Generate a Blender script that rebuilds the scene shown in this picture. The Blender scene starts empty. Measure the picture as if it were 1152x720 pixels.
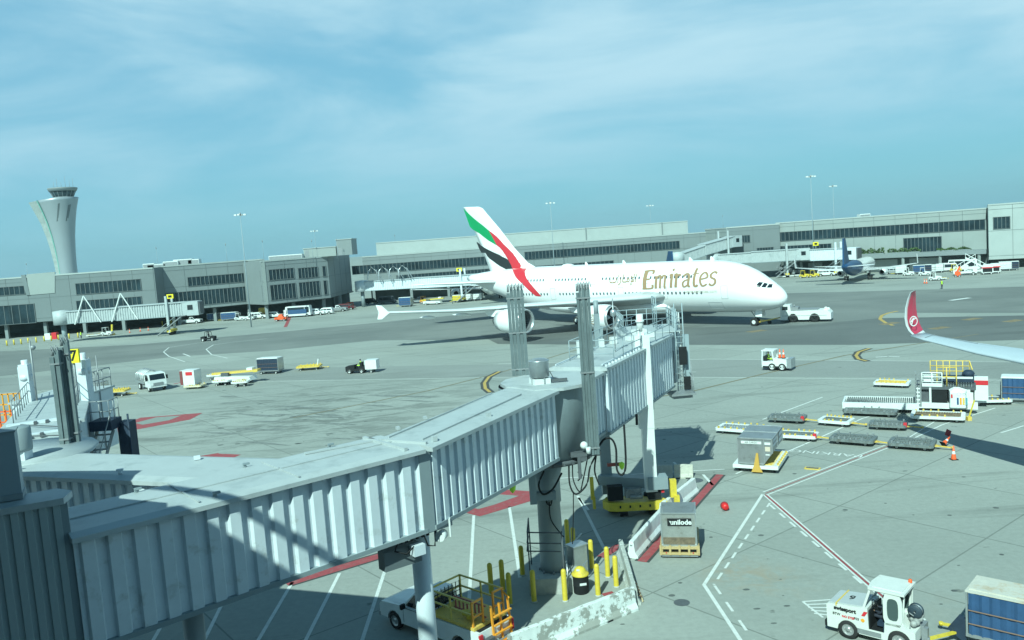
import bpy, bmesh, math, random
from math import sin, cos, pi, atan2, hypot, sqrt, degrees
from mathutils import Vector, Matrix
rad = math.radians
random.seed(7)
S = bpy.context.scene
COL = S.collection
# ---------------------------------------------------------------- camera
CF, CP, CR, CH = 935.0, rad(5.4), rad(4.1), 15.8
Fv = Vector((0, cos(CP), -sin(CP)))
U0 = Vector((0, sin(CP), cos(CP)))
R0 = Vector((1, 0, 0))
Rv = cos(CR)*R0 - sin(CR)*U0
Uv = sin(CR)*R0 + cos(CR)*U0
CAM = Vector((0, 0, CH))
cd = bpy.data.cameras.new('camera'); cam = bpy.data.objects.new('camera', cd); COL.objects.link(cam)
cam.matrix_world = Matrix(((Rv.x, Uv.x, -Fv.x, 0), (Rv.y, Uv.y, -Fv.y, 0), (Rv.z, Uv.z, -Fv.z, CH), (0, 0, 0, 1)))
cd.sensor_width = 36; cd.lens = CF/1152*36; cd.clip_end = 20000; cd.clip_start = .1
S.camera = cam
def ray(px, py): return Fv*CF + Rv*(px-576) + Uv*(360-py)
def Z(px, py, z=0):
    d = ray(px, py); t = (z-CH)/d.z
    return CAM + d*t
def AY(px, py, Y):
    d = ray(px, py); return CAM + d*(Y/d.y)
def PL(px, py, A, B):          # hit with the vertical plane through ground points A, B
    n = Vector((B[1]-A[1], -(B[0]-A[0]), 0)); d = ray(px, py)
    t = n.dot(Vector((A[0], A[1], 0))-Vector((0, 0, 0)))/n.dot(d)
    return CAM + d*t
def PR(P):
    d = Vector(P)-CAM; w = d.dot(Fv)
    return (576+CF*d.dot(Rv)/w, 360-CF*d.dot(Uv)/w)
# ---------------------------------------------------------------- materials
MATS = {}
def M(name, rgb, rough=.6, metal=0., var=.0, scale=3., bump=0., dirt=None, dscale=.6, dlo=.52, dhi=.68, spec=.5, coat=0):
    if name in MATS: return MATS[name]
    m = bpy.data.materials.new(name); m.use_nodes = True
    nt = m.node_tree; b = nt.nodes['Principled BSDF']
    b.inputs['Roughness'].default_value = rough; b.inputs['Metallic'].default_value = metal
    b.inputs['Specular IOR Level'].default_value = spec
    b.inputs['Coat Weight'].default_value = coat
    c = (*rgb, 1)
    b.inputs['Base Color'].default_value = c
    if var or bump or dirt:
        tc = nt.nodes.new('ShaderNodeTexCoord')
        n = nt.nodes.new('ShaderNodeTexNoise'); n.inputs['Scale'].default_value = scale; n.inputs['Detail'].default_value = 6; n.inputs['Roughness'].default_value = .65
        nt.links.new(tc.outputs['Object'], n.inputs['Vector'])
        mr = nt.nodes.new('ShaderNodeMapRange'); mr.inputs[1].default_value = .3; mr.inputs[2].default_value = .7
        mr.inputs[3].default_value = 1-var; mr.inputs[4].default_value = 1+var
        nt.links.new(n.outputs[0], mr.inputs[0])
        mx = nt.nodes.new('ShaderNodeVectorMath'); mx.operation = 'SCALE'; mx.inputs[0].default_value = rgb
        nt.links.new(mr.outputs[0], mx.inputs['Scale'])
        out = mx.outputs[0]
        if dirt:
            n2 = nt.nodes.new('ShaderNodeTexNoise'); n2.inputs['Scale'].default_value = dscale; n2.inputs['Detail'].default_value = 9; n2.inputs['Roughness'].default_value = .72
            nt.links.new(tc.outputs['Object'], n2.inputs['Vector'])
            r2 = nt.nodes.new('ShaderNodeMapRange'); r2.inputs[1].default_value = dlo; r2.inputs[2].default_value = dhi
            nt.links.new(n2.outputs[0], r2.inputs[0])
            mm = nt.nodes.new('ShaderNodeMix'); mm.data_type = 'RGBA'
            nt.links.new(r2.outputs[0], mm.inputs['Factor']); nt.links.new(out, mm.inputs['A']); mm.inputs['B'].default_value = (*dirt, 1)
            out = mm.outputs['Result']
        nt.links.new(out, b.inputs['Base Color'])
        if bump:
            bp = nt.nodes.new('ShaderNodeBump'); bp.inputs['Strength'].default_value = bump; bp.inputs['Distance'].default_value = .02
            nt.links.new(n.outputs[0], bp.inputs['Height']); nt.links.new(bp.outputs[0], b.inputs['Normal'])
    MATS[name] = m; return m
# ---------------------------------------------------------------- mesh builder
class MB:
    def __init__(s, world=False): s.v = []; s.f = []; s.sm = []; s.world = world; s.T = None
    def add(s, pts, faces, smooth=False):
        o = len(s.v)
        if s.T is not None: pts = [s.T @ Vector(p) for p in pts]
        s.v += [tuple(p) for p in pts]
        for f in faces: s.f.append([o+i for i in f]); s.sm.append(smooth)
        return s
    def poly(s, *pts): return s.add(pts, [list(range(len(pts)))])
    def box(s, c, d, rz=0, ry=0):
        x, y, z = d[0]/2, d[1]/2, d[2]/2; m = Matrix.Rotation(rz, 3, 'Z') @ Matrix.Rotation(ry, 3, 'Y'); c = Vector(c)
        P = [c + m @ Vector((a*x, b*y, e*z)) for a in (-1, 1) for b in (-1, 1) for e in (-1, 1)]
        return s.add(P, [(0, 1, 3, 2), (4, 6, 7, 5), (0, 4, 5, 1), (2, 3, 7, 6), (0, 2, 6, 4), (1, 5, 7, 3)])
    def bx(s, x0, x1, y0, y1, z0, z1): return s.box(((x0+x1)/2, (y0+y1)/2, (z0+z1)/2), (abs(x1-x0), abs(y1-y0), abs(z1-z0)))
    def bar(s, p, q, w, h=None, up=(0, 0, 1)):
        p, q = Vector(p), Vector(q); h = h or w; d = (q-p).normalized(); u = Vector(up)
        if abs(d.dot(u)) > .95: u = Vector((1, 0, 0))
        a = d.cross(u).normalized(); b = a.cross(d)
        P = [e + a*(i*w/2) + b*(j*h/2) for e in (p, q) for i, j in ((-1, -1), (1, -1), (1, 1), (-1, 1))]
        return s.add(P, [(3, 2, 1, 0), (4, 5, 6, 7), (0, 1, 5, 4), (1, 2, 6, 5), (2, 3, 7, 6), (3, 0, 4, 7)])
    def cyl(s, p, q, r, r2=None, n=12, caps=True):
        p, q = Vector(p), Vector(q); r2 = r if r2 is None else r2; d = (q-p).normalized()
        u = Vector((0, 0, 1)) if abs(d.z) < .9 else Vector((1, 0, 0)); a = d.cross(u).normalized(); b = a.cross(d)
        P = []
        for e, rr in ((p, r), (q, r2)):
            for i in range(n):
                t = 2*pi*i/n; P.append(e+a*cos(t)*rr+b*sin(t)*rr)
        s.add(P, [(i, (i+1) % n, n+(i+1) % n, n+i) for i in range(n)], True)
        if caps: s.add(P[:n], [list(range(n))[::-1]]); s.add(P[n:], [list(range(n))])
        return s
    def tube(s, pts, r, n=6):
        pts = [Vector(p) for p in pts]; L = len(pts); P = []
        for k, p in enumerate(pts):
            d = (pts[min(k+1, L-1)]-pts[max(k-1, 0)]).normalized()
            u = Vector((0, 0, 1)) if abs(d.z) < .9 else Vector((1, 0, 0)); a = d.cross(u).normalized(); b = a.cross(d)
            for i in range(n): t = 2*pi*i/n; P.append(p+a*cos(t)*r+b*sin(t)*r)
        F = [(k*n+i, k*n+(i+1) % n, (k+1)*n+(i+1) % n, (k+1)*n+i) for k in range(L-1) for i in range(n)]
        return s.add(P, F, True)
    def lathe(s, prof, c=(0, 0, 0), axis='Z', n=24):
        c = Vector(c); P = []
        for (r, h) in prof:
            for i in range(n):
                t = 2*pi*i/n; x, y = r*cos(t), r*sin(t)
                P.append(c + (Vector((x, y, h)) if axis == 'Z' else Vector((h, x, y)) if axis == 'X' else Vector((y, h, x))))
        F = [(k*n+i, k*n+(i+1) % n, (k+1)*n+(i+1) % n, (k+1)*n+i) for k in range(len(prof)-1) for i in range(n)]
        s.add(P, F, True); return s
    def prism(s, poly, z0, z1):
        n = len(poly); P = [(x, y, z0) for x, y in poly]+[(x, y, z1) for x, y in poly]
        return s.add(P, [list(range(n))[::-1], list(range(n, 2*n))]+[(i, (i+1) % n, n+(i+1) % n, n+i) for i in range(n)])
    def prismY(s, poly, y0, y1, inset=0):
        n = len(poly); P = [(x, y0, z) for x, z in poly]+[(x, y1, z) for x, z in poly]
        return s.add(P, [list(range(n)), list(range(n, 2*n))[::-1]]+[(i, n+i, n+(i+1) % n, (i+1) % n) for i in range(n)])
    def loft(s, rings, closed=True, capends=True, smooth=True):
        n = len(rings[0]); P = [p for r in rings for p in r]
        F = []
        for k in range(len(rings)-1):
            for i in range(n if closed else n-1):
                F.append((k*n+i, k*n+(i+1) % n, (k+1)*n+(i+1) % n, (k+1)*n+i))
        s.add(P, F, smooth)
        if capends: s.add(rings[0], [list(range(n))[::-1]]); s.add(rings[-1], [list(range(n))])
        return s
    def sphere(s, c, r, n=12, m=8, sz=1.):
        return s.lathe([(max(r*sin(pi*k/m), 1e-4), -r*cos(pi*k/m)*sz) for k in range(m+1)], c, 'Z', n)
    def build(s, name, mat, parent=None, smooth=None):
        if name in SPLIT:
            comps = s.pieces()
            if 1 < len(comps) <= 40:
                o = None
                for c in comps: o = c.build1(name, mat, parent, smooth)
                return o
        return s.build1(name, mat, parent, smooth)
    def pieces(s):
        par = list(range(len(s.v)))
        def find(i):
            while par[i] != i: par[i] = par[par[i]]; i = par[i]
            return i
        for f in s.f:
            for i in f[1:]: par[find(i)] = find(f[0])
        key = {}
        for i, v in enumerate(s.v):      # coincident vertices belong together
            k = (round(v[0], 4), round(v[1], 4), round(v[2], 4))
            if k in key: par[find(i)] = find(key[k])
            else: key[k] = i
        gr = {}
        for f, q in zip(s.f, s.sm): gr.setdefault(find(f[0]), []).append((f, q))
        out = []
        for fl in gr.values():
            m = MB(s.world); ix = {}
            for f, q in fl:
                for i in f:
                    if i not in ix: ix[i] = len(m.v); m.v.append(s.v[i])
                m.f.append([ix[i] for i in f]); m.sm.append(q)
            out.append(m)
        return out
    def build1(s, name, mat, parent=None, smooth=None):
        me = bpy.data.meshes.new(name); V = s.v
        if s.world and parent is not None:
            r = parent; loc = Vector(parent.location)
            while r.parent: r = r.parent; loc += Vector(r.location)
            V = [(a-loc.x, b-loc.y, c-loc.z) for a, b, c in V]
        me.from_pydata(V, [], s.f); me.materials.append(mat)
        me.polygons.foreach_set('use_smooth', [smooth if smooth is not None else q for q in s.sm])
        bm = bmesh.new(); bm.from_mesh(me); bmesh.ops.remove_doubles(bm, verts=bm.verts, dist=1e-5)
        bmesh.ops.recalc_face_normals(bm, faces=bm.faces); bm.to_mesh(me); bm.free(); me.update()
        o = bpy.data.objects.new(name, me); COL.objects.link(o)
        if parent is not None: o.parent = parent
        return o
def W(): return MB(True)
SPLIT = {'cockpit_windows', 'pulley_head', 'rear_pillar', 'drive_crossbeam', 'edge_trim', 'edge_stop', 'cable_carrier_arm', 'hanging_bracket', 'roof_pipe', 'corner_post', 'roof_equipment', 'roof_fitting', 'drive_motor_housing', 'hanging_cable', 'section_collar', 'bumper_post', 'hoop', 'black_signal_box', 'roller_pair', 'stacked_equipment', 'gear_door', 'foot', 'front_pillar', 'aerial_pole', 'gauge', 'slot_window', 'white_lamp_globe', 'headframe_arm'}
def tag(o, label=None, cat=None, group=None, kind=None):
    if label: o['label'] = label
    if cat: o['category'] = cat
    if group: o['group'] = group
    if kind: o['kind'] = kind
    return o
def thing(name, label, cat, loc=(0, 0, 0), rz=0, group=None):
    o = bpy.data.objects.new(name, None); COL.objects.link(o); o.location = loc; o.rotation_euler = (0, 0, rz)
    o.empty_display_size = .2
    return tag(o, label, cat, group)
def copy_tree(o, loc=None, rz=None, label=None, parent=None):
    c = o.copy(); COL.objects.link(c); c.parent = parent
    if loc is not None: c.location = loc
    if rz is not None: c.rotation_euler = (0, 0, rz)
    if label: c['label'] = label
    for ch in o.children: copy_tree(ch, parent=c)
    return c
def struct(name, mb, mat): return tag(mb.build(name, mat), kind='structure')
def textmesh(txt, size=1., ext=0.0, bold=0.0, align='CENTER', sx=1.):
    cu = bpy.data.curves.new('lettering', 'FONT'); cu.body = txt; cu.size = size; cu.offset = bold; cu.extrude = ext; cu.align_x = align; cu.align_y = 'CENTER'
    cu.resolution_u = 3
    o = bpy.data.objects.new('lettering', cu); COL.objects.link(o)
    dg = bpy.context.evaluated_depsgraph_get(); me = bpy.data.meshes.new_from_object(o.evaluated_get(dg))
    V = [Vector((v.co.x*sx, v.co.y, v.co.z)) for v in me.vertices]; Fc = [tuple(p.vertices) for p in me.polygons]
    bpy.data.objects.remove(o); bpy.data.curves.remove(cu); bpy.data.meshes.remove(me)
    return V, Fc
def lettering(parent, txt, o, ex, ey, size, mat, name='lettering', bold=0., sx=1., world=False):
    V, Fc = textmesh(txt, size, 0, bold, sx=sx); o, ex, ey = Vector(o), Vector(ex).normalized(), Vector(ey).normalized()
    mb = MB(world); mb.add([o+ex*v.x+ey*v.y for v in V], Fc)
    return mb.build(name, mat, parent)
def rzof(a, b): return atan2(b[1]-a[1], b[0]-a[0])
# ---- palette
white = M('white_paint', (.70, .73, .72), .35, var=.05, scale=2, coat=.2)
whited = M('worn_white_paint', (.68, .70, .68), .5, var=.08, scale=3, dirt=(.35, .34, .30), dscale=3, dlo=.58, dhi=.75)
air_white = M('airliner_white_paint', (.84, .85, .85), .22, coat=.4, var=.015, scale=.6)
air_grey = M('airliner_grey_paint', (.42, .45, .47), .35, var=.05, scale=.5)
dark = M('dark_glass', (.015, .022, .028), .12, spec=.7)
glass = M('window_glass', (.018, .035, .045), .3, spec=.25, var=.5, scale=.35)
tyre = M('tyre_rubber', (.022, .022, .023), .85, var=.2, scale=8)
rimm = M('wheel_rim', (.45, .46, .46), .4, .6)
blackm = M('black_metal', (.018, .02, .022), .7, var=.2, spec=.2)
dgrey = M('dark_grey_metal', (.09, .1, .11), .6, var=.15, scale=4)
mgrey = M('grey_metal', (.28, .30, .31), .5, .3, var=.12, scale=4)
galv = M('galvanised_steel', (.5, .53, .54), .38, .75, var=.14, scale=3)
rollm = M('dolly_steel', (.22, .25, .25), .55, .45, var=.3, scale=6, dirt=(.14, .11, .08), dscale=4)
yellow = M('yellow_paint', (.66, .50, .05), .5, var=.12, scale=5, dirt=(.36, .28, .10), dscale=3.5, dlo=.56, dhi=.72)
yellow2 = M('worn_yellow_paint', (.72, .50, .10), .55, var=.15, scale=5, dirt=(.25, .18, .08), dscale=5)
orange = M('orange_paint', (.80, .33, .03), .45, var=.08)
ored = M('orange_plastic', (.85, .12, .03), .5, var=.06)
red = M('red_paint', (.62, .03, .04), .45, var=.05)
blue = M('blue_paint', (.03, .085, .19), .5, var=.1)
navy = M('navy_canvas', (.018, .035, .065), .7, var=.2, scale=4)
hiviz = M('lime_vest', (.50, .85, .06), .7)
skin = M('skin', (.35, .2, .13), .6)
cloth_d = M('dark_cloth', (.02, .025, .04), .8)
bridge_w = M('bridge_paint', (.63, .69, .73), .42, .0, var=.05, scale=1.5, dirt=(.40, .42, .40), dscale=1.4, dlo=.56, dhi=.74)
bridge_r = M('bridge_roof_paint', (.42, .46, .47), .5, var=.05, scale=1.2, dirt=(.30, .34, .35), dscale=1.0, dlo=.52, dhi=.72, bump=.15)
bridge_g = M('bridge_grey_paint', (.24, .29, .31), .5, var=.05, scale=2)
conc = M('barrier_concrete', (.40, .41, .38), .85, var=.14, scale=5, bump=.5)
concp = M('peeling_white_concrete', (.66, .70, .68), .8, var=.06, scale=6, bump=.4, dirt=(.30, .31, .28), dscale=1.6, dlo=.49, dhi=.53)
# ---------------------------------------------------------------- light and sky
SAZ, SEL = 21, 43      # direction the light travels (azimuth from +Y) and elevation
wd = bpy.data.worlds.new("World"); S.world = wd; wd.use_nodes = True
nt = wd.node_tree; bg = nt.nodes['Background']
sky = nt.nodes.new('ShaderNodeTexSky'); sky.sky_type = 'NISHITA'; sky.sun_disc = False
sky.sun_elevation = rad(SEL); sky.sun_rotation = rad(180+SAZ); sky.air_density = 1.2; sky.dust_density = .6; sky.ozone_density = 1.5
tint = nt.nodes.new('ShaderNodeMix'); tint.data_type = 'RGBA'; tint.blend_type = 'MULTIPLY'; tint.inputs['Factor'].default_value = 1
tint.inputs['B'].default_value = (.35, .95, .85, 1); nt.links.new(sky.outputs[0], tint.inputs['A'])
base = nt.nodes.new('ShaderNodeMix'); base.data_type = 'RGBA'; base.inputs['Factor'].default_value = .8
nt.links.new(tint.outputs['Result'], base.inputs['A']); GR = nt.nodes.new('ShaderNodeMix'); GR.data_type = 'RGBA'; GR.inputs['A'].default_value = (1.95, 4.4, 6.15, 1); GR.inputs['B'].default_value = (.05, .75, 1.65, 1); nt.links.new(GR.outputs['Result'], base.inputs['B'])
tc = nt.nodes.new('ShaderNodeTexCoord'); mp = nt.nodes.new('ShaderNodeMapping'); mp.inputs['Scale'].default_value = (1.0, 1.0, 4.2); mp.inputs['Rotation'].default_value = (.0, rad(6), rad(20))
nt.links.new(tc.outputs['Generated'], mp.inputs['Vector'])
n1 = nt.nodes.new('ShaderNodeTexNoise'); n1.inputs['Scale'].default_value = 2.1; n1.inputs['Detail'].default_value = 9; n1.inputs['Roughness'].default_value = .56; n1.inputs['Distortion'].default_value = .35
nt.links.new(mp.outputs[0], n1.inputs['Vector'])
r1 = nt.nodes.new('ShaderNodeMapRange'); r1.interpolation_type = 'SMOOTHSTEP'; r1.inputs[1].default_value = .34; r1.inputs[2].default_value = .68; r1.inputs[3].default_value = 0; r1.inputs[4].default_value = 1.0
nt.links.new(n1.outputs[0], r1.inputs[0])
sep = nt.nodes.new('ShaderNodeSeparateXYZ'); nt.links.new(tc.outputs['Generated'], sep.inputs[0])
r2 = nt.nodes.new('ShaderNodeMapRange'); r2.interpolation_type = 'SMOOTHSTEP'; r2.inputs[1].default_value = .0; r2.inputs[2].default_value = .20; r2.inputs[3].default_value = .12; r2.inputs[4].default_value = 1
nt.links.new(sep.outputs['Z'], r2.inputs[0])
mu = nt.nodes.new('ShaderNodeMath'); mu.operation = 'MULTIPLY'; nt.links.new(r1.outputs[0], mu.inputs[0]); nt.links.new(r2.outputs[0], mu.inputs[1])
cl = nt.nodes.new('ShaderNodeMix'); cl.data_type = 'RGBA'; cl.inputs['B'].default_value = (4.0, 6.3, 7.3, 1)
nt.links.new(mu.outputs[0], cl.inputs['Factor']); nt.links.new(base.outputs['Result'], cl.inputs['A'])
nt.links.new(cl.outputs['Result'], bg.inputs['Color']); bg.inputs['Strength'].default_value = .1
rz_ = nt.nodes.new('ShaderNodeMapRange'); rz_.interpolation_type = 'SMOOTHSTEP'; rz_.inputs[1].default_value = .36; rz_.inputs[2].default_value = .72; nt.links.new(sep.outputs['Z'], rz_.inputs[0]); nt.links.new(rz_.outputs[0], GR.inputs['Factor'])
r3 = nt.nodes.new('ShaderNodeMath'); r3.operation = 'SUBTRACT'; r3.inputs[0].default_value = 1; nt.links.new(rz_.outputs[0], r3.inputs[1]); m3 = nt.nodes.new('ShaderNodeMath'); m3.operation = 'MULTIPLY'; nt.links.new(mu.outputs[0], m3.inputs[0]); nt.links.new(r3.outputs[0], m3.inputs[1]); nt.links.new(m3.outputs[0], cl.inputs['Factor'])
sl = bpy.data.lights.new('sun', 'SUN'); sl.energy = 5.0; sl.angle = rad(.53); sl.color = (.74, 1.0, .90)
so = bpy.data.objects.new('sun', sl); COL.objects.link(so)
SD = Vector((sin(rad(SAZ))*cos(rad(SEL)), cos(rad(SAZ))*cos(rad(SEL)), -sin(rad(SEL))))
so.rotation_euler = SD.to_track_quat('-Z', 'Y').to_euler(); so.location = (0, 0, 60)
S.view_settings.view_transform = 'Standard'; S.view_settings.look = 'None'; S.view_settings.exposure = .31; S.view_settings.gamma = 1
# ---------------------------------------------------------------- ground
def ground_mat(name, rgb, rgb2, joint=None, stain=(.10, .11, .10), sa=(.56, .72), streak=True):
    m = bpy.data.materials.new(name); m.use_nodes = True; nt = m.node_tree; b = nt.nodes['Principled BSDF']; b.inputs['Roughness'].default_value = .85
    N = nt.nodes.new; L = nt.links.new
    tc = N('ShaderNodeTexCoord'); P = tc.outputs['Object']
    def noise(scale, det=5, ro=.6, vec=P, dist=0):
        n = N('ShaderNodeTexNoise'); n.inputs['Scale'].default_value = scale; n.inputs['Detail'].default_value = det; n.inputs['Roughness'].default_value = ro; n.inputs['Distortion'].default_value = dist
        L(vec, n.inputs['Vector']); return n.outputs[0]
    def mrange(x, a, b_, c=0., d=1.):
        r = N('ShaderNodeMapRange'); r.inputs[1].default_value = a; r.inputs[2].default_value = b_; r.inputs[3].default_value = c; r.inputs[4].default_value = d; L(x, r.inputs[0]); return r.outputs[0]
    def mix(f, a, b_):
        x = N('ShaderNodeMix'); x.data_type = 'RGBA'
        L(f, x.inputs['Factor'])
        for s_, v in (('A', a), ('B', b_)):
            if isinstance(v, tuple): x.inputs[s_].default_value = (*v, 1)
            else: L(v, x.inputs[s_])
        return x.outputs['Result']
    def math_(op, a, b_=None):
        x = N('ShaderNodeMath'); x.operation = op
        for i, v in enumerate((a, b_)):
            if v is None: continue
            if isinstance(v, (int, float)): x.inputs[i].default_value = v
            else: L(v, x.inputs[i])
        return x.outputs[0]
    c = mix(mrange(noise(.045, 6), .38, .62), rgb, rgb2)
    # per-slab tone and joints in two directions
    if joint:
        def proj(ang):
            d = N('ShaderNodeVectorMath'); d.operation = 'DOT_PRODUCT'; L(P, d.inputs[0]); d.inputs[1].default_value = (sin(rad(ang)), cos(rad(ang)), 0); return d.outputs['Value']
        u = math_('DIVIDE', math_('ADD', proj(142), 1.7), 7.6); v = math_('DIVIDE', math_('ADD', proj(52+180), 3.1), 7.6)
        fu, fv = math_('FRACT', u), math_('FRACT', v)
        du = math_('ABSOLUTE', math_('SUBTRACT', fu, .5)); dv = math_('ABSOLUTE', math_('SUBTRACT', fv, .5))
        j = mrange(math_('MAXIMUM', du, dv), .4935, .4965)
        cb = N('ShaderNodeCombineXYZ'); L(math_('FLOOR', u), cb.inputs[0]); L(math_('FLOOR', v), cb.inputs[1])
        wn = N('ShaderNodeTexWhiteNoise'); wn.noise_dimensions = '2D'; L(cb.outputs[0], wn.inputs['Vector'])
        tone = mrange(wn.outputs[0], 0, 1, .955, 1.04)
        sc = N('ShaderNodeVectorMath'); sc.operation = 'SCALE'; L(c, sc.inputs[0]); L(tone, sc.inputs['Scale']); c = sc.outputs[0]
        c = mix(math_('MULTIPLY', j, .6), c, joint)
    fine = mrange(noise(3.2, 8, .7), .25, .75, .88, 1.12)
    sc = N('ShaderNodeVectorMath'); sc.operation = 'SCALE'; L(c, sc.inputs[0]); L(fine, sc.inputs['Scale']); c = sc.outputs[0]
    # long tyre streaks and small oil spots
    mp = N('ShaderNodeMapping'); mp.inputs['Scale'].default_value = (.035, .30, 1); mp.inputs['Rotation'].default_value = (0, 0, rad(24)); L(P, mp.inputs['Vector'])
    c = mix(math_('MULTIPLY', mrange(noise(1.0, 8, .7, mp.outputs[0], .6), .54, .72), .55), c, stain)
    spots = math_('MULTIPLY', mrange(noise(1.15, 3, .5), .70, .76), .7)
    c = mix(spots, c, stain)
    # dark rubber area on the left apron
    mp2 = N('ShaderNodeMapping'); mp2.inputs['Scale'].default_value = (.07, .22, 1); mp2.inputs['Rotation'].default_value = (0, 0, rad(-30)); L(P, mp2.inputs['Vector'])
    dd = N('ShaderNodeVectorMath'); dd.operation = 'DISTANCE'; L(P, dd.inputs[0]); dd.inputs[1].default_value = (-20, 84, 0)
    near = mrange(dd.outputs['Value'], 4, 26, 1, 0)
    c = mix(math_('MULTIPLY', math_('MULTIPLY', mrange(noise(2.4, 8, .72, mp2.outputs[0], .8), .48, .60), near), .75), c, stain)
    if joint:
        for cx_, cy_, r0, r1, amt, colr in ((9.6, 36.6, .3, 2.6, .55, (.33, .235, .15)), (11.2, 35.2, .2, 2.0, .35, (.34, .27, .19)), (17.5, 31.5, .2, 3.0, .3, (.30, .27, .21)), (-40, 160, 3, 16, .35, (.24, .20, .16))):
            d2 = N('ShaderNodeVectorMath'); d2.operation = 'DISTANCE'; L(P, d2.inputs[0]); d2.inputs[1].default_value = (cx_, cy_, 0)
            m_ = math_('MULTIPLY', mrange(d2.outputs['Value'], r0, r1, 1, 0), mrange(noise(1.1 if r1 < 5 else .2, 6, .7, mp2.outputs[0] if r1 > 5 else P, .6), .42, .62)); c = mix(math_('MULTIPLY', m_, amt), c, colr)
    L(c, b.inputs['Base Color'])
    bp = N('ShaderNodeBump'); bp.inputs['Strength'].default_value = .25; bp.inputs['Distance'].default_value = .01; L(noise(9, 6, .7), bp.inputs['Height']); L(bp.outputs[0], b.inputs['Normal'])
    return m
m_conc = ground_mat('apron_concrete', (.275, .295, .272), (.315, .335, .308), (.10, .11, .10))
m_asph = ground_mat('taxiway_asphalt', (.150, .162, .155), (.20, .212, .20), None, stain=(.065, .07, .068))
m_asph2 = ground_mat('dark_asphalt', (.105, .115, .113), (.14, .15, .145), None, stain=(.055, .06, .06))
m_asph3 = ground_mat('road_asphalt', (.225, .24, .225), (.26, .275, .26), None, stain=(.13, .135, .13))
g = MB(); R_ = 3000
g.poly((-R_, -R_, 0), (R_, -R_, 0), (R_, R_, 0), (-R_, R_, 0)); struct('ground', g, m_conc)
def sheet(name, pts, z, mat, pix=True):
    g = MB(); g.poly(*[(*(Z(*p)[:2] if pix else p), z) for p in pts]); return struct(name, g, mat)
# taxiway asphalt behind the airliner, the dark strip and the service road (ground polygons)
sheet('taxiway_pavement', [(-60, 398), (150, 388), (330, 372), (560, 350), (800, 341), (950, 331), (1300, 326), (1300, 352), (1000, 352), (950, 382), (700, 381), (420, 383), (300, 395), (200, 401), (-60, 430)], .004, m_asph)
sheet('dark_taxiway_pavement', [(540, 377), (600, 371), (660, 371), (900, 366), (990, 358), (1300, 352), (1300, 378), (960, 388), (700, 388), (560, 387)], .008, m_asph2)
sheet('far_taxiway_pavement', [(880, 330), (1000, 327), (1300, 318), (1300, 333), (1000, 341), (870, 343)], .008, m_asph)
sheet('service_road', [(-60, 428), (200, 416), (560, 410), (800, 404.5), (1300, 409), (1300, 428), (960, 424), (800, 424), (560, 424), (200, 430), (-60, 445)], .004, m_asph3)
paint_w = M('white_marking', (.62, .64, .62), .8, var=.12, scale=6, dirt=(.40, .41, .38), dscale=3, dlo=.55, dhi=.7)
paint_r = M('red_marking', (.33, .06, .07), .8, var=.15, scale=4, dirt=(.26, .14, .13), dscale=3)
paint_y = M('yellow_marking', (.50, .33, .09), .8, var=.15, scale=4, dirt=(.28, .22, .12), dscale=2)
paint_k = M('black_marking', (.06, .062, .06), .8, var=.2)
paint_t = M('faded_taxi_line', (.20, .17, .11), .8, var=.2, scale=2)
paint_o = M('ochre_patch', (.22, .17, .10), .85, var=.3, scale=1)
MK = {}; M('grey_patch', (.24, .26, .24), .85, var=.12, scale=3)
def mk(mat, key):
    if key not in MK: MK[key] = (MB(), mat)
    return MK[key][0]
def line(key, mat, a, b, w, z, pix=True):
    A = Z(*a) if pix else Vector((*a, 0)); B = Z(*b) if pix else Vector((*b, 0)); d = (B-A).normalized(); n = Vector((-d.y, d.x, 0))*w/2
    mk(mat, key).poly(*[(p.x, p.y, z) for p in (A-n, B-n, B+n, A+n)])
def pline(key, mat, pts, w, z):
    P = [Z(*p) for p in pts]
    for i, (a, b) in enumerate(zip(P, P[1:])):
        d = (b-a).normalized(); n = Vector((-d.y, d.x, 0))*w/2; e = d*w*.5
        mk(mat, key).poly(*[(p.x, p.y, z+.0007*(i % 2)) for p in (a-n, b+e-n, b+e+n, a+n)])
def dashed(key, mat, a, b, w, on, off, z, sh=0):
    A, B = Z(*a), Z(*b); d = (B-A).normalized(); L_ = (B-A).length; n = Vector((-d.y, d.x, 0)); t = 0
    while t < L_:
        p, q = A+d*t+n*sh, A+d*min(t+on, L_)+n*sh; mk(mat, key).poly(*[(v.x, v.y, z) for v in (p-n*w/2, q-n*w/2, q+n*w/2, p+n*w/2)]); t += on+off
W_ = 'white_road_markings'; Rk = 'red_road_markings'; Yk = 'yellow_road_markings'
# stand boundary: white - red - white diagonal, outer white lines, dashed inner lines
line('red_road_line', paint_r, (861, 556.5), (1010, 686), .10, .010)
for q, w in ((-.12, .09), (.12, .09)):
    A, B = Z(861, 556.5), Z(1010, 686); d = (B-A).normalized(); n = Vector((-d.y, d.x, 0))*q
    a, b = A+n, B+n; line(W_, paint_w, a[:2], b[:2], w, .010, False)
pline(W_, paint_w, [(1010, 495.5), (859, 553.5)], .10, .010)
line('red_boundary_road_line', paint_r, (1011, 497.2), (861, 555.2), .07, .009)
pline(W_, paint_w, [(1120, 459), (1060, 478), (1013, 500.5)], .13, .012)
pline(W_, paint_w, [(1100, 459), (1052, 474), (1012, 499), (863, 557)], .10, .012)
pline(W_, paint_w, [(858, 556), (792, 658), (838, 728)], .16, .010)
dashed(W_, paint_w, (866, 566), (803, 658), .12, .75, .55, .010)
dashed(W_, paint_w, (804, 659), (850, 724), .12, .9, .8, .010)
dashed(W_, paint_w, (866, 568), (970, 657), .13, .8, .65, .010)
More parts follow.
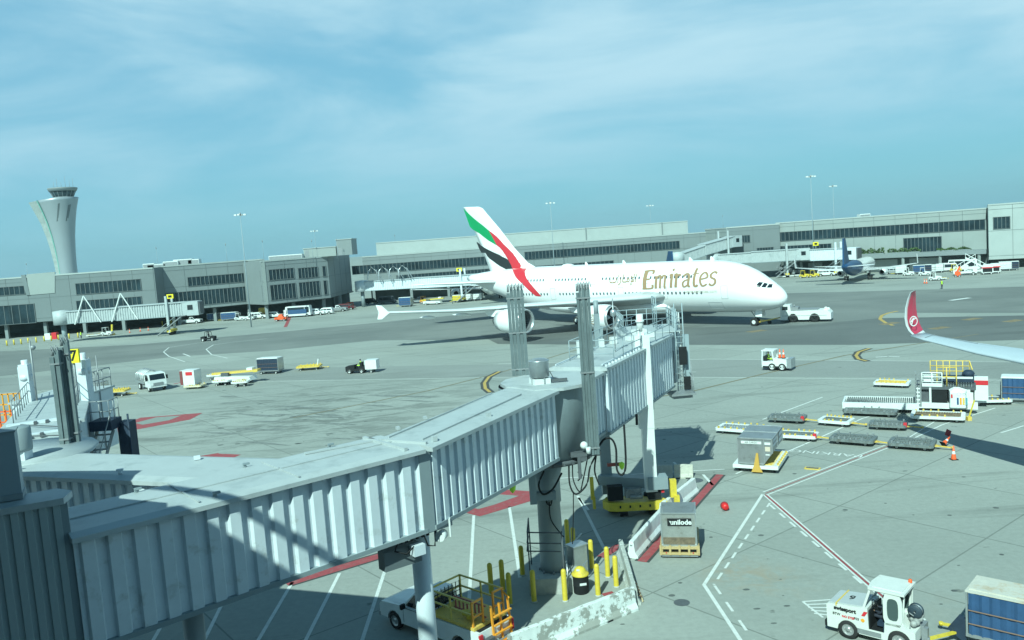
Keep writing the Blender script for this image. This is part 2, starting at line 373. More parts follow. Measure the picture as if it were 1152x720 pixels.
pline(W_, paint_w, [(858, 472), (925, 447)], .15, .010); pline(W_, paint_w, [(828, 533), (905, 500)], .15, .010); pline(W_, paint_w, [(905, 500), (970, 471), (1010, 459)], .15, .010)
for k in range(5): line(W_, paint_w, (903+k*3.2, 677+k*3.3), (946, 674+k*5), .10, .010)
line(W_, paint_w, (903, 677), (926, 695), .10, .012)
# parking-bay lines under the bridge
for a, b in (((200, 672), (168, 728)), ((262, 655), (226, 728)), ((329, 655), (286, 728)), ((382, 645), (340, 728)), ((435, 636), (405, 728)), ((533, 580), (527, 690)), ((573, 570), (585, 650)), ((650, 558), (680, 618)), ((651, 560), (662, 574)), ((758, 520), (772, 535)), ((791, 534), (802, 546))):
    line(W_, paint_w, a, b, .17, .010)
line(W_, paint_w, (597, 540), (815, 528), .12, .012); line(W_, paint_w, (1126, 487), (1152, 479), .15, .010)
# red no-parking strips
for a, b, w in (((722, 632), (810, 534), .46), ((322, 657), (432, 624), .7)):
    line('red_strip_road_markings', paint_r, a, b, w, .010); line('dark_road_markings', paint_k, a, b, w+.28, .007)
mk(paint_r, Rk).poly(*[(*Z(*q)[:2], .010) for q in [(520, 576), (540, 581), (600, 563), (600, 553), (556, 550)]]); mk(MATS['grey_patch'], 'grey_patch_road_markings').poly(*[(*Z(*q)[:2], .014) for q in [(538, 573), (556, 568), (584, 558), (556, 556), (530, 571)]])
mk(paint_r, Rk).poly(*[(*Z(*q)[:2], .010) for q in [(112, 489), (158, 470), (228, 464.5), (214, 472), (150, 484)]]); mk(MATS['grey_patch'], 'grey_patch_road_markings').poly(*[(*Z(*q)[:2], .014) for q in [(152, 476), (176, 469.5), (204, 467.5), (190, 473), (160, 478)]])
pline(Rk, paint_r, [(180, 522), (240, 512), (262, 513), (230, 520), (180, 527)], .9, .010)
line(Rk, paint_r, (698, 613), (676, 627), .5, .010); line(Rk, paint_r, (680, 671), (692, 668), .6, .010)
line(Rk, paint_r, (321, 368), (326, 357), .8, .012); line(Rk, paint_r, (196, 432), (214, 428), .5, .010)
# road edge lines and curves on the left
for a, b in (((560, 409.5), (800, 404)), ((800, 404), (1200, 408)), ((560, 424.5), (800, 424.6)), ((800, 424.6), (1200, 428.5)), ((-20, 444), (200, 431)), ((200, 431), (560, 424.5))):
    line(W_, paint_w, a, b, .14, .012)
dashed(W_, paint_w, (640, 418.5), (860, 418.5), .15, 3, 9, .012)
pline(W_, paint_w, [(248, 383), (222, 386), (190, 391), (184, 396), (190, 401), (208, 407)], .2, .012)
pline(W_, paint_w, [(300, 381), (262, 385), (240, 388), (232, 393), (238, 399), (256, 403)], .2, .012)
line(W_, paint_w, (206, 398), (214, 401), .3, .012); line(W_, paint_w, (985, 402), (998, 401), .3, .012); line(W_, paint_w, (1000, 401), (1012, 401.5), .3, .012)
# taxi guide line and its hook symbols
pline('faded_road_line', paint_t, [(330, 470), (480, 440), (560, 420), (640, 396), (740, 372)], .28, .013)
pline('faded_road_line', paint_t, [(660, 460), (780, 440), (862, 420), (950, 400), (1000, 392), (1100, 376)], .28, .013)
for sx, sy in ((0, 0),):
    pline('black_road_markings', paint_k, [(562, 418), (550, 424), (545, 431), (546, 437), (551, 441)], .95, .014); pline(Yk, paint_y, [(562, 418), (550, 424), (545, 431), (546, 437), (551, 441)], .35, .018)
pline('black_road_markings', paint_k, [(978, 392), (966, 396), (963, 400), (966, 404), (974, 406)], .9, .014); pline(Yk, paint_y, [(978, 392), (966, 396), (963, 400), (966, 404), (974, 406)], .35, .018)
pline(Yk, paint_y, [(1010, 350), (1000, 352), (992, 355), (990, 359), (996, 363), (1004, 366)], .5, .014)
for q in ((1001, 364), (1057, 369), (1093, 359), (851, 372.5), (1140, 361)):
    c = Z(*q); mk(paint_o, 'ochre_road_markings').box((c.x, c.y, .0), (3.0, 1.5, .034), rad(25))
for q in ((1080, 336.5),):
    c = Z(*q); mk(paint_w, W_).box((c.x, c.y, 0), (5, 1, .02), rad(25))
# parking stencil
lt = textmesh('PARKING', .95, sx=1.2)
c0 = Z(929, 510); exd = (Z(962, 509)-Z(905, 505)).normalized(); exd = -(Z(962, 509.5)-Z(905, 505)).normalized(); eyd = Vector((-exd.y, exd.x, 0))
mk(paint_w, W_).add([(c0.x+exd.x*v.x+eyd.x*v.y, c0.y+exd.y*v.x+eyd.y*v.y, .011) for v in lt[0]], lt[1])
# rust stains, drain covers
m_stain = M('rust_stain', (.27, .235, .17), .85, var=.2, scale=2)
for k, (mb, mat) in MK.items(): struct(k, mb, mat)
def disc(mb, q, r, z, sq=1.):
    c = Z(*q); mb.prism([(c.x+r*cos(t*pi/10)*(1+.12*sin(t*2.3)), c.y+r*sq*sin(t*pi/10)) for t in range(20)], -.02, z)
for q, lab in (((767, 678), 'round dark manhole cover on open concrete below the silver container'), ((782, 540.5), 'dark manhole cover beside the far end of the red strip'), ((741, 569), 'manhole cover in the shade beside the yellow wheel carriage')):
    mb = MB(); c = Z(*q); r = .34 if q[1] > 600 else .5; mb.prism([(r*cos(t*pi/12), r*sin(t*pi/12)) for t in range(24)], -.02, .012); o = mb.build('manhole_cover', dgrey); o.location = (c.x, c.y, 0); tag(o, lab, 'manhole cover')
mb = MB()
for i in range(60):
    q = (random.uniform(690, 1140), random.uniform(455, 715)); disc(mb, q, random.uniform(.04, .15), .006, random.uniform(.4, 1))
for i in range(30):
    q = (random.uniform(230, 480), random.uniform(435, 505)); disc(mb, q, random.uniform(.1, .35), .006, random.uniform(.3, .8))
struct('spotted_road_markings', mb, M('oil_stain', (.10, .11, .105), .7, var=.3))
mb = MB()
for i in range(40):
    c = Z(random.uniform(250, 480), random.uniform(438, 500)); l = random.uniform(1.5, 7); a = rad(-26+random.uniform(-5, 5)); w = random.uniform(.1, .45); P = []
    for s_ in (1, -1):
        for k in range(9): t = (k/8 if s_ > 0 else 1-k/8); P.append((c.x+cos(a)*l*(t-.5)-sin(a)*s_*w*sin(pi*t), c.y+sin(a)*l*(t-.5)+cos(a)*s_*w*sin(pi*t), .005+.0001*i))
    mb.poly(*P[:9], *P[10:17])
struct('streaked_road_markings', mb, M('tyre_streak', (.185, .20, .19), .85, var=.35, scale=2))
for q, a, b_, r in (((818, 651), 1.0, .25, 50), ((795, 652), .7, .35, 45), ((862, 634), .5, .2, 60)):
    pass
# ---------------------------------------------------------------- the big airliner
TH = rad(44.6); NOSE = Vector((41.7, 125.1, 0))
AX = Vector((-cos(TH), sin(TH), 0)); AYs = Vector((-sin(TH), -cos(TH), 0))
def interp(tab, x):
    if x <= tab[0][0]: return tab[0][1:]
    for a, b in zip(tab, tab[1:]):
        if x <= b[0]:
            t = (x-a[0])/(b[0]-a[0]); return tuple(a[i]+(b[i]-a[i])*t for i in range(1, len(a)))
    return tab[-1][1:]
FT = [(0, 4.32, 4.28, .02), (.15, 4.95, 3.75, .62), (.5, 5.45, 3.32, 1.08), (1, 5.95, 3.0, 1.5), (2, 6.75, 2.68, 2.08), (3, 7.45, 2.5, 2.5), (4, 8.15, 2.38, 2.82), (5, 8.75, 2.28, 3.05), (6.5, 9.45, 2.2, 3.27), (8, 9.92, 2.15, 3.42), (10, 10.3, 2.12, 3.52), (13, 10.55, 2.1, 3.57), (17, 10.6, 2.1, 3.57), (46, 10.6, 2.1, 3.57), (50, 10.6, 2.45, 3.54), (54, 10.55, 3.2, 3.38), (58, 10.42, 4.3, 2.98), (62, 10.2, 5.55, 2.42), (66, 9.85, 6.8, 1.7), (69, 9.5, 7.7, .95), (70.4, 9.2, 8.2, .5)]
def fus(x):
    t, b, w = interp(FT, x); return t, b, w, b+.47*(t-b)
def fus_y(x, z):
    t, b, w, c = fus(x); q = (z-c)/((t-c) if z > c else (c-b)); return w*sqrt(max(0, 1-q*q))
def plane_xz(px, py, y=0):   # local coordinates of the pixel on the vertical plane y=const
    P0 = NOSE+AYs*y; P = PL(px, py, P0, P0+AX); d = P-NOSE; return d.dot(AX), P.z
def fus_xz(px, py):
    x, z = plane_xz(px, py, 3.4)
    for _ in range(12): x, z = plane_xz(px, py, fus_y(x, z))
    return x, z
ap = thing('jumbo_airliner', 'huge white double deck airliner with green, red and black stripes on its tail fin', 'airliner', NOSE, pi-TH)
mb = MB(); rings = []
xs = [0, .15, .5, 1, 1.5, 2, 2.5, 3, 3.5, 4, 4.5, 5, 5.7, 6.5, 7.2, 8, 9, 10, 11.5, 13, 15, 17]+list(range(20, 46, 3))+[46, 48, 50, 52, 54, 56, 58, 60, 62, 64, 66, 67.5, 69, 70.4]
for x in xs:
    t, b, w, c = fus(x); r = []
    for i in range(40):
        a = 2*pi*i/40; s_ = sin(a); r.append((x, w*cos(a), c+(t-c if s_ > 0 else c-b)*s_))
    rings.append(r)
mb.loft(rings); fz = mb.build('fuselage', air_white, ap)
# belly fairing
mb = MB(); rings = []
for x, hw, b, t in ((18.2, .6, 2.7, 3.9), (19.5, 2.6, 2.1, 4.3), (21.5, 3.7, 1.72, 4.7), (25, 4.0, 1.55, 4.9), (34, 4.0, 1.5, 4.9), (41, 3.9, 1.6, 4.6), (45, 3.3, 2.0, 4.2), (48.5, 1.2, 2.6, 3.6)):
    c = (b+t)/2; rings.append([(x, hw*cos(2*pi*i/28), c+(t-b)/2*sin(2*pi*i/28)) for i in range(28)])
mb.loft(rings); mb.build('belly_fairing', air_white, ap)
# wings
def foil(x0, ch, y, z, th, tw=0, n=14):
    up, lo = [], []
    for i in range(n+1):
        u = (1-cos(pi*i/n))/2; h = th*(1.48*sqrt(u)-.63*u-1.76*u*u+1.42*u**3-.51*u**4)*5*.2*5/5
        up.append((x0+ch*u, y, z+h*ch*1.15 - tw*ch*u)); lo.append((x0+ch*u, y, z-h*ch*.75 - tw*ch*u))
    return up+lo[-2:0:-1]
WS = [(3.0, 19.2, 18.6, 4.9, .125), (7, 22.2, 15.6, 5.0, .115), (14.6, 27.6, 11.2, 5.15, .105), (22, 33.2, 8.6, 5.3, .10), (30, 39.2, 6.3, 5.4, .10), (36, 43.8, 4.7, 5.8, .10), (39.2, 46.4, 3.6, 6.05, .09)]
for sgn in (1, -1):
    mb = MB(); mb.loft([foil(x0, ch, sgn*y, z, th, .105*(1-y/52)) for y, x0, ch, z, th in WS]); wg = mb.build('wing', M('wing_grey_white', (.60, .63, .64), .35, var=.03, scale=.5), ap)
    # lower skin panel in grey just below, control surface tracks
    mb = MB(); mb.prismY([(46.6, 6.0), (48.6, 7.15), (49.9, 7.25), (49.3, 6.05), (49.8, 4.95), (48.6, 5.0)], sgn*39.22, sgn*39.36); mb.build('wing_fence', air_white, wg)
    for y, xa, L_ in ((9, 35.2, 6.5), (17.5, 36.8, 5.4), (21.5, 38.6, 5.0), (27, 41.2, 4.6), (32, 44.2, 4.0)):
        t = [w for w in WS if w[0] <= y][-1]; z = t[3]-.95
        mb = MB(); mb.lathe([(.02, 0), (.22, .5), (.34, 1.5), (.3, L_*.6), (.02, L_)], (xa, sgn*y, z), 'X', 10); mb.build('flap_track_fairing', air_white, wg)
    # engines
    for y, x0, z, nm in ((14.6, 21.9, 2.75, 'i'), (25.7, 30.2, 3.35, 'o')):
        en = MB(); R = 1.93
        en.lathe([(R*.86, .0), (R*.93, -.12), (R*.99, .1), (R*1.04, .6), (R*1.08, 1.6), (R*1.06, 3.0), (R*.96, 4.4), (R*.80, 5.6), (R*.74, 5.55), (R*.7, 4.6)], (x0, sgn*y, z), 'X', 32)
        e = en.build('engine', air_white, ap)
        mb = MB(); mb.lathe([(R*.90, -.135), (R*.955, -.05), (R*.99, .10), (R*1.012, .28)], (x0, sgn*y, z), 'X', 32); mb.lathe([(R*.90, -.135), (R*.84, .0), (R*.81, .3)], (x0, sgn*y, z), 'X', 32); mb.build('intake_lip', galv, e)
        mb = MB(); mb.lathe([(R*.81, .3), (R*.79, 1.2), (.02, 1.25)], (x0, sgn*y, z), 'X', 32); mb.build('intake_duct', dgrey, e)
        mb = MB()
        for k in range(24):
            a = 2*pi*k/24; mb.add([(x0+1.05, sgn*y+.3*cos(a), z+.3*sin(a)), (x0+1.15, sgn*y+.3*cos(a+.15), z+.3*sin(a+.15)), (x0+1.2, sgn*y+R*.78*cos(a+.2), z+R*.78*sin(a+.2)), (x0+1.0, sgn*y+R*.78*cos(a+.08), z+R*.78*sin(a+.08))], [(0, 1, 2, 3)])
        mb.build('fan', blackm, e)
        mb = MB(); mb.lathe([(.02, .5), (.2, .7), (.42, 1.15)], (x0, sgn*y, z), 'X', 16); mb.build('spinner', white, e)
        mb = MB(); mb.lathe([(R*.72, 4.6), (R*.55, 5.4), (R*.42, 6.6), (R*.38, 6.5), (.4, 6.6), (.04, 7.6)], (x0, sgn*y, z), 'X', 24); mb.build('exhaust_cone', mgrey, e)
        mb = MB(); zt = 4.45 if nm == 'i' else 5.0
        mb.prismY([(x0+.9, z+R*.9), (x0+3.0, zt+.25), (x0+9, zt-.2), (x0+8.2, zt-.9), (x0+5.4, z+.5), (x0+4.4, z+R*.7)], sgn*y-.22, sgn*y+.22); mb.build('engine_pylon', air_white, e)
        if nm == 'i' and sgn == 1:   # calligraphic roundel on the cowling
            mb = MB(); rr = R*1.075
            def cyp(u, v): a = v/rr; return (x0+u, y+rr*cos(a)*1.012, z+rr*sin(a)*1.012)
            for pts in ([(2.9, -.5), (2.5, -.72), (2.0, -.6), (1.9, -.3)], [(3.0, -.1), (2.6, -.3), (2.3, -.2), (2.1, .05), (2.35, .2), (2.6, .05)], [(2.0, .3), (2.3, .5), (2.7, .42), (2.9, .15)], [(2.45, .65), (2.5, .95)], [(2.2, .72), (2.75, .78)]):
                mb.tube([cyp(u-.0, v-.15) for u, v in pts], .05, 4)
            mb.build('cowling_emblem', M('gold_lettering', (.33, .215, .115), .5), e)
# tailplane
HS = [(1.2, 58.5, 9.4, 7.9, .1), (8, 63.2, 6.6, 8.25, .1), (14.4, 67.6, 3.9, 8.6, .1), (15.2, 68.4, 3.2, 8.62, .07)]
for sgn in (1, -1):
    mb = MB(); mb.loft([foil(x0, ch, sgn*y, z, th) for y, x0, ch, z, th in HS]); mb.build('tailplane', air_white, ap)
# fin: outline on the symmetry plane
fin = [plane_xz(*q) for q in ((541, 233.0), (528, 231.6), (521.2, 233.2), (553, 311), (580, 322), (640, 322), (604, 299.8), (594, 297), (590, 294))]
def finhalf(x, z):   # half thickness of the fin
    return .07+.33*max(0, (24.2-z)/14)*min(1, max(0, .25+sin(pi*min(1, max(0, (x-52-(z-10)*1.02)/11))) ))
FL = [(10.2, 50.6, 66.2), (11.3, 53.4, 66.6), (14, 56.6, 67.6), (18, 61.0, 69.2), (22, 65.3, 70.9), (23.6, 67.0, 71.5), (24.05, 67.9, 71.5)]
le = [plane_xz(*q) for q in ((604, 301), (594, 295.5), (578, 278), (562, 257), (550, 243), (543, 234.5), (539, 232.6))]
te = [plane_xz(*q) for q in ((556, 312), (553, 309), (545, 287), (536, 265), (528, 247), (522, 234.5), (521.4, 233.0))]
mb = MB(); rings = []
for k in range(len(le)):
    (xa, za), (xb, zb) = le[k], te[k]; th = .42*(1-k/8); r = []
    for i in range(9): u = i/8; h = th*sin(pi*min(1, u**.6)) if 0 < i < 8 else .0; r.append((xa+(xb-xa)*u, h+.03, za+(zb-za)*u))
    r += [(p[0], -p[1], p[2]) for p in reversed(r)]
    rings.append(r)
mb.loft(rings); finob = mb.build('fin', air_white, ap)
def on_fin(px, py, off=.05):
    # find the section holding this pixel and offset to the starboard side of the skin
    x, z = plane_xz(px, py, .3); best = 0
    for k in range(len(le)-1):
        pass
    zs = [(a[1]+b[1])/2 for a, b in zip(le, te)]; k = min(range(len(zs)), key=lambda i: abs(zs[i]-z))
    th = .42*(1-k/8); return (x, th+.03+off, z)
def fan_tris(mb, pts):   # triangulated flat-ish polygon, subdivided so it can follow a skin
    bm = bmesh.new(); f = bm.faces.new([bm.verts.new(p) for p in pts]); bmesh.ops.triangulate(bm, faces=[f]); bm.verts.index_update()
    mb.add([v.co.copy() for v in bm.verts], [[v.index for v in f.verts] for f in bm.faces]); bm.free()
def zq(l): return [(500+x/6, 225+y/6) for x, y in l]
stripes = {'green': (zq([(121, 58), (140, 76), (160, 95), (190, 121), (220, 145), (258, 173), (297, 205), (325, 253), (352, 305), (320, 287), (290, 270), (260, 248), (230, 225), (205, 212), (185, 200), (165, 182), (150, 140), (135, 98)]), (0.0, .30, .10)),
           'red': (zq([(297, 205), (325, 225), (350, 245), (376, 272), (400, 300), (426, 325), (450, 350), (476, 375), (500, 400), (528, 433), (552, 466), (544, 480), (530, 481), (470, 489), (462, 470), (452, 440), (430, 402), (410, 370), (390, 340), (372, 320), (352, 305), (325, 253)]), (.62, .035, .05)),
           'black': (zq([(208, 283), (232, 303), (260, 320), (285, 333), (310, 345), (340, 358), (370, 370), (390, 383), (412, 392), (432, 404), (452, 440), (462, 470), (468, 489), (450, 483), (430, 475), (400, 460), (370, 445), (345, 428), (320, 410), (298, 396), (282, 378), (270, 357), (242, 357), (225, 325)]), (.022, .026, .028))}
def skinned(mb, poly, fn, cell):   # grid the pixel polygon finely, keep cells inside, place on the surface
    bm = bmesh.new(); vs = [bm.verts.new((x, y, 0)) for x, y in poly]; bm.faces.new(vs)
    x0, x1 = min(p[0] for p in poly), max(p[0] for p in poly); y0, y1 = min(p[1] for p in poly), max(p[1] for p in poly)
    for a, b, ax in ((x0, x1, 0), (y0, y1, 1)):
        k = a+cell
        while k < b:
            co = (k, 0, 0) if ax == 0 else (0, k, 0); no = (1, 0, 0) if ax == 0 else (0, 1, 0)
            bmesh.ops.bisect_plane(bm, geom=bm.verts[:]+bm.edges[:]+bm.faces[:], plane_co=co, plane_no=no); k += cell
    bm.verts.index_update(); mb.add([fn(v.co.x, v.co.y) for v in bm.verts], [[v.index for v in f.verts] for f in bm.faces]); bm.free()
def fin_pt(px, py):
    x, z = plane_xz(px, py, .4)
    # thickness at (x,z) from the lofted sections
    for k in range(len(le)-1):
        za = le[k][1]+(te[k][1]-le[k][1])*.5; zb = le[k+1][1]+(te[k+1][1]-le[k+1][1])*.5
        if z <= zb or k == len(le)-2:
            t = min(1, max(0, (z-za)/(zb-za))); xa = le[k][0]*(1-t)+le[k+1][0]*t; xb = te[k][0]*(1-t)+te[k+1][0]*t
            u = min(1, max(0.001, (x-xa)/(xb-xa))); return (x, .42*(1-(k+t)/8)*max(0, sin(pi*min(1, u**.6)))+.03+.07, z)
for nm, (poly, rgb) in stripes.items():
    mb = MB(); skinned(mb, poly, fin_pt, 2.5); mb2 = [(x, -y, z) for x, y, z in mb.v]; mb.add(mb2, mb.f[:]); mb.build(nm+'_fin_stripe', M(nm+'_stripe', rgb, .3), finob)
def fus_pt(px, py, off=.035):
    x, z = fus_xz(px, py); return (x, fus_y(x, z)+off, z)
mb = MB(); skinned(mb, zq([(452, 440), (528, 433), (552, 466), (543, 482), (546, 505), (556, 530), (580, 563), (604, 592), (630, 621), (656, 650), (635, 650), (615, 647), (592, 628), (570, 610), (545, 585), (520, 560), (498, 540), (480, 518), (466, 489)]), fus_pt, 1.2); mb.build('red_fuselage_stripe', MATS['red_stripe'], fz)
mb = MB()
for q in ((611, 604), (601, 598), (593, 592), (585, 584), (578, 576)): mb.poly(*[fus_pt(500+(q[0]+a)/6, 225+(q[1]+b)/6, .05) for a, b in ((-4, -3), (4, -1), (4, 4), (-4, 2))])
# cabin windows: main deck and upper deck
def win_row(x0, x1, z, skip=(), pitch=.78, w=.30, h=.44):
    mb = MB(); x = x0
    while x < x1:
        if not any(a < x < b for a, b in skip):
            for sg in (1, -1):
                q = []
                for dx, dz in ((-w/2, -h*.3), (-w*.3, -h/2), (w*.3, -h/2), (w/2, -h*.3), (w/2, h*.3), (w*.3, h/2), (-w*.3, h/2), (-w/2, h*.3)):
                    q.append((x+dx, sg*(fus_y(x+dx, z+dz)+.03), z+dz))
                mb.poly(*q)
        x += pitch
    return mb
winm = M('cabin_window', (.06, .085, .10), .3)
win_row(12.6, 52, 5.55, ((21.0, 23.2), (27.5, 29.5), (34.5, 37), (43, 45))).build('main_deck_windows', winm, fz)
win_row(14.5, 51, 8.15, ((22.5, 24.3), (33, 36), (44, 46))).build('upper_deck_windows', winm, fz)
# cockpit windows
mb = MB()
for poly in ([(4.15, 6.25), (3.75, 6.95), (3.25, 6.85), (3.45, 6.2)], [(3.3, 6.18), (3.1, 6.8), (2.65, 6.62), (2.75, 6.1)], [(2.6, 6.08), (2.5, 6.56), (2.15, 6.5), (2.0, 6.02)]):
    def bl(u, v): p, q_ = [(poly[0][i]*(1-u)+poly[3][i]*u, poly[1][i]*(1-u)+poly[2][i]*u) for i in (0, 1)]; x = p[0]*(1-v)+p[1]*v; z = q_[0]*(1-v)+q_[1]*v; x -= .3; z += .02; return (x, fus_y(x, z)+.05, z)
    P = [bl(i/4, j/3) for j in range(4) for i in range(5)]; mb.add(P, [(j*5+i, j*5+i+1, j*5+i+6, j*5+i+5) for j in range(3) for i in range(4)])
n_ = len(mb.v); mb.add([(x, -y, z) for x, y, z in mb.v], mb.f[:]); mb.build('cockpit_windows', dark, fz)
# doors: thin grey outlines
for xc, z0, z1, w in ((8.6, 4.6, 6.6, 1.1), (19.6, 4.6, 6.6, 1.1), (28.4, 4.6, 6.6, 1.1), (44, 4.6, 6.6, 1.1), (23.3, 7.2, 9.0, 1.0), (34.5, 7.2, 9.0, 1.0), (10.5, 2.9, 4.0, 2.4)):
    mb = MB(); pts = [(xc-w/2, z0), (xc+w/2, z0), (xc+w/2, z1), (xc-w/2, z1), (xc-w/2, z0)]
    for (xa, za), (xb, zb) in zip(pts, pts[1:]):
        for k in range(4):
            p = [(xa+(xb-xa)*(k+i)/4, za+(zb-za)*(k+i)/4) for i in (0, 1)]; mb.bar(*[(x, fus_y(x, z)+.012, z) for x, z in p], .035)
    mb.build('door_outline', M('door_seam', (.45, .47, .48), .5), fz)
# ---- lettering drawn with a broad pen
PEN = {
 'E': (.68, [([(.16, .0), (.13, .5), (.16, 1.)], .17), ([(.02, .97), (.54, .97), (.56, .80)], .10), ([(.15, .53), (.44, .53)], .10), ([(.02, .03), (.58, .03), (.62, .22)], .10)]),
 'm': (.88, [([(.02, .62), (.12, .66)], .05), ([(.14, .0), (.14, .66)], .11), ([(.14, .52), (.28, .67), (.38, .58), (.38, .0)], .09), ([(.40, .52), (.54, .67), (.65, .58), (.65, .06), (.72, .0)], .09), ([(.08, .01), (.2, .01)], .03)]),
 'i': (.27, [([(.02, .62), (.14, .66), (.14, .0)], .11), ([(.1, .90), (.2, .96)], .12)]),
 'r': (.46, [([(.02, .62), (.14, .66), (.14, .0)], .11), ([(.14, .5), (.26, .66), (.38, .60)], .09)]),
 'a': (.55, [([(.08, .55), (.24, .67), (.38, .55), (.38, .08), (.48, .0)], .10), ([(.38, .38), (.14, .3), (.07, .15), (.16, .0), (.36, .1)], .08)]),
 't': (.40, [([(.18, .92), (.14, .6), (.14, .12), (.24, -.01), (.35, .07)], .10), ([(.0, .63), (.36, .66)], .05)]),
 'e': (.52, [([(.1, .34), (.42, .42), (.38, .6), (.24, .67), (.08, .5), (.08, .2), (.22, -.01), (.44, .08)], .085)]),
 's': (.44, [([(.38, .58), (.24, .67), (.08, .55), (.12, .40), (.32, .28), (.34, .1), (.18, -.01), (.03, .09)], .09)]),
}
def pen_word(word, scale_x=1.):
    out = []; x = 0
    for ch in word:
        adv, st = PEN[ch]
        for pts, w in st: out.append(([(x+a, b) for a, b in pts], w))
        x += adv
    return out, x
def smooth(pts, n=5):
    if len(pts) < 3: return [tuple(pts[0][i]+(pts[1][i]-pts[0][i])*k/4 for i in (0, 1)) for k in range(5)]
    P = [pts[0]]+list(pts)+[pts[-1]]; out = []
    for i in range(1, len(P)-2):
        for k in range(n):
            t = k/n; out.append(tuple(.5*((2*P[i][j])+(-P[i-1][j]+P[i+1][j])*t+(2*P[i-1][j]-5*P[i][j]+4*P[i+1][j]-P[i+2][j])*t*t+(-P[i-1][j]+3*P[i][j]-3*P[i+1][j]+P[i+2][j])*t**3) for j in (0, 1)))
    return out+[pts[-1]]
def ribbon(mb, pts, w, fn):
    L_ = []
    for i, p in enumerate(pts):
        a, b = pts[max(0, i-1)], pts[min(len(pts)-1, i+1)]; dx, dy = b[0]-a[0], b[1]-a[1]; l = hypot(dx, dy) or 1
        # broad nib: vertical strokes thick, horizontal ones thin
        k = w/2*(.62+.38*abs(dy/l)); L_.append(((p[0]-dy/l*k, p[1]+dx/l*k), (p[0]+dy/l*k, p[1]-dx/l*k)))
    o = [fn(*q) for pr in L_ for q in pr]; mb.add(o, [(2*i, 2*i+1, 2*i+3, 2*i+2) for i in range(len(L_)-1)])
gold = M('gold_lettering', (.33, .215, .115), .5)
xa, za = fus_xz(722.5, 325.5); xb, zb = fus_xz(806.5, 320.5); word, wid = pen_word('Emirates')
_, zt = fus_xz(722.5, 304.6)
def em(u, v):
    t = u/wid; x = xa+(xb-xa)*t; z = za+(zb-za)*t+v*(zt-za)*1.0; return (x, fus_y(x, z)+.05, z)
mb = MB()
for pts, w in word: ribbon(mb, smooth(pts), w*1.32, em)
mb.build('airline_name', gold, fz)
def fus_text(txt, qa, qb, size, mat, nm, bold=0, hk=1.):
    (x1, z1), (x2, z2) = fus_xz(*qa), fus_xz(*qb); V, Fc = textmesh(txt, 1.0, 0, bold); w = max(v.x for v in V)-min(v.x for v in V); xm = min(v.x for v in V); k = abs(x2-x1)/w
    mb = MB(); P = []
    for v in V:
        t = (v.x-xm)/w; x = x1+(x2-x1)*t; z = z1+(z2-z1)*t+v.y*k*hk; P.append((x, fus_y(x, z)+.05, z))
    mb.add(P, Fc); return mb.build(nm, mat, fz)
fus_text('www.emirates.com', (770, 328.2), (806.5, 327.6), 1, M('faint_gold', (.52, .48, .38), .5), 'web_address')
fus_text('\uFE95\uFE8D\uFEAD\uFE8E\u0640\uFEE3\uFEF9\uFE8D', (686, 314.6), (716, 313.2), 1, gold, 'arabic_name', .012, 1.15)
# dome and aerials on the spine
mb = MB(); mb.lathe([(1.3, -.4), (1.2, -.1), (.8, .12), (.02, .22)], (43, 0, 10.7), 'Z', 16); mb.build('antenna_dome', air_white, fz)
for x in (12, 16, 29.5, 38): mb = MB(); mb.prismY([(x, 10.5), (x+.5, 11.1), (x+.75, 11.1), (x+.8, 10.5)], -.03, .03); mb.build('blade_aerial', air_white, fz)
# landing gear
def wheel_pair(mbt, mbr, x, y, z, r, w):
    for s_ in (-1, 1):
        mbt.cyl((x, y+s_*w-.16, z), (x, y+s_*w+.16, z), r, n=18); mbr.cyl((x, y+s_*w-.175, z), (x, y+s_*w+.175, z), r*.5, n=14)
lg = MB(); lg.cyl((5.35, 0, .6), (5.0, 0, 3.3), .14); lg.bar((5.35, -.5, .62), (5.35, .5, .62), .14); lg.bar((5.3, 0, 1.4), (6.6, 0, 3.0), .1); lg.bar((5.2, .0, 1.9), (4.6, 0, 1.3), .08); lg.box((5.1, .3, 2.1), (.25, .3, .4)); l0 = lg.build('nose_gear', mgrey, ap)
a, b = MB(), MB(); wheel_pair(a, b, 5.35, 0, .62, .62, .42); a.build('tyre', tyre, l0); b.build('rim', white, l0)
mb = MB(); mb.bx(3.9, 5.0, .55, .62, 1.5, 2.5); mb.bx(3.9, 5.0, -.62, -.55, 1.5, 2.5); mb.build('gear_door', air_white, l0)
for x, y, nax in ((34.3, 6.2, 2), (34.3, -6.2, 2), (37.2, 2.6, 3), (37.2, -2.6, 3)):
    lg = MB(); lg.cyl((x, y, .7), (x, y, 3.0), .22); lg.bar((x-1.6, y, .7), (x+1.6, y, .7), .2); l0 = lg.build('main_gear', mgrey, ap); a, b = MB(), MB()
    for k in range(nax): wheel_pair(a, b, x+(k-(nax-1)/2)*1.7, y, .7, .7, .62)
    a.build('tyre', tyre, l0); b.build('rim', white, l0)
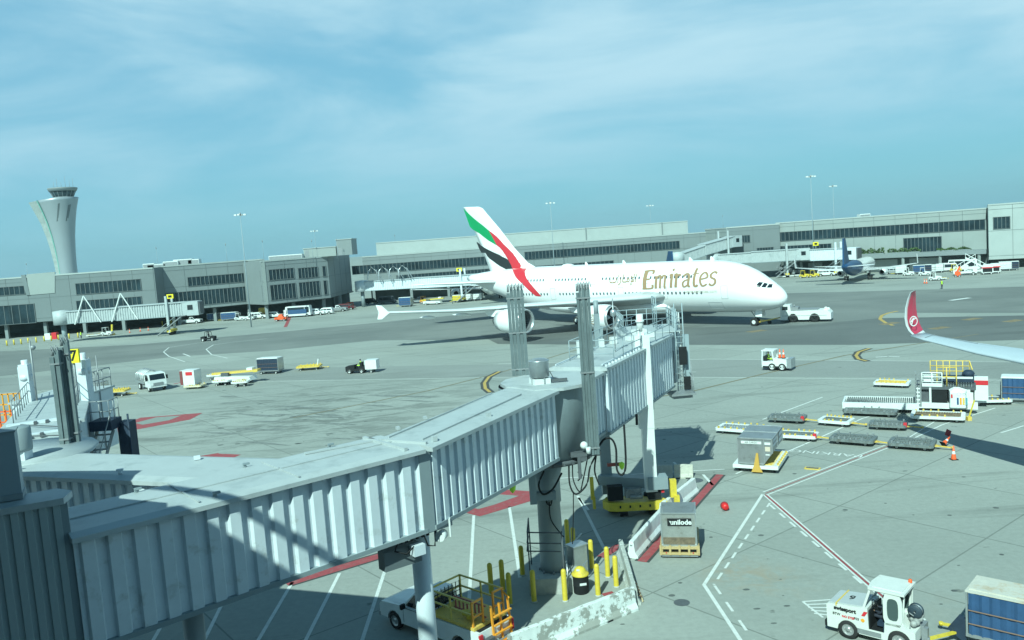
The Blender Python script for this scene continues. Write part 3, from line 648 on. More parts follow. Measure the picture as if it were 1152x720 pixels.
# ---------------------------------------------------------------- a smaller twin-jet
def twinjet(name, label, loc, rz, L_=36., fm=None, tailm=None, span=17.5, stripe=None, R=1.9, enginem=None, cat='airliner', eo=5.0, es=1.0):
    t = thing(name, label, cat, loc, rz); zc = 1.45+R; FH = 7.6*R/1.9; T = [(0, .03, -.35), (.4, .5, -.3), (1.2, .95, -.2), (2.5, 1.4, -.08), (4.5, 1.8, 0), (6.5, 1.9, 0), (L_*.66, 1.9, 0), (L_*.8, 1.5, .35), (L_*.92, .8, .85), (L_, .2, 1.2)]
    mb = MB(); mb.loft([[(x, R/1.9*r*cos(2*pi*i/24), zc+dz+R/1.9*r*sin(2*pi*i/24)) for i in range(24)] for x, r, dz in T]); f = mb.build('fuselage', fm or air_white, t)
    mb = MB()
    for k in range(int(L_*.62/.85)):
        x = 5.5+k*.85
        for sg in (1, -1):
            yy = R*.975; mb.poly(*[(x+a, sg*(yy+.02), zc+.45+b) for a, b in ((-.14, -.2), (.14, -.2), (.14, .2), (-.14, .2))])
    mb.build('cabin_windows', winm, f)
    mb = MB()
    for sg in (1, -1): mb.poly((1.6, sg*.5, zc+.62), (1.75, sg*1.08, zc+.45), (2.5, sg*1.25, zc+.62), (2.35, sg*.62, zc+1.1))
    mb.build('cockpit_windows', dark, f)
    for sg in (1, -1):
        mb = MB(); mb.loft([foil(L_*.34, 7.2, sg*1.2, zc-1.0, .12), foil(L_*.34+5.2, 4.0, sg*7, zc-.5, .11), foil(L_*.34+9.0, 1.6, sg*span, zc+.5, .1)]); wg = mb.build('wing', air_white, t)
        mb = MB(); mb.prismY([(L_*.34+9.2, zc+.5), (L_*.34+11.0, zc+2.8), (L_*.34+11.6, zc+2.8), (L_*.34+10.8, zc+.5)], sg*span, sg*(span+.1)); mb.build('winglet', air_white, wg)
        mb = MB(); x0 = L_*.34-.8; mb.lathe([(r_*es, h_*es) for r_, h_ in [(.8, 0), (.88, -.1), (1.0, .4), (1.02, 1.4), (.85, 3.0), (.6, 3.9), (.5, 3.8)]], (x0, sg*eo, zc-1.75), 'X', 20); e = mb.build('engine', enginem or air_white, t)
        mb = MB(); mb.lathe([(.79*es, .05), (.75*es, .6), (.02, .62)], (x0, sg*eo, zc-1.75), 'X', 20); mb.build('intake_duct', blackm, e)
        mb = MB(); mb.prismY([(x0+1, zc-.95), (x0+2, zc-.7), (x0+5, zc-.8), (x0+3, zc-1.1)], sg*eo-.12, sg*eo+.12); mb.build('engine_pylon', air_white, e)
        mb = MB(); mb.loft([foil(L_-5.2, 3.6, sg*.4, zc+.9, .1), foil(L_-2.6, 1.5, sg*6.6, zc+1.3, .1)]); mb.build('tailplane', air_white, t)
        mb = MB(); mb.cyl((L_*.5, sg*2.8, .55), (L_*.5, sg*2.8, zc-1), .12); mg = mb.build('main_gear', mgrey, t)
        a, b = MB(), MB(); wheel_pair(a, b, L_*.5, sg*2.8, .55, .55, .35); a.build('tyre', tyre, mg); b.build('rim', rimm, mg)
    mb = MB(); mb.prismY([(L_-7.5, zc+1.4), (L_-3.4, zc+FH), (L_-1.4, zc+FH), (L_-.6, zc+1.2)], -.16, .16); fi = mb.build('fin', tailm or air_white, t)
    mb = MB(); mb.cyl((3.6, 0, .4), (3.6, 0, zc-1.3), .1); mg = mb.build('nose_gear', mgrey, t); a, b = MB(), MB(); wheel_pair(a, b, 3.6, 0, .38, .38, .22); a.build('tyre', tyre, mg); b.build('rim', rimm, mg)
    return t, f, fi
# ---------------------------------------------------------------- passenger walkways and jet bridges
def corr(mb, A, B, z0, z1, pitch, depth, out, z0b=None, z1b=None, start=.0, hi=.48, sl=.085):
    A, B = Vector((A[0], A[1], 0)), Vector((B[0], B[1], 0)); L_ = (B-A).length; d = (B-A)/L_; n = Vector(out).normalized()
    z0b = z0 if z0b is None else z0b; z1b = z1 if z1b is None else z1b
    u = 0; P = []
    while u < L_-1e-6:
        for fu, h in ((0, 0), (.5-hi/2-sl, 0), (.5-hi/2, depth), (.5+hi/2, depth), (.5+hi/2+sl, 0)):
            uu = u+fu*pitch
            if uu < L_: P.append((uu, h))
        u += pitch
    P.append((L_, 0)); pts = []
    for uu, h in P:
        t = uu/L_; q = A+d*uu+n*h; pts += [(q.x, q.y, z0+(z0b-z0)*t), (q.x, q.y, z1+(z1b-z1)*t)]
    mb.add(pts, [(2*i, 2*i+2, 2*i+3, 2*i+1) for i in range(len(P)-1)])
def tunnel(parent, A, B, w, z0, z1, pitch, depth, side=1, roofmat=bridge_r, wallmat=bridge_w, z0b=None, z1b=None, fascia=.0, world=True, nm='tunnel', ov=.18):
    """near wall runs A->B; the body lies to the left of A->B when side=1"""
    A, B = Vector((A[0], A[1], 0)), Vector((B[0], B[1], 0)); d = (B-A).normalized(); n = Vector((-d.y, d.x, 0))*side
    za, zb = (z0, z0 if z0b is None else z0b), (z1, z1 if z1b is None else z1b)
    mb = MB(world)
    corr(mb, A, B, za[0], zb[0], pitch, depth, -n, za[1], zb[1]); corr(mb, A+n*w, B+n*w, za[0], zb[0], pitch, depth, n, za[1], zb[1])
    i_ = n*.03
    P = []
    for e, k in ((A, 0), (B, 1)):
        for q, z in ((e+i_, za[k]), (e+n*w-i_, za[k]), (e+n*w-i_, zb[k]), (e+i_, zb[k])): P.append((q.x, q.y, z))
    mb.add(P, [(0, 3, 2, 1), (4, 5, 6, 7), (0, 1, 5, 4)])
    wl = mb.build(nm, wallmat, parent)
    mb = MB(world); o = depth+ov; P = []
    for e, k in ((A-d*.06, 0), (B+d*.06, 1)):
        for q, z in ((e-n*o, zb[k]-.10), (e-n*o, zb[k]+.03), (e-n*(o-.35), zb[k]+.10), (e+n*(w+o-.35), zb[k]+.10), (e+n*(w+o), zb[k]+.03), (e+n*(w+o), zb[k]-.10)): P.append((q.x, q.y, z))
    mb.add(P, [(0, 1, 7, 6), (1, 2, 8, 7), (2, 3, 9, 8), (3, 4, 10, 9), (4, 5, 11, 10), (5, 0, 6, 11), (0, 5, 4, 3, 2, 1), (6, 7, 8, 9, 10, 11)])
    rf = mb.build('roof', roofmat, parent)
    mb = MB(world)      # sill beam under both walls
    for q in (-n*(depth*.6), n*(w+depth*.6)):
        mb.bar((A+q).to_3d()+Vector((0, 0, za[0]-.06)), (B+q).to_3d()+Vector((0, 0, za[1]-.06)), .16, .14)
    mb.build('sill_beam', bridge_g, parent)
    return wl, rf, d, n
FA = Vector((-11.22, 20.0, 0)); FB = Vector((-3.3, 26.45, 0)); FC = Vector((1.5, 34.8, 0))
wk = thing('fixed_walkway', 'raised walkway of ribbed white steel panels crossing the lower left, half in shade', 'walkway', (-3.9, 27.6, 0))
wl, rf, d, n = tunnel(wk, FA, FB, 2.55, 6.48, 9.32, .62, .12, z0b=6.68)
mb = W()
for t in (.28,): mb.bar(FA+n*1.3+Vector((0, 0, 9.44)), FB+n*1.3+Vector((0, 0, 9.44)), .05, .03)
mb.bar(FB-d*.55-n*.1+Vector((0, 0, 9.45)), FB-d*.55+n*2.6+Vector((0, 0, 9.45)), .12, .1)
mb.bar(FB-d*2.9+n*2.3+Vector((0, 0, 9.46)), FB-d*.4+n*1.9+Vector((0, 0, 9.45)), .14, .05)
for u in (3.1, 6.0): mb.bar(FA+d*u-n*.1+Vector((0, 0, 9.44)), FA+d*u+n*2.6+Vector((0, 0, 9.44)), .05, .03)
mb.build('roof_seam', bridge_r, rf)
mb = W()
for u, v in ((3.6, .1), (5.4, 2.5), (2.2, 2.5), (8.3, 2.5)): p = FA+d*u+n*v; mb.cyl((p.x, p.y, 9.4), (p.x, p.y, 9.5), .07, .05, n=8); mb.box((p.x+.05, p.y, 9.52), (.2, .09, .06), .6)
mb.build('roof_fitting', bridge_g, rf)
mb = W(); mb.bar(FB+n*.0+Vector((0, 0, 7.85)), FB+n*0+Vector((0, 0, 7.86)), .1); 
mb = W(); q = [FB-n*.13-d*.12, FB-n*.13+d*.3, FB+n*.3+d*.3, FB+n*.3-d*.12]; mb.prism([(p.x, p.y) for p in q], 6.55, 9.25); mb.build('joint_frame', bridge_g, wk)
wl2, rf2, d2, n2 = tunnel(wk, FB+Vector((.22, .12, 0)), FC, 2.1, 6.72, 9.32, .50, .11, z0b=6.5, z1b=9.36, nm='second_tunnel')
mb = W()
for v in (.35, 1.75): mb.bar(FB+d2*.7+n2*v+Vector((0, 0, 9.45)), FB+d2*8.2+n2*(v+.25)+Vector((0, 0, 9.5)), .035, .05)
for u, v in ((.75, -.1), (4.4, -.05)): p = FB+d2*u+n2*v; mb.box((p.x, p.y, 9.5), (.16, .16, .16), .5)
mb.bar(FB+d2*.3-n2*.1+Vector((0, 0, 9.46)), FB+d2*.3+n2*2.3+Vector((0, 0, 9.46)), .1, .08)
for u in (1.9, 3.6): p = FB+d2*u+n2*2.25; mb.box((p.x, p.y, 9.47), (.12, .16, .1), .5)
mb.build('roof_conduit', bridge_r, rf2)
# columns and hanging gear of the walkway
def col(parent, px, py, Y, r, z0, z1, mat=bridge_g, n=20):
    p = AY(px, py, Y); mb = W(); mb.cyl((p.x, p.y, z0), (p.x, p.y, z1), r, n=n); return mb.build('column', mat, parent), p
c1, p1 = col(wk, 475, 640, 27.9, .33, 0, 6.25, bridge_w); col(wk, 218, 705, 23.4, .3, 0, 6.25)
mb = W(); mb.bar((p1.x-.9, p1.y-.75, 6.1), (p1.x+1.0, p1.y+.9, 6.1), .3, .3); mb.build('cross_beam', bridge_g, wk)
def hang(parent, nm, mat, px, py, Y, dx, dy, dz, rz=0): p = AY(px, py, Y); mb = W(); mb.box(p, (dx, dy, dz), rz); return mb.build(nm, mat, parent)
hb = hang(wk, 'hanging_cabinet', M('dark_bridge_steel', (.13, .155, .165), .5), 450, 625, 26.3, 1.35, .45, .62, rad(36))
hang(wk, 'cable_box', bridge_w, 470, 618, 26.2, .42, .3, .34, rad(36))
p = AY(497, 602, 27.0); mb = W(); mb.cyl(p+Vector((-.05, -.16, 0)), p+Vector((.05, .14, 0)), .17, n=16); mb.box(p+Vector((-.2, .06, .15)), (.1, .2, .7)); mb.box(p+Vector((.28, .15, .2)), (.05, .2, .6)); mb.build('bell_lamp', white, wk)
mb = W()
p = AY(470, 604, 26.3)
for k in range(6): mb.box((p.x-.5+k*.16, p.y-.4+k*.13, p.z), (.09, .06, .12), .6)
mb.tube([p+Vector((-.6, -.5, 0)), p+Vector((-.7, -.5, -.25)), p+Vector((-.35, -.4, -.4)), p+Vector((-.1, -.3, -.2))], .03); mb.tube([p+Vector((.2, 0, .05)), p+Vector((.3, .1, -.35)), p+Vector((.5, .3, -.45)), p+Vector((.55, .3, .1))], .03)
mb.build('underside_cable', blackm, wk)
# ---- boxy end of the walkway at the bottom-left corner with the plant box on it
bxn = thing('walkway_end_room', 'dark shaded room of narrow ribbed panels at the bottom left corner, end of the walkway', 'gatehouse', (-14, 20, 0))
E0 = Z(67, 566, 10.2); E1 = Z(-60, 589, 10.2); E0, E1 = Vector((E0.x, E0.y, 0)), Vector((E1.x, E1.y, 0))
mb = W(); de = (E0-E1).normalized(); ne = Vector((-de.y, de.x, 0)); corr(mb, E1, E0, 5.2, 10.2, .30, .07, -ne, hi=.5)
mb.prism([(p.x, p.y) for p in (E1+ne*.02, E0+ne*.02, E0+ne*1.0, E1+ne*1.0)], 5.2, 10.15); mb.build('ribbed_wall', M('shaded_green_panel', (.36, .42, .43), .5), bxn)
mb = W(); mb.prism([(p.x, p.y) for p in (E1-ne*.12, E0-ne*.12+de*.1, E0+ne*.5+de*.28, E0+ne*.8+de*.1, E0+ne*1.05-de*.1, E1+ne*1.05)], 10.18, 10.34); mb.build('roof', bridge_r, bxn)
mb = W(); q = E0+ne*.12+de*.06; mb.box((q.x, q.y, 7.68), (.2, .24, 4.96), rzof(E1, E0)); mb.build('corner_post', bridge_g, bxn)
mb = W(); q = E0+ne*.9-de*.5; mb.box((q.x, q.y, 2.6), (.7, .7, 5.2)); q = E1+ne*.9; mb.box((q.x, q.y, 2.6), (.7, .7, 5.2)); mb.build('column', bridge_g, bxn)
pb = thing('rooftop_plant_box', 'plain blue-grey box standing on the dark ribbed room at the left edge', 'plant box', (-14.5, 21.5, 10.36))
Q0 = Z(25.5, 560.5, 10.36); Q1 = Z(-60, 575, 10.36); dq = (Q0-Q1).normalized(); nq = Vector((-dq.y, dq.x, 0))
zt = AY(19, 484, Q0.y).z
mb = W(); mb.prism([(p.x, p.y) for p in (Q1, Q0, Q0+nq*.6, Q1+nq*.6)], 10.5, zt-.04); mb.build('casing', M('blue_grey_steel', (.27, .34, .38), .5, var=.03, scale=1), pb)
mb = W(); mb.prism([(p.x, p.y) for p in (Q1-nq*.03, Q0-nq*.03+dq*.03, Q0+nq*.63+dq*.03, Q1+nq*.63)], zt-.04, zt); mb.prism([(p.x, p.y) for p in (Q1-nq*.06, Q0-nq*.06+dq*.02, Q0+nq*.63+dq*.03, Q1+nq*.63)], 10.36, 10.5); mb.build('edge_trim', bridge_g, pb)
# ---- walkway B
wb = thing('fixed_walkway', 'sunlit ribbed walkway running left behind the shaded one, under the number seven bridge', 'walkway', (-13, 26, 0))
B0, B1_ = Vector((-20.4, 28.4, 0)), Vector((-8.5, 24.0, 0))
wlb, rfb, db, nb = tunnel(wb, B0, B1_, 2.3, 6.3, 9.30, .45, .09)
mb = W()
for u in (3.8, 8.2): p = B0+db*u+nb*.15; mb.cyl((p.x, p.y, 9.4), (p.x, p.y, 9.5), .06, n=8); mb.box((p.x, p.y, 9.53), (.2, .1, .06), .2)
p = B0+db*9.7+nb*1.9; mb.box((p.x, p.y, 9.48), (.2, .14, .12), .4)
mb.build('roof_fitting', bridge_w, rfb)
mb = W(); mb.cyl((-15, 27, 0), (-15, 27, 6.3), .3); mb.build('column', bridge_g, wb)
# ---- telescopic bridge
def L2W(O, az):
    return Matrix.Translation(Vector((O[0], O[1], 0))) @ Matrix.Rotation(pi/2-rad(az), 4, 'Z')
def railing(mb, pts, h=1.05, r=.025, mids=(.55,), post=1.2):
    for a, b in zip(pts, pts[1:]):
        a, b = Vector(a), Vector(b); L_ = (b-a).length; k = max(1, round(L_/post)); up = Vector((0, 0, 1))
        for i in range(k+1): p = a+(b-a)*i/k; mb.cyl(p, p+up*h, r, n=6)
        for m in (*mids, 1): mb.cyl(a+up*h*m, b+up*h*m, r, n=6)
def tubebundle(parent, px0, py0, px1, py1, Y, n=5, wtot=.8, name='cable_mast', mat=M('cable_mast_grey', (.15, .19, .20), .5, .2, var=.15, scale=2), zlo=None):
    a, b = AY(px0, py0, Y), AY(px1, py1, Y)
    zl = b.z if zlo is None else zlo
    x = (a.x+b.x)/2
    for k in range(n):
        mb = W(); o = (k-(n-1)/2)*wtot/n; dz = (-.15, .1, 0, .12, -.05)[k % 5]
        mb.box((x+o, Y+(k % 2)*.05, (a.z+dz+zl)/2), (wtot/n*.92, wtot/n*.8, a.z+dz-zl)); q = mb.build(name, mat, parent)
    mb = W()
    for k in range(n): mb.cyl((x+(k-(n-1)/2)*wtot/n, Y+.05, a.z-.1), (x+(k-(n-1)/2)*wtot/n, Y+.05, a.z+.22), .055, n=6); mb.tube([(x+(k-(n-1)/2)*wtot/n, Y, a.z+.1), (x+(k-(n-1)/2)*wtot/n+.05, Y-.12, a.z+.3), (x+(k-(n-1)/2)*wtot/n+.12, Y-.1, a.z+.05)], .02, 4)
    for z in (a.z-.4, (a.z+zl)/2, zl+.3): mb.box((x, Y+.08, z), (wtot*1.05, .3, .06))
    mb.build('pulley_head', mgrey, parent)
M('mast_grey2', (.30, .37, .40), .5)
jb = thing('jet_bridge', 'main telescopic jet bridge in the centre with ribbed tunnel, wheeled drive column and railed roof', 'jet bridge', (1.6, 36.8, 0))
CX, CY = 1.15, 36.95
mb = W(); mb.lathe([(1.98, 6.1), (1.98, 9.35)], (CX, CY, 0), 'Z', 40); mb.lathe([(.02, 6.1), (1.98, 6.1)], (CX, CY, 0), 'Z', 40); mb.build('rotunda', bridge_g, jb)
mb = W(); R_c = 2.35; mb.prism([(CX+(R_c if t < 1.7 else 1.85)*cos(t)*1.02, CY+(R_c if t < 1.7 else 1.85)*sin(t)) for t in [rad(a) for a in (-100, -70, -45, -20, 5, 30, 60, 90, 120, 150, 180, 210, 238)]], 9.36, 9.5); cap = mb.build('rotunda_roof', bridge_r, jb)
mb = W(); mb.lathe([(2.02, 6.0), (2.06, 6.0), (2.06, 6.22), (2.02, 6.22)], (CX, CY, 0), 'Z', 40)
for k in range(30): a = 2*pi*k/30; mb.box((CX+2.08*cos(a), CY+2.08*sin(a), 6.1), (.09, .09, .12), a)
mb.build('turning_ring', dgrey, jb)
mb = W(); q = Z(607.5, 431, 9.5); mb.box((q.x, q.y, 9.62), (.75, .75, .24), .3); mb.build('tank_base', white, jb)
mb = W(); mb.lathe([(.02, .30), (.44, .30), (.44, .98), (.47, 1.0), (.44, 1.04), (.25, 1.1), (.02, 1.12)], (q.x, q.y, 9.5), 'Z', 28)
for a in range(4): mb.box((q.x+.4*cos(a*1.57+.5), q.y+.4*sin(a*1.57+.5), 9.7), (.06, .06, .35))
mb.build('roof_tank', galv, jb); mb = W(); mb.box((q.x+.85, q.y-.1, 9.6), (.7, .16, .12), .1); mb.tube([(q.x+.46, q.y, 10.0), (q.x+.6, q.y, 9.7), (q.x+.9, q.y, 9.62)], .025); mb.build('roof_pipe', dgrey, jb)
tubebundle(jb, 577, 326, 588, 425, 38.7, 5, .80, zlo=9.5); tubebundle(jb, 651, 325, 671, 505, 34.95, 5, .58, zlo=6.45)
OT = (1.6, 36.8); MT = L2W(OT, 25.5)
def lw(x, y, z=0): return MT @ Vector((x, y, z))
a, b = lw(1.7, -1.12), lw(4.6, -1.12); tunnel(jb, a, b, 2.24, 6.45, 9.28, .42, .08, nm='inner_tunnel')
a, b = lw(3.3, -1.3), lw(15.9, -1.3); wl3, rf3, d3, n3 = tunnel(jb, a, b, 2.6, 6.35, 9.45, .50, .12, z0b=6.3, z1b=9.42, nm='outer_tunnel', ov=.1)
mb = W()
for v in (-1.2, 1.2): mb.bar(lw(3.4, v, 9.62), lw(10, v, 9.62), .06, .06)
for k in range(14): mb.box(lw(3.6+k*.5, -1.32, 9.55), (.1, .1, .12))
mb.build('roof_rail_track', bridge_w, jb)
# cab and its rotunda
mb = W(); ck = lw(16.0, 0); mb.lathe([(1.3, 6.2), (1.3, 9.4)], (ck.x, ck.y, 0), 'Z', 28); mb.lathe([(.02, 9.45), (1.4, 9.45), (1.4, 9.35)], (ck.x, ck.y, 0), 'Z', 28); mb.build('cab_rotunda', bridge_w, jb)
cabM = MT @ Matrix.Translation((16.0, 0, 0)) @ Matrix.Rotation(rad(24), 4, 'Z')
mb = W(); mb.T = cabM; mb.bx(.6, 3.9, -1.75, 1.75, 6.2, 9.5); cab = mb.build('cab', bridge_w, jb)
mb = W(); mb.T = cabM; mb.bx(2.2, 3.7, -1.80, -1.76, 7.4, 8.9); mb.bx(3.91, 3.95, -1.5, 1.5, 7.2, 8.9); mb.build('cab_window', dark, cab)
mb = W(); mb.T = cabM
for k in range(5): x = 3.95+k*.22; mb.bx(x, x+.12, -1.6+k*.02, 1.6, 6.1+.05*k, 9.4-.05*k)
mb.build('canopy_bellows', dgrey, jb)
mb = W(); mb.T = cabM; mb.bx(-.1, 4.1, -1.85, 1.85, 9.5, 9.58); mb.build('cab_roof', bridge_r, jb)
# roof railings
mb = W(); railing(mb, [lw(5.2, 1.15, 9.55), lw(17.5, 1.25, 9.55)], 1.0, .022); railing(mb, [lw(5.2, 1.15, 9.55), lw(5.2, -1.2, 9.55)], 1.0, .022, (.33, .66), 1.2); railing(mb, [lw(5.2, -1.2, 9.55), lw(9.4, -1.35, 9.55)], 1.0, .022, (.5,), 1.4); railing(mb, [lw(11, -1.3, 9.55), lw(15, -1.5, 9.6)], 1.0, .022)
mb.build('roof_railing', MATS['mast_grey2'], jb)
mb = W(); mb.T = cabM; railing(mb, [(.0, -1.7, 9.6), (3.9, -1.7, 9.6), (3.9, 1.6, 9.6), (.2, 1.6, 9.6)], 1.1, .025, (.35, .7), .7); railing(mb, [(1.0, -.6, 9.6), (2.6, -.6, 9.6)], 2.0, .03, (.5, .75), .8)
for x in (.4, 1.5, 3.4): mb.cyl((x, -1.7, 6.4), (x, -1.7, 10.9), .035, n=6)
mb.build('cab_roof_railing', MATS['mast_grey2'], jb)
mb = W()
for x, y, dx, h in ((12.6, .2, .5, .25), (13.8, -.5, .6, .3), (11.2, .8, .35, .4), (9.6, .95, .25, .5), (15.4, .5, .8, .3), (6.2, 1.0, .2, .9)): mb.box(lw(x, y, 9.55+h/2), (dx, dx*.8, h), .4)
mb.build('roof_equipment', white, jb)
mb = W(); mb.cyl(lw(6.4, .9, 9.5), lw(6.4, .9, 11.9), .03, n=6); mb.cyl(lw(8.2, -.3, 9.5), lw(8.2, -.3, 12.4), .03, n=6); mb.lathe([(.02, 0), (.16, .1), (.16, .35), (.02, .45)], lw(8.2, -.3, 11.4), 'Z', 10); mb.build('aerial_pole', galv, jb)
# side ladder, control box, service landing
mb = W(); mb.T = cabM
for x in (.9, 1.5): mb.cyl((x, -1.98, 5.2), (x, -1.98, 10.6), .03, n=6)
for k in range(14): mb.cyl((.9, -1.98, 5.4+k*.37), (1.5, -1.98, 5.4+k*.37), .018, n=5)
mb.bx(1.7, 2.3, -2.1, -1.85, 7.4, 9.4); mb.build('cab_ladder', white, jb)
mb = W(); e_ = lw(16.3, -1.5)
for s_ in (0, .5): mb.cyl((e_.x+s_, e_.y, 5.6), (e_.x+s_, e_.y, 11.3), .035, n=6)
for k in range(14): mb.cyl((e_.x, e_.y, 5.8+k*.38), (e_.x+.5, e_.y, 5.8+k*.38), .02, n=5)
mb.bx(e_.x+.45, e_.x+.85, e_.y+.1, e_.y+.4, 6.6, 9.3); mb.build('end_ladder', MATS['mast_grey2'], jb)
mb = W(); mb.bx(e_.x+.15, e_.x+.6, e_.y-.3, e_.y-.1, 7.5, 8.6); mb.bx(e_.x+.4, e_.x+.8, e_.y-.1, e_.y+.1, 5.9, 6.7); mb.build('black_signal_box', blackm, jb)
ld = AY(766, 442, 50.5)
mb = W(); mb.box((ld.x, ld.y, ld.z), (1.55, 1.3, .12), .1); mb.box((ld.x, ld.y, ld.z-.18), (1.2, .9, .16), .1); mb.tube([(ld.x-.6, ld.y+.4, ld.z), (ld.x-1.1, ld.y+1.2, 6.2)], .07); fr = mb.build('service_landing', mgrey, jb)
mb = W(); railing(mb, [(ld.x+.7, ld.y-.5, ld.z), (ld.x+.7, ld.y+.6, ld.z)], 1.15, .025, (.35, .65), .55); mb.cyl((ld.x+.75, ld.y+.2, ld.z), (ld.x+.75, ld.y+.2, ld.z+1.9), .025, n=6); railing(mb, [(ld.x-.7, ld.y+.6, ld.z), (ld.x+.7, ld.y+.6, ld.z)], 1.1, .02, (.5,), .7)
railing(mb, [(ld.x-.9, ld.y+.7, 6.3), (ld.x-.2, ld.y+.7, 6.3)], 2.0, .025, (.25, .5, .75), .35); mb.build('landing_railing', mgrey, jb)
# drive column and bogie
pc = AY(719.5, 363, 45.3); pf = AY(735.5, 545, 45.2)
mb = W()
mb.box((pf.x-.15, 45.3, 3.35), (.66, .5, 3.9)); mb.box((pf.x-.22, 45.32, 7.6), (.82, .58, 5.2)); mb.box((pf.x-.25, 45.32, 10.3), (.36, .36, .5)); mb.cyl((pf.x-.25, 45.3, 10.4), (pf.x-.25, 45.3, 11.35), .19, n=12); mb.cyl((pf.x-.25, 45.3, 10.9), (pf.x-.25, 45.3, 11.0), .24, n=12)
mb.build('lift_column', white, jb)
p2 = AY(682, 530, 47.2)
mb = W(); mb.box((p2.x, 47.2, 3.6), (.6, .5, 5.5)); mb.box((p2.x+.05, 47.25, 7.6), (.5, .4, 6)); mb.box((p2.x, 47.3, 10.9), (.3, .3, .9)); mb.cyl((p2.x, 47.3, 11.2), (p2.x, 47.3, 12.1), .14, n=10); mb.build('lift_column', bridge_g, jb)
mb = W(); mb.bar((p2.x-.4, 47.1, 1.75), (pf.x+.7, 45.4, 1.75), .7, .55); mb.bar((p2.x-.2, 47, 6.15), (pf.x+.2, 45.3, 6.15), .4, .4); mb.box((pf.x+.2, 45.3, 1.9), (1.1, .8, .7)); mb.build('drive_crossbeam', bridge_w if False else bridge_g, jb)
for q, w_, in ((Z(704, 567, .0), 2.9), (Z(728, 566, .0), 1.9)):
    pass
bq = AY(716, 566, 45.1); bz = .62
bog = W(); bog.prism([(bq.x-1.8, 45.9), (bq.x-1.5, 45.3), (bq.x-1.1, 45.15), (bq.x+1.7, 45.0), (bq.x+1.7, 45.4), (bq.x+1.4, 46.2), (bq.x-1.5, 46.5)], .38, .85); bf = bog.build('bogie_frame', yellow, jb)
mb = W()
for k in range(5): mb.box((bq.x-.9+k*.55, 45.13-.03*k, .64), (.09, .03, .14))
mb.build('hazard_plate', blackm, bf)
for x in (bq.x-1.15, bq.x+.9): mb = W(); mb.cyl((x-.28, 46.4, .5), (x+.28, 46.3, .5), .5, n=18); mb.build('tyre', tyre, jb)
for x in (bq.x-.7, bq.x+1.0): mb = W(); mb.cyl((x-.2, 45.5, .36), (x+.2, 45.5, .36), .36, n=16); mb.build('tyre', tyre, jb)
mb = W(); mb.box((bq.x-1.1, 45.6, 1.35), (.85, .5, .8)); mb.box((bq.x+1.05, 45.4, 1.35), (.7, .5, .8)); mb.build('drive_motor_housing', blackm, jb)
mb = W(); mb.box((bq.x-.1, 45.6, 1.3), (.9, .4, .5)); mb.tube([(bq.x-.6, 45.4, 1.3), (bq.x-.3, 45.3, 1.6), (bq.x+.1, 45.3, 1.2), (bq.x+.5, 45.3, 1.5)], .04); mb.cyl((bq.x-.3, 45.4, 1.1), (bq.x+.4, 45.4, 1.1), .14); mb.build('hydraulic_unit', mgrey, jb)
mb = W(); mb.box((bq.x+1.5, 45.1, 1.6), (.16, .12, .55)); mb.build('red_lamp_housing', red, jb)
mb = W(); mb.box((bq.x+2.1, 45.2, 1.5), (.35, .3, 1.0)); mb.box((bq.x+2.25, 45.1, .8), (.3, .25, .6)); mb.box((bq.x-2.35, 45.9, 1.6), (.2, .2, 1.3)); mb.box((bq.x-2.28, 45.9, .75), (.16, .16, .7)); mb.build('bumper_post', yellow, jb)
mb = W(); mb.box((bq.x-.1, 46.36, 1.9), (.9, .02, .22), -.4); mb.build('yellow_plate', yellow2, jb)
# column, concrete foot, hanging bracket, cables
cq = AY(619.5, 600, 36.95); CXc = cq.x
mb = W(); mb.loft([[(CXc+.52*cos(2*pi*i/20)*k, 36.95+.52*sin(2*pi*i/20)*k, z) for i in range(20)] for z, k in ((.7, 1.12), (1.2, 1.08), (3.9, 1.0), (3.92, 1.12), (5.0, 1.12), (6.05, 1.7))]); mb.build('support_column', bridge_g, jb)
ft = thing('concrete_plinth', 'concrete block under the main bridge column, ringed by a dark railing', 'plinth', (CXc, 36.9, 0))
mb = MB(); mb.prism([(-1.15, -1.05), (1.0, -1.15), (1.2, .9), (-1.0, 1.0)], 0, .72); mb.build('block', conc, ft)
mb = MB(); 
for i in range(8): a = 2*pi*i/8; mb.cyl((.62*cos(a), .62*sin(a), .72), (.62*cos(a), .62*sin(a), .85), .04, n=6)
mb.build('anchor_bolt', mgrey, ft)
mb = W(); q = AY(599, 547, 35.6); mb.box((q.x, 35.6, q.z), (.3, .5, 1.5)); mb.box((q.x+.5, 35.75, q.z-.5), (1.0, .35, .35)); mb.box((q.x+.45, 36.2, 6.0), (1.4, .8, .3)); mb.build('hanging_bracket', bridge_g, jb)
mb = W()
def cable(*pts, r=.03):
    P = [AY(*q) for q in pts]; o = []
    for i, p in enumerate(smooth([(v.x, v.z) for v in P], 5)): o.append((p[0], P[0].y, p[1]))
    mb.tube(o, r, 6)
cable((612, 530, 35.4), (606, 545, 35.4), (611, 556, 35.4), (622, 550, 35.4), (632, 532, 35.4), r=.045)
cable((640, 524, 35.2), (641, 545, 35.2), (648, 556, 35.2), (660, 545, 35.2), (664, 525, 35.2), (673, 508, 35.2), r=.04)
cable((644, 522, 35.3), (645, 540, 35.3), (652, 553, 35.3), (656, 540, 35.3), (662, 510, 35.3), r=.03)
cable((645, 553, 35.3), (645, 580, 35.3), (644, 612, 35.3), r=.025)
cable((673, 503, 36), (680, 494, 36), (688, 494, 36), (693, 505, 36), (694, 528, 36), (700, 534, 36), (704, 522, 36), (702, 478, 36), r=.05)
cable((671, 510, 35.8), (669, 530, 35.8), (674, 545, 35.8), r=.04); cable((618, 565, 36.3), (620, 585, 36.3), (634, 604, 36.3), r=.03)
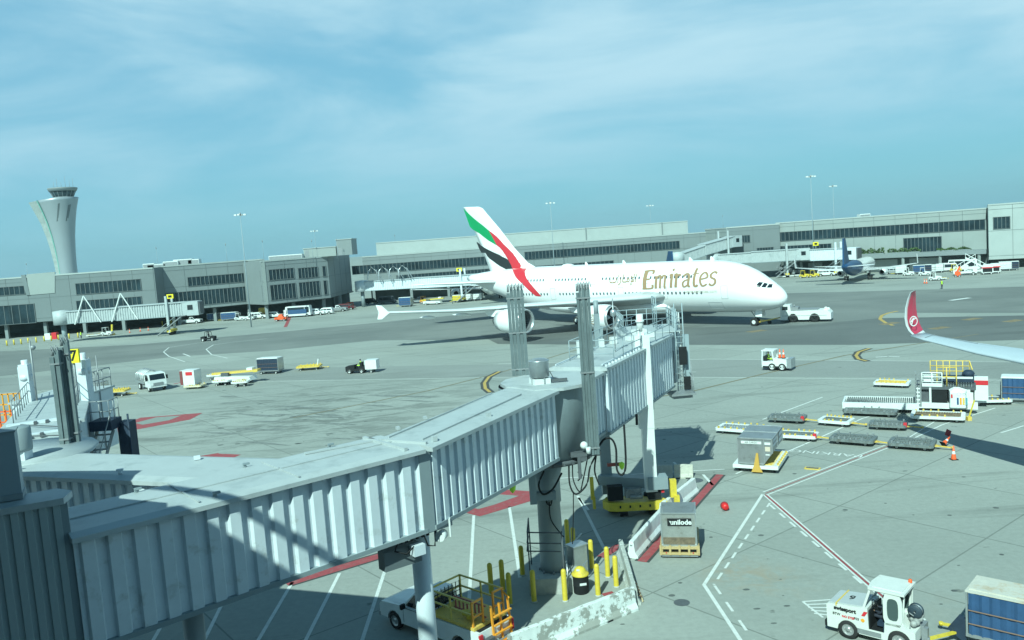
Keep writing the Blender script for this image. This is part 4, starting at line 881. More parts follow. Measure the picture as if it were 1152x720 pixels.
cable((616, 558, 36.3), (615, 566, 36.3), (620, 568, 36.3), (621, 556, 36.3), r=.035); cable((716, 466, 42), (716.5, 478, 42), r=.07)
cable((650, 531, 35.25), (655, 535, 35.25), (650, 541, 35.25), r=.03)
mb.build('hanging_cable', blackm, jb)
mb = W(); q = AY(657, 501, 34.9); mb.sphere(q, .17, 12, 8); q = AY(662, 507, 34.8); mb.cyl(q+Vector((0, 0, -.12)), q+Vector((0, 0, .15)), .1); mb.build('white_lamp_globe', white, jb)
mb = W(); q = AY(668, 507, 35); mb.box(q+Vector((-.35, .2, -.15)), (1.3, .35, .18)); mb.box(q+Vector((-.65, .1, -.7)), (.14, .14, 1.0)); mb.box(q+Vector((-.5, .2, -.3)), (.4, .3, .3)); mb.build('cable_carrier_arm', dgrey, jb)
for q_, lab in (((576.5, 549, 33.8), ''), ((699.5, 524, 43), '')):
    q = AY(*q_); mb = W(); mb.lathe([(.02, -.22), (.12, -.1), (.15, .12), (.06, .2), (.02, .22)], q, 'Z', 10); mb.build('lime_warning_lamp', hiviz, jb)
mb = W(); q = AY(691, 522.5, 43.2); mb.box(q, (.75, .15, .16)); mb.build('red_lattice_arm', M('dull_red_steel', (.28, .06, .05), .6), jb)
# ---- bridge number seven
b7 = thing('jet_bridge', 'jet bridge on the left edge carrying a yellow sign with the number 7', 'jet bridge', (-17.8, 29.6, 0))
M7 = L2W((-17.9, 29.8), -25.5)
def l7(x, y, z=0): return M7 @ Vector((x, y, z))
c = l7(0, 0); mb = W(); mb.lathe([(1.9, 6.1), (1.9, 9.35)], (c.x, c.y, 0), 'Z', 32); mb.lathe([(2.3, 9.3), (2.3, 9.45), (.02, 9.5)], (c.x, c.y, 0), 'Z', 14); mb.build('rotunda', bridge_r, b7)
mb = W(); mb.cyl((c.x, c.y, 0), (c.x, c.y, 6.1), .5, n=18); mb.build('support_column', bridge_g, b7)
tunnel(b7, l7(1.6, -1.05), l7(3.9, -1.05), 2.1, 6.4, 9.2, .45, .08, nm='inner_tunnel'); tunnel(b7, l7(3.5, -1.2), l7(7.2, -1.2), 2.4, 6.3, 9.35, .45, .1, z0b=6.2, z1b=9.25, nm='middle_tunnel'); tunnel(b7, l7(6.6, -1.35), l7(17, -1.35), 2.7, 6.1, 9.3, .5, .12, z0b=5.6, z1b=8.9, nm='outer_tunnel')
mb = W()
for x in (3.6, 6.8):
    mb.bar(l7(x, -1.35, 9.38), l7(x, 1.35, 9.38), .3, .22)
mb.build('section_collar', bridge_w, b7)
mb = W()
for x in (3.45, 6.65):
    for y in (-.2, .25): mb.box(l7(x, y, 9.42), (.28, .12, .16), rad(115))
mb.bar(l7(3.9, -.9, 9.55), l7(6.6, .8, 9.45), .04); mb.bar(l7(2.2, -.9, 9.5), l7(3.5, .9, 9.5), .04); mb.build('roller_pair', dgrey, b7)
tubebundle(b7, 66, 397, 70, 515, 30.6, 2, .34, zlo=6.4); tubebundle(b7, 75.5, 386, 82, 515, 30.9, 2, .36, zlo=6.4)
for px, pt, Y in ((27, 405, 45), (92, 397, 43.5)):
    p = AY(px, pt, Y); mb = W(); mb.box((p.x, Y, 6), (.5, .45, p.z-.9+1.2-3.5+ (p.z-6)*0+2)); mb.box((p.x, Y, (p.z-.7+1)/2+.5), (.55, .5, p.z-2.0)); mb.cyl((p.x, Y, p.z-1.2), (p.x, Y, p.z), .17, n=10); mb.cyl((p.x, Y, p.z-1.1), (p.x, Y, p.z-.8), .32, n=10); mb.build('lift_column', bridge_w, b7)
pL, pR = AY(27, 450, 45), AY(92, 440, 43.5); mb = W(); mb.bar((pL.x, 45, 1.7), (pR.x, 43.5, 1.7), .6, .5); mb.build('drive_crossbeam', bridge_g, b7)
for f_ in (.25, .75): x = pL.x+(pR.x-pL.x)*f_; mb = W(); mb.cyl((x-.3, 44.3, .5), (x+.3, 44.3, .5), .5, n=16); mb.build('tyre', tyre, b7)
C7 = M7 @ Matrix.Translation((18.4, 0, 0)) @ Matrix.Rotation(rad(-30), 4, 'Z')
mb = W(); mb.T = C7; mb.bx(-1.6, 2.6, -1.7, 1.7, 5.5, 8.9); mb.build('cab', bridge_w, b7)
mb = W(); mb.T = C7; mb.bx(-1.7, 2.7, -1.8, 1.8, 8.9, 9.0); mb.build('cab_roof', bridge_r, b7)
mb = W(); railing(mb, [l7(8, 1.2, 9.35), l7(19.5, 1.3, 9.0)], 1.0, .025); railing(mb, [l7(8.6, -1.2, 9.3), l7(16.5, -1.2, 9.0)], 1.0, .025); mb.T = C7; railing(mb, [(-1.5, -1.7, 9), (2.5, -1.7, 9), (2.5, 1.7, 9)], 1.1, .03, (.5,), .8)
for x in (-.2, .5, 1.2): mb.cyl((x, -1.75, 5), (x, -1.75, 11), .035, n=6)
mb.build('roof_railing', mgrey, b7)
p = AY(38, 385, 45); mb = W(); q = AY(39, 430, 45); mb.cyl((q.x, 45, 8.5), (q.x, 45, AY(38, 383, 45).z), .05, n=6); mb.sphere(AY(37, 391, 45), .14); mb.build('lamp_pole', mgrey, b7)
s = AY(83, 400.5, 42.5)
mb = W(); mb.box((s.x, 42.5, s.z), (.62, .12, .72), rad(-8)); sg = mb.build('number_sign', M('sign_yellow', (.85, .70, .03), .5), b7)
mb = W(); mb.cyl((s.x-.1, 42.6, 8.9), (s.x-.1, 42.6, s.z), .05, n=6); mb.build('sign_post', mgrey, b7)
lettering(sg, '7', (s.x-b7.location.x+.008, 42.43-b7.location.y, s.z), (cos(rad(-8)), sin(rad(-8)), 0), (0, 0, 1), .78, blackm, 'sign_number', .015)
# side stairs and navy canopy next to the cab
sx = AY(119, 480, 43); mb = W()
ptop = AY(119, 477, 43); mb.box((ptop.x, 43, ptop.z), (1.15, 1.2, .5)); sl_ = mb.build('stair_landing', navy, b7)
mb = W()
for k in range(9): mb.box((ptop.x, 42.7-.3*k, ptop.z-.5-k*.32), (.75, .26, .04))
for x in (-.42, .42): mb.bar((ptop.x+x, 42.9, ptop.z-.3), (ptop.x+x, 40.0, ptop.z-3.4), .05, .22)
mb.build('stair_flight', mgrey, b7)
mb = W(); railing(mb, [(ptop.x-.5, 42.5, ptop.z+.2), (ptop.x+.5, 42.5, ptop.z+.2), (ptop.x+.5, 43.5, ptop.z+.2)], 1.1, .025, (.5,), .6); mb.bar((ptop.x+.48, 42.8, ptop.z+.8), (ptop.x+.48, 40.0, ptop.z-2.3), .04); mb.build('stair_railing', mgrey, b7)
cv = AY(140, 472, 43.5); mb = W(); mb.prism([(cv.x-.32, 43.3), (cv.x+.32, 43.2), (cv.x+.36, 44), (cv.x-.3, 44.1)], 3.2, cv.z-.1); mb.cyl((cv.x+.33, 43.2, 3), (cv.x+.33, 43.2, cv.z+.35), .05, n=6)
for z in (4.3, 5.4): mb.cyl((cv.x-.35, 43.25, z), (cv.x+.37, 43.15, z+.05), .03, n=5)
mb.build('navy_canopy', navy, b7)
tk = thing('vent_cylinder', 'short grey vent cylinder on the walkway roof beside the plain box', 'vent', (0, 0, 9.4))
q = Z(25, 517, 9.45); tk.location = (q.x, q.y, 9.42)
mb = MB(); mb.lathe([(.02, .35), (.36, .35), (.38, .45), (.38, 1.15), (.33, 1.2), (.02, 1.22)], (0, 0, 0), 'Z', 24); mb.build('drum', bridge_g, tk)
mb = MB(); mb.box((0, 0, .18), (.5, .5, .36)); mb.build('stand', bridge_w, tk)
# ---- distant jet bridges
def farbridge(label, P0, P1, z, w=2.8, h=2.9, afr=(), colour=bridge_w, sign=None, stairs=True, z1=None, cabcol=None):
    P0, P1 = Vector((*P0, 0)), Vector((*P1, 0)); t = thing('jet_bridge', label, 'jet bridge', P0); d = (P1-P0).normalized(); n = Vector((-d.y, d.x, 0)); L_ = (P1-P0).length; z1 = z if z1 is None else z1
    mb = W(); mb.lathe([(.02, z-.1), (2, z-.1), (2, z+h+.1), (.02, z+h+.3)], P0, 'Z', 20); mb.build('rotunda', colour, t)
    mb = W(); mb.cyl(P0, P0+Vector((0, 0, z)), .55, n=12); mb.build('support_column', bridge_g, t)
    zm = z+(z1-z)*.5
    tunnel(t, P0+d*1.5-n*w*.43, P0+d*L_*.5-n*w*.43, w*.86, z+.1, z+h-.1, .55, .12, wallmat=colour, z0b=zm+.1, z1b=zm+h-.1, nm='inner_tunnel'); tunnel(t, P0+d*L_*.45-n*w/2, P0+d*L_-n*w/2, w, zm, zm+h+.1, .55, .14, wallmat=colour, z0b=z1, z1b=z1+h+.1, nm='outer_tunnel')
    e = P0+d*(L_+1.2); mb = W(); mb.box((e.x, e.y, z1+h/2), (3.6, 3.4, h+.3), atan2(d.y, d.x)); cb = mb.build('cab', cabcol or colour, t)
    mb = W(); mb.box((e.x+d.x*1.9, e.y+d.y*1.9, z1+h/2), (.5, 3.0, h-.2), atan2(d.y, d.x)); mb.build('canopy_bellows', dgrey, t)
    mb = W(); q = e-n*1.72; mb.box((q.x, q.y, z1+h*.6), (1.2, .06, 1.1), atan2(d.y, d.x)); mb.build('cab_window', dark, cb)
    for s_ in (-1, 1): q = P0+d*L_*.86+n*s_*(w/2+.45); mb = W(); mb.box((q.x, q.y, (z1+h+1.8)/2+.3), (.5, .5, z1+h+1.2)); mb.build('lift_column', colour, t)
    q = P0+d*L_*.86; mb = W(); mb.box((q.x, q.y, 1), (1, w+1.4, .5), atan2(d.y, d.x)); mb.build('bogie_frame', yellow, t)
    for s_ in (-1, 1): r = q+n*s_*w*.35; mb = W(); mb.cyl(r+Vector((0, 0, .5))-n*.3, r+Vector((0, 0, .5))+n*.3, .5, n=12); mb.build('tyre', tyre, t)
    for u in afr:
        for s_ in (-1,):
            a = P0+d*u-n*(w/2+.35); mb = W(); zz = z+h+3.2; mb.bar(a+d*-2.6+Vector((0, 0, z-.2)), a+Vector((0, 0, zz)), .32, .2); mb.bar(a+Vector((0, 0, zz)), a+d*3.2+Vector((0, 0, z-.1)), .2, .2)
            mb.build('truss_frame', white, t)
    if stairs:
        a = P0+d*(L_-.5)-n*2.2; mb = W(); mb.bar(a+Vector((0, 0, z1)), a-d*6+Vector((0, 0, .2)), .9, .18); mb.box((a.x, a.y, z1), (1.6, 1.2, .15), atan2(d.y, d.x)); mb.build('side_stairs', mgrey, t)
        mb = W(); mb.bar(a-n*.5+Vector((0, 0, z1+1)), a-n*.5-d*6+Vector((0, 0, 1.2)), .08); mb.build('stair_railing', galv, t)
    if sign:
        q = P0+d*sign; mb = W(); mb.box((q.x, q.y, z1+h+1.6), (1.5, .3, 1.0)); s_ = mb.build('number_sign', MATS['sign_yellow'], t); mb = W(); mb.box((q.x, q.y-.17, z1+h+1.6), (.8, .04, .5)); mb.build('sign_number', blackm, s_); mb = W(); mb.cyl((q.x, q.y, z1+h), (q.x, q.y, z1+h+1.1), .08, n=6); mb.build('sign_post', mgrey, t)
    return t
farbridge('distant jet bridge on the far left with two white A-shaped frames over its ribbed tunnel', (-102.5, 190), (-74.5, 191.5), 4.3, 2.9, 2.9, (6.0, 14.2), bridge_r, sign=24.5)
farbridge('distant jet bridge at the centre left under looping white hoops, behind the airliner wing tip', (-42.5, 240), (-8, 230), 4.6, 2.8, 2.8, (), bridge_w, sign=30)
farbridge('distant jet bridge sloping up beside the central terminal above the airliner roof', (48, 236), (66, 246), 6.2, 3, 3, (), bridge_r, z1=9.6, sign=None, stairs=False)
farbridge('distant jet bridge in front of the darker joining block, above the airliner nose', (60, 243), (82.5, 236), 4.8, 3, 3, (), bridge_r)
farbridge('distant jet bridge right of the airliner nose beside the parked blue-tailed jet', (80, 240), (93, 228), 4.4, 3, 3, (), bridge_w, sign=9)
farbridge('grey jet bridge cut by the right edge beside the pale end block', (131, 196), (150, 178), 4.2, 3, 3, (), bridge_w)
hp = thing('hoop_frame', 'row of looping white tube hoops standing on the centre left jet bridge', 'frame', (-38, 237, 7.5))
for k, x in enumerate((-38.5, -35.3, -32.2, -29.5)):
    mb = W(); y = 238.2-(x+42)*.29; mb.tube([(x-1.5, y-1.6, 7.6), (x-1.1, y-1.6, 10.2), (x, y-1.6, 11.3), (x+1.1, y-1.6, 10.2), (x+1.7, y-1.6, 7.6)], .13, 5); mb.tube([(x+1.1, y-1.6, 10.6), (x+2.6, y-1.6, 7.6)], .1, 5); mb.build('hoop', galv, hp)
# ---------------------------------------------------------------- terminal buildings
panel_g = M('grey_cladding', (.165, .193, .20), .55, var=.04, scale=.25)
panel_l = M('light_cladding', (.29, .325, .315), .55, var=.04, scale=.25)
panel_m = M('mid_grey_cladding', (.215, .245, .25), .55, var=.04, scale=.25)
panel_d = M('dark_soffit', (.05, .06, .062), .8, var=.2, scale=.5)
panel_w = M('pale_parapet', (.37, .41, .40), .55, var=.05, scale=.3)
mullm = M('mullion', (.12, .14, .145), .5)
roofm = M('flat_roof', (.30, .31, .30), .8, var=.1, scale=.3)
green = M('hedge_leaves', (.06, .11, .035), .8, var=.5, scale=2.5)
ZP = 15.6
def band(mbw, mbp, mbm, A, B, u0, u1, z0, z1, n, out):
    d = (B-A).normalized(); nn = Vector((d.y, -d.x, 0))*out; up = Vector((0, 0, 1))
    p0, p1 = A+d*u0+nn*.05, A+d*u1+nn*.05
    mbp.poly(p0+up*z0, p1+up*z0, p1+up*z1, p0+up*z1)
    for a, b in ((z0-.12, z0), (z1, z1+.12)):
        mbm.bar(A+d*(u0-.1)+nn*.1+up*(a+b)/2, A+d*(u1+.1)+nn*.1+up*(a+b)/2, .16, .12)
    for k in range(n+1):
        q = A+d*(u0+(u1-u0)*k/n)+nn*.1; mbm.bar(q+up*z0, q+up*z1, .10 if 0 < k < n else .18, .14)
def pixband(A, B, r):          # r = (xL, yTopL, yBotL, xR, yTopR, yBotR) in photo pixels on this facade
    d = (B-A).normalized(); xL, tL, bL, xR, tR, bR = r
    P1, P2, P3, P4 = PL(xL, tL, A, B), PL(xL, bL, A, B), PL(xR, tR, A, B), PL(xR, bR, A, B)
    return (P1-A).dot(d) if False else ((Vector((P1.x, P1.y, 0))-A).dot(d)), (Vector((P3.x, P3.y, 0))-A).dot(d), (P2.z+P4.z)/2, (P1.z+P3.z)/2
def facade(parent, A, B, z0, z1, mat, bands=(), depth=14, out=1, glassm=None, name='wall'):
    A, B = Vector((A[0], A[1], 0)), Vector((B[0], B[1], 0)); d = (B-A).normalized(); nn = Vector((d.y, -d.x, 0))*out
    mb = W(); q = [A, B, B-nn*depth, A-nn*depth]
    mb.prism([(p.x, p.y) for p in q], z0, z1); w = mb.build(name, mat, parent)
    mb = W(); q = [A+nn*.12-d*.05, B+nn*.12+d*.05, B-nn*.4+d*.05, A-nn*.4-d*.05]; mb.prism([(p.x, p.y) for p in q], z1-.25, z1+.12); mb.build('parapet_cap', panel_w, w)
    LW = (B-A).length
    if LW > 12 and name != 'upper_storey':
        mb = W(); k = int(LW/5.2)
        for i in range(1, k): p = A+d*(LW*i/k)+nn*.015; mb.bar(p+Vector((0, 0, z0+.05)), p+Vector((0, 0, z1-.3)), .07, .05)
        for zz in (z0+.9, z0+(z1-z0)*.52, z1-1.3): mb.bar(A+nn*.015+Vector((0, 0, zz)), B+nn*.015+Vector((0, 0, zz)), .05, .07)
        mb.build('cladding_joint', mullm, w)
    for r in bands:
        u0, u1, za, zb = pixband(A, B, r[:6]); n = r[6]
        mbp, mbm = W(), W(); band(None, mbp, mbm, A, B, u0, u1, za, zb, n, out)
        wi = mbp.build('window', glassm or glass, parent); mbm.build('window_frame', mullm, wi)
    return w
# left terminal
tl = thing('terminal_building', 'long grey terminal on the left with two rows of dark windows, below the control tower', 'terminal building', (-90, 215, 0))
KB = 1.075; ZS = 3.9
def kb(*l): return [(x*KB, y*KB) for x, y in l]
A1, B1 = kb((-160, 199.2), (-84, 197.6))
facade(tl, A1, B1, ZS, ZP, panel_g, [(-30, 325, 333, 27.5, 322.5, 332.2, 10), (-30, 345, 368, 38.5, 343.5, 362.5, 8), (85, 319.3, 331, 158, 314, 326.5, 14), (86, 339.5, 349, 159, 333, 345, 14)])
mb = W(); p = [PL(30, 308.5, A1, B1), PL(62, 305.8, A1, B1), PL(62, 329.5, A1, B1), PL(33, 332, A1, B1)]; mb.add([v+Vector((0, -.14, 0)) for v in p]+[v+Vector((0, .1, 0)) for v in p], [(0, 1, 2, 3), (7, 6, 5, 4), (0, 4, 5, 1), (1, 5, 6, 2), (2, 6, 7, 3), (3, 7, 4, 0)]); mb.build('light_wall_panel', panel_l, tl)
mb = W(); p = [PL(24, 309.5, A1, B1), PL(29, 309, A1, B1), PL(34, 332, A1, B1), PL(30, 332, A1, B1)]; mb.add([v+Vector((0, -.25, 0)) for v in p]+[v+Vector((0, .05, 0)) for v in p], [(0, 1, 2, 3), (7, 6, 5, 4), (0, 4, 5, 1), (1, 5, 6, 2), (2, 6, 7, 3), (3, 7, 4, 0)]); mb.build('sloping_fin', panel_g, tl)
A2, B2 = kb((-84, 202.5), (-65.9, 212.2))
facade(tl, A2, B2, ZS, ZP+.2, panel_m, [(211, 313.5, 321, 276, 306.2, 317.5, 14), (177, 329.5, 345.5, 277.5, 323.8, 340, 22)], name='set_back_wall')
mb = W(); mb.bx(-84.3*KB, -83.75*KB, 197.7*KB, 202.6*KB, ZS, ZP); mb.build('return_wall', panel_g, tl)
A3, B3 = kb((-65.9, 212.0), (-59.7, 202.1))
facade(tl, A3, B3, ZS, ZP+.2, panel_l, [(284, 305.5, 316.5, 293, 304.8, 316, 3), (285.5, 322, 338, 295, 321.5, 337.5, 3)], depth=1, name='projecting_bay_side')
A4, B4 = kb((-59.7, 202.1), (-46.0, 213.4))
facade(tl, A4, B4, ZS, ZP-.3, panel_m, [(302, 303.5, 314.5, 330, 302, 313.5, 7), (335, 302, 313, 357, 300.5, 311.5, 6), (362.3, 300, 311, 366, 299.5, 310.8, 1), (303.5, 320.5, 336.8, 332, 319.3, 336, 7), (336, 318.3, 334, 359, 316.2, 332.5, 6), (363.5, 316, 331.5, 367.2, 315.8, 331.2, 1)], depth=12, name='projecting_bay_front')
A5, B5 = kb((-46.0, 213.6), (-44.6, 236))
facade(tl, A5, B5, ZS, ZP-.2, panel_m, [], depth=10, out=1, name='corner_wall')
# roof, soffit, recessed dark ramp level, columns
mb = W(); mb.prism(kb((-160, 200.5), (-85, 199.5), (-85, 203.5), (-66, 213), (-64, 212), (-59, 204.5), (-47, 215), (-45, 236), (-160, 250)), ZP-.9, ZP-.7); mb.build('roof', roofm, tl)
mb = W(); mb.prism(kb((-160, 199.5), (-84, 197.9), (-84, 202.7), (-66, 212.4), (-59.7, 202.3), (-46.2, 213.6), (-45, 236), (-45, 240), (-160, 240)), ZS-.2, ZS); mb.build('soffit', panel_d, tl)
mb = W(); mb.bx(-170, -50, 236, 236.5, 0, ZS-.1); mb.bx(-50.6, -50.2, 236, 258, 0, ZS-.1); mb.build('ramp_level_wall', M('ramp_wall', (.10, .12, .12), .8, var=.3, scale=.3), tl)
for x, y in [(-150+i*9.5, 199.8-(i*.2)) for i in range(7)]+[(-82, 204.5), (-74.5, 208.5), (-67, 212.3), (-60, 203.5), (-54.5, 208), (-48, 213.2), (-45.6, 222), (-45.3, 232)]:
    x, y = x*KB, y*KB; mb = W(); mb.bx(x-.4, x+.4, y+.4, y+1.2, 0, ZS-.1); mb.build('column', panel_m, tl)
# plant rooms on the roof
def roofbox(label, name, xl, xr, yt, Y, z0, mat=panel_l, dep=8):
    a, b = AY(xl, yt, Y), AY(xr, yt, Y); zt = (a.z+b.z)/2
    t = thing(name, label, 'roof structure', ((a.x+b.x)/2, Y, z0)); mb = W(); mb.bx(a.x, b.x, Y, Y+dep, z0, zt); w = mb.build('wall', mat, t); mb = W(); mb.bx(a.x-.15, b.x+.15, Y-.15, Y+dep+.15, zt, zt+.2); mb.build('roof_cap', panel_w, t)
    mb = W(); mb.bx(a.x+.4, a.x+1.4, Y-.05, Y+.02, z0, z0+2); mb.build('louvre_door', mgrey, w); return t
roofbox('low grey plant room on the roof beside the taller one, above the projecting bay', 'roof_plant_room', 341, 377.6, 279, 228, ZP-.3)
roofbox('tall grey plant room rising highest on the left terminal roof', 'roof_stair_tower', 377.8, 395, 269.5, 228, ZP-.3, panel_m)
# central terminal
tc_ = thing('terminal_building', 'grey terminal behind the big airliner with a pale set-back upper storey', 'terminal building', (10, 262, 0))
A6, B6 = (-44.5, 256), (66, 262)
facade(tc_, A6, B6, 4.7, 14.3, panel_m, [(396, 299.5, 308.5, 553, 288.5, 297.5, 38), (590, 284, 292.5, 764, 271, 279, 44), (446, 309.5, 319.5, 557, 302.5, 312.5, 28), (600, 300, 309, 690, 293, 302, 18)], depth=30)
A7, B7 = (-44.6, 286), (63, 289)
facade(tc_, A7, B7, 14.2, 18.5, panel_w, [], depth=12, name='upper_storey')
for px in (659, 745): p = PL(px, 262, A7, B7); mb = W(); mb.bx(p.x-.15, p.x+.15, p.y-.4, p.y+.1, 14.3, 18.6); mb.build('wall_joint', panel_m, tc_)
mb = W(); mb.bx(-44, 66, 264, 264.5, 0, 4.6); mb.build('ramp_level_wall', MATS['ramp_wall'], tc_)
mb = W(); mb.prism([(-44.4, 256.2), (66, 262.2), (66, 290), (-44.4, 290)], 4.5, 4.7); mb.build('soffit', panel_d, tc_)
for i in range(10): mb = W(); x = -42+i*11.5; mb.bx(x-.4, x+.4, 257+i*.6, 257.8+i*.6, 0, 4.6); mb.build('column', panel_m, tc_)
# mid-right blocks
tm = thing('terminal_building', 'darker grey windowed block joining the central and right terminals, above the parked blue-tailed jet bridges', 'terminal building', (72, 258, 0))
tm['label'] = 'darker grey block with short window strips joining the central and right terminals'
facade(tm, (62.5, 262), (66, 250), 0, 15.2, panel_l, [], depth=6, name='pale_side_wall')
facade(tm, (66, 250.2), (80.5, 245.6), 0, 15.3, panel_g, [(808.5, 267, 274.5, 843.5, 264.7, 272.2, 11), (851.5, 279.5, 286.3, 870, 277.8, 285, 6)], depth=14)
mb = W(); mb.bx(63.5, 67, 249, 251.5, 0, 10); mb.build('stair_shaft', panel_l, tm)
# right terminal
tr = thing('terminal_building', 'pale grey terminal on the right with one long ribbon of windows and a planted ledge', 'terminal building', (105, 235, 0))
A8, B8 = (80.0, 247.4), (124.2, 215.6)
facade(tr, A8, B8, 4.0, 15.6, panel_l, [(869.5, 263.7, 273, 1108, 245.2, 256.2, 46), (877, 277.5, 290.5, 935, 274, 288, 14), (1016.5, 268.7, 284.5, 1059, 265.8, 282, 10)], depth=24)
mb = W(); dd = (Vector((*B8, 0))-Vector((*A8, 0))).normalized(); nn = Vector((dd.y, -dd.x, 0)); A_ = Vector((*A8, 0)); L8 = 54.4
q = [A_+dd*6, A_+dd*(L8+.3), A_+dd*(L8+.3)+nn*4.2, A_+dd*6+nn*4.2]; mb.prism([(p.x, p.y) for p in q], 4.0, 5.1); lg_ = mb.build('ledge', panel_m, tr)
mb = W(); q = [A_+dd*1, A_+dd*(L8), A_+dd*(L8)-nn*2.5, A_+dd*1-nn*2.5]; mb.prism([(p.x, p.y) for p in q], 0, 3.99); mb.build('ramp_level_wall', MATS['ramp_wall'], tr)
for u0, u1 in ((9, 13), (16, 22), (25, 33), (36, 43)): mb = W(); q = [A_+dd*u0+nn*.1, A_+dd*u1+nn*.1, A_+dd*u1-nn*.2, A_+dd*u0-nn*.2]; mb.prism([(p.x, p.y) for p in q], .1, 3.4); mb.build('roller_door', panel_w, tr)
for k in range(6): p = A_+dd*(8+k*9)+nn*3.6; mb = W(); mb.bx(p.x-.3, p.x+.3, p.y-.3, p.y+.3, 0, 4); mb.build('column', panel_l, tr)
A9, B9 = (123.0, 212.6), (160, 192)
facade(tr, A9, B9, 2.4, 16.4, panel_w, [(1117.5, 245, 257.5, 1136, 243.5, 256.5, 4)], depth=16, name='end_block')
facade(tr, (124.4, 215.4), (123.0, 212.6), 2.4, 15.9, panel_l, [], depth=1, name='end_block_side')
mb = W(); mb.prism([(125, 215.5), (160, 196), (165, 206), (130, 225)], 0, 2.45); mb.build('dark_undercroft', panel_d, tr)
# planting on the ledge
def leafclump(label, name, a, b, w, h, n, z):
    t = thing(name, label, 'plant', ((a.x+b.x)/2, (a.y+b.y)/2, z)); mb = W(); d = (b-a); nrm = Vector((-d.y, d.x, 0)).normalized()
    for i in range(n):
        u = random.random(); hh = h*(.45+.55*abs(sin(u*9+a.x)))*random.random()**.6; p = a+d*u+nrm*random.uniform(-w/2, w/2)+Vector((0, 0, hh)); s_ = random.uniform(.12, .34)
        v1 = Vector((random.uniform(-1, 1), random.uniform(-1, 1), random.uniform(-1, 1))).normalized()*s_; v2 = Vector((random.uniform(-1, 1), random.uniform(-1, 1), random.uniform(-1, 1))).normalized()*s_
        mb.poly(p-v1, p+v2, p+v1, p-v2)
    mb.build('foliage', green, t)
    mb = W(); mb.bar(a+Vector((0, 0, .12)), b+Vector((0, 0, .12)), w, .24); mb.build('planter', panel_m, t)
for (u0, u1, h, lab) in ((11, 20.5, 1.0, 'low hedge on the terminal ledge left of the tall glass bay'), (22, 30, 1.7, 'bushy hedge on the terminal ledge at the left foot of the greenish glass bay'), (31, 39, 1.4, 'hedge on the terminal ledge below the right half of the greenish glass bay'), (43, 51, .8, 'thin low hedge on the ledge beside the pale end block')):
    leafclump(lab, 'ledge_hedge', A_+dd*u0+nn*1.6+Vector((0, 0, 5.1)), A_+dd*u1+nn*1.6+Vector((0, 0, 5.1)), 1.3, h, 420, 5.1)
# rooftop units
def hvac(px, Y, z, w, h, lab):
    p = AY(px, 300, Y); t = thing('rooftop_unit', lab, 'rooftop unit', (p.x, Y, z), 0, 'air handling units on the terminal roofs'); mb = MB(); mb.bx(-w/2, w/2, 0, 2, .2, h); b = mb.build('casing', white, t); mb = MB(); mb.bx(-w/2+.1, w/2-.1, -.04, 0, .4, h-.2); mb.build('grille', mgrey, t)
    mb = MB(); mb.bx(-w/2, w/2, .1, .3, 0, .2); mb.bx(-w/2, w/2, 1.7, 1.9, 0, .2); mb.build('skid', mgrey, t)
for px, Y, w, h, lab in ((167, 225, 3, 1.3, 'small white unit at the left end of the rooftop row left of the tall mast'), (176, 225, 5, 1.0, 'wide low white unit second from left in the rooftop row'), (192, 225, 4, 1.5, 'white unit in the middle of the rooftop row left of the tall mast'), (206, 226, 5, 1.8, 'tallest white unit in the rooftop row left of the tall mast'), (218, 226, 3, 1.6, 'white unit at the right end of the rooftop row nearest the tall mast'), (322, 226, 9, 1.0, 'long flat white unit on the roof over the projecting bay'), (975, 238, 3, .9, 'small white unit on the right terminal roof')):
    hvac(px, Y, ZP-.7, w, h+.6, lab)
# ---------------------------------------------------------------- control tower
tw = thing('control_tower', 'tall flared white airport control tower with a dark glazed cab on top', 'control tower', (-265.5, 505, 0))
tm_w = M('tower_cladding', (.33, .37, .40), .38, .25, var=.03, scale=.1)
mb = MB(); cx = 0
prof = [(0, 5.9, 5.6), (14, 5.4, 5.2), (22, 5.6, 5.3), (30, 6.2, 5.6), (38, 7.1, 6.3), (46, 8.6, 7.4), (53, 10.4, 8.9), (58.5, 12.2, 10.4), (60.0, 12.8, 10.8)]
def tring(z, a, b, tilt=0, n=40):
    off = (z/60)**2*(-1.5)
    return [(off+a*cos(2*pi*i/n), b*sin(2*pi*i/n), z+tilt*cos(2*pi*i/n)*(a/12)) for i in range(n)]
mb.loft([tring(z, a*.92, b, .0 if z < 50 else .9) for z, a, b in prof]); sh_ = mb.build('shaft', tm_w, tw)
mb = MB()
P_ = [(z, a) for z, a, b in prof]
rl, rr = [], []
for z, a in P_:
    off = (z/60)**2*(-1.5); rl.append((off-a*.92-.55-(z/60)**2*3.2, -3.2, z-(.0 if z < 50 else .9))); rr.append((off-a*.92*.62, -a*.70, z-(.0 if z < 50 else .5)))
v = rl+rr; n = len(rl); mb.add(v+[(x, y+.6, z) for x, y, z in v], [(i, i+1, n+i+1, n+i) for i in range(n-1)]+[(2*n+i, 2*n+n+i, 2*n+n+i+1, 2*n+i+1) for i in range(n-1)]+[(i, 2*n+i, 2*n+i+1, i+1) for i in range(n-1)]); mb.build('side_screen', M('perforated_screen', (.33, .37, .36), .6, var=.2, scale=.8), tw)
mb = MB(); mb.tube([(x+.2, y-.35, z) for x, y, z in rr], .4, 5); mb.build('green_light_strip', M('green_glass', (.18, .42, .36), .3), tw)
mb = MB()
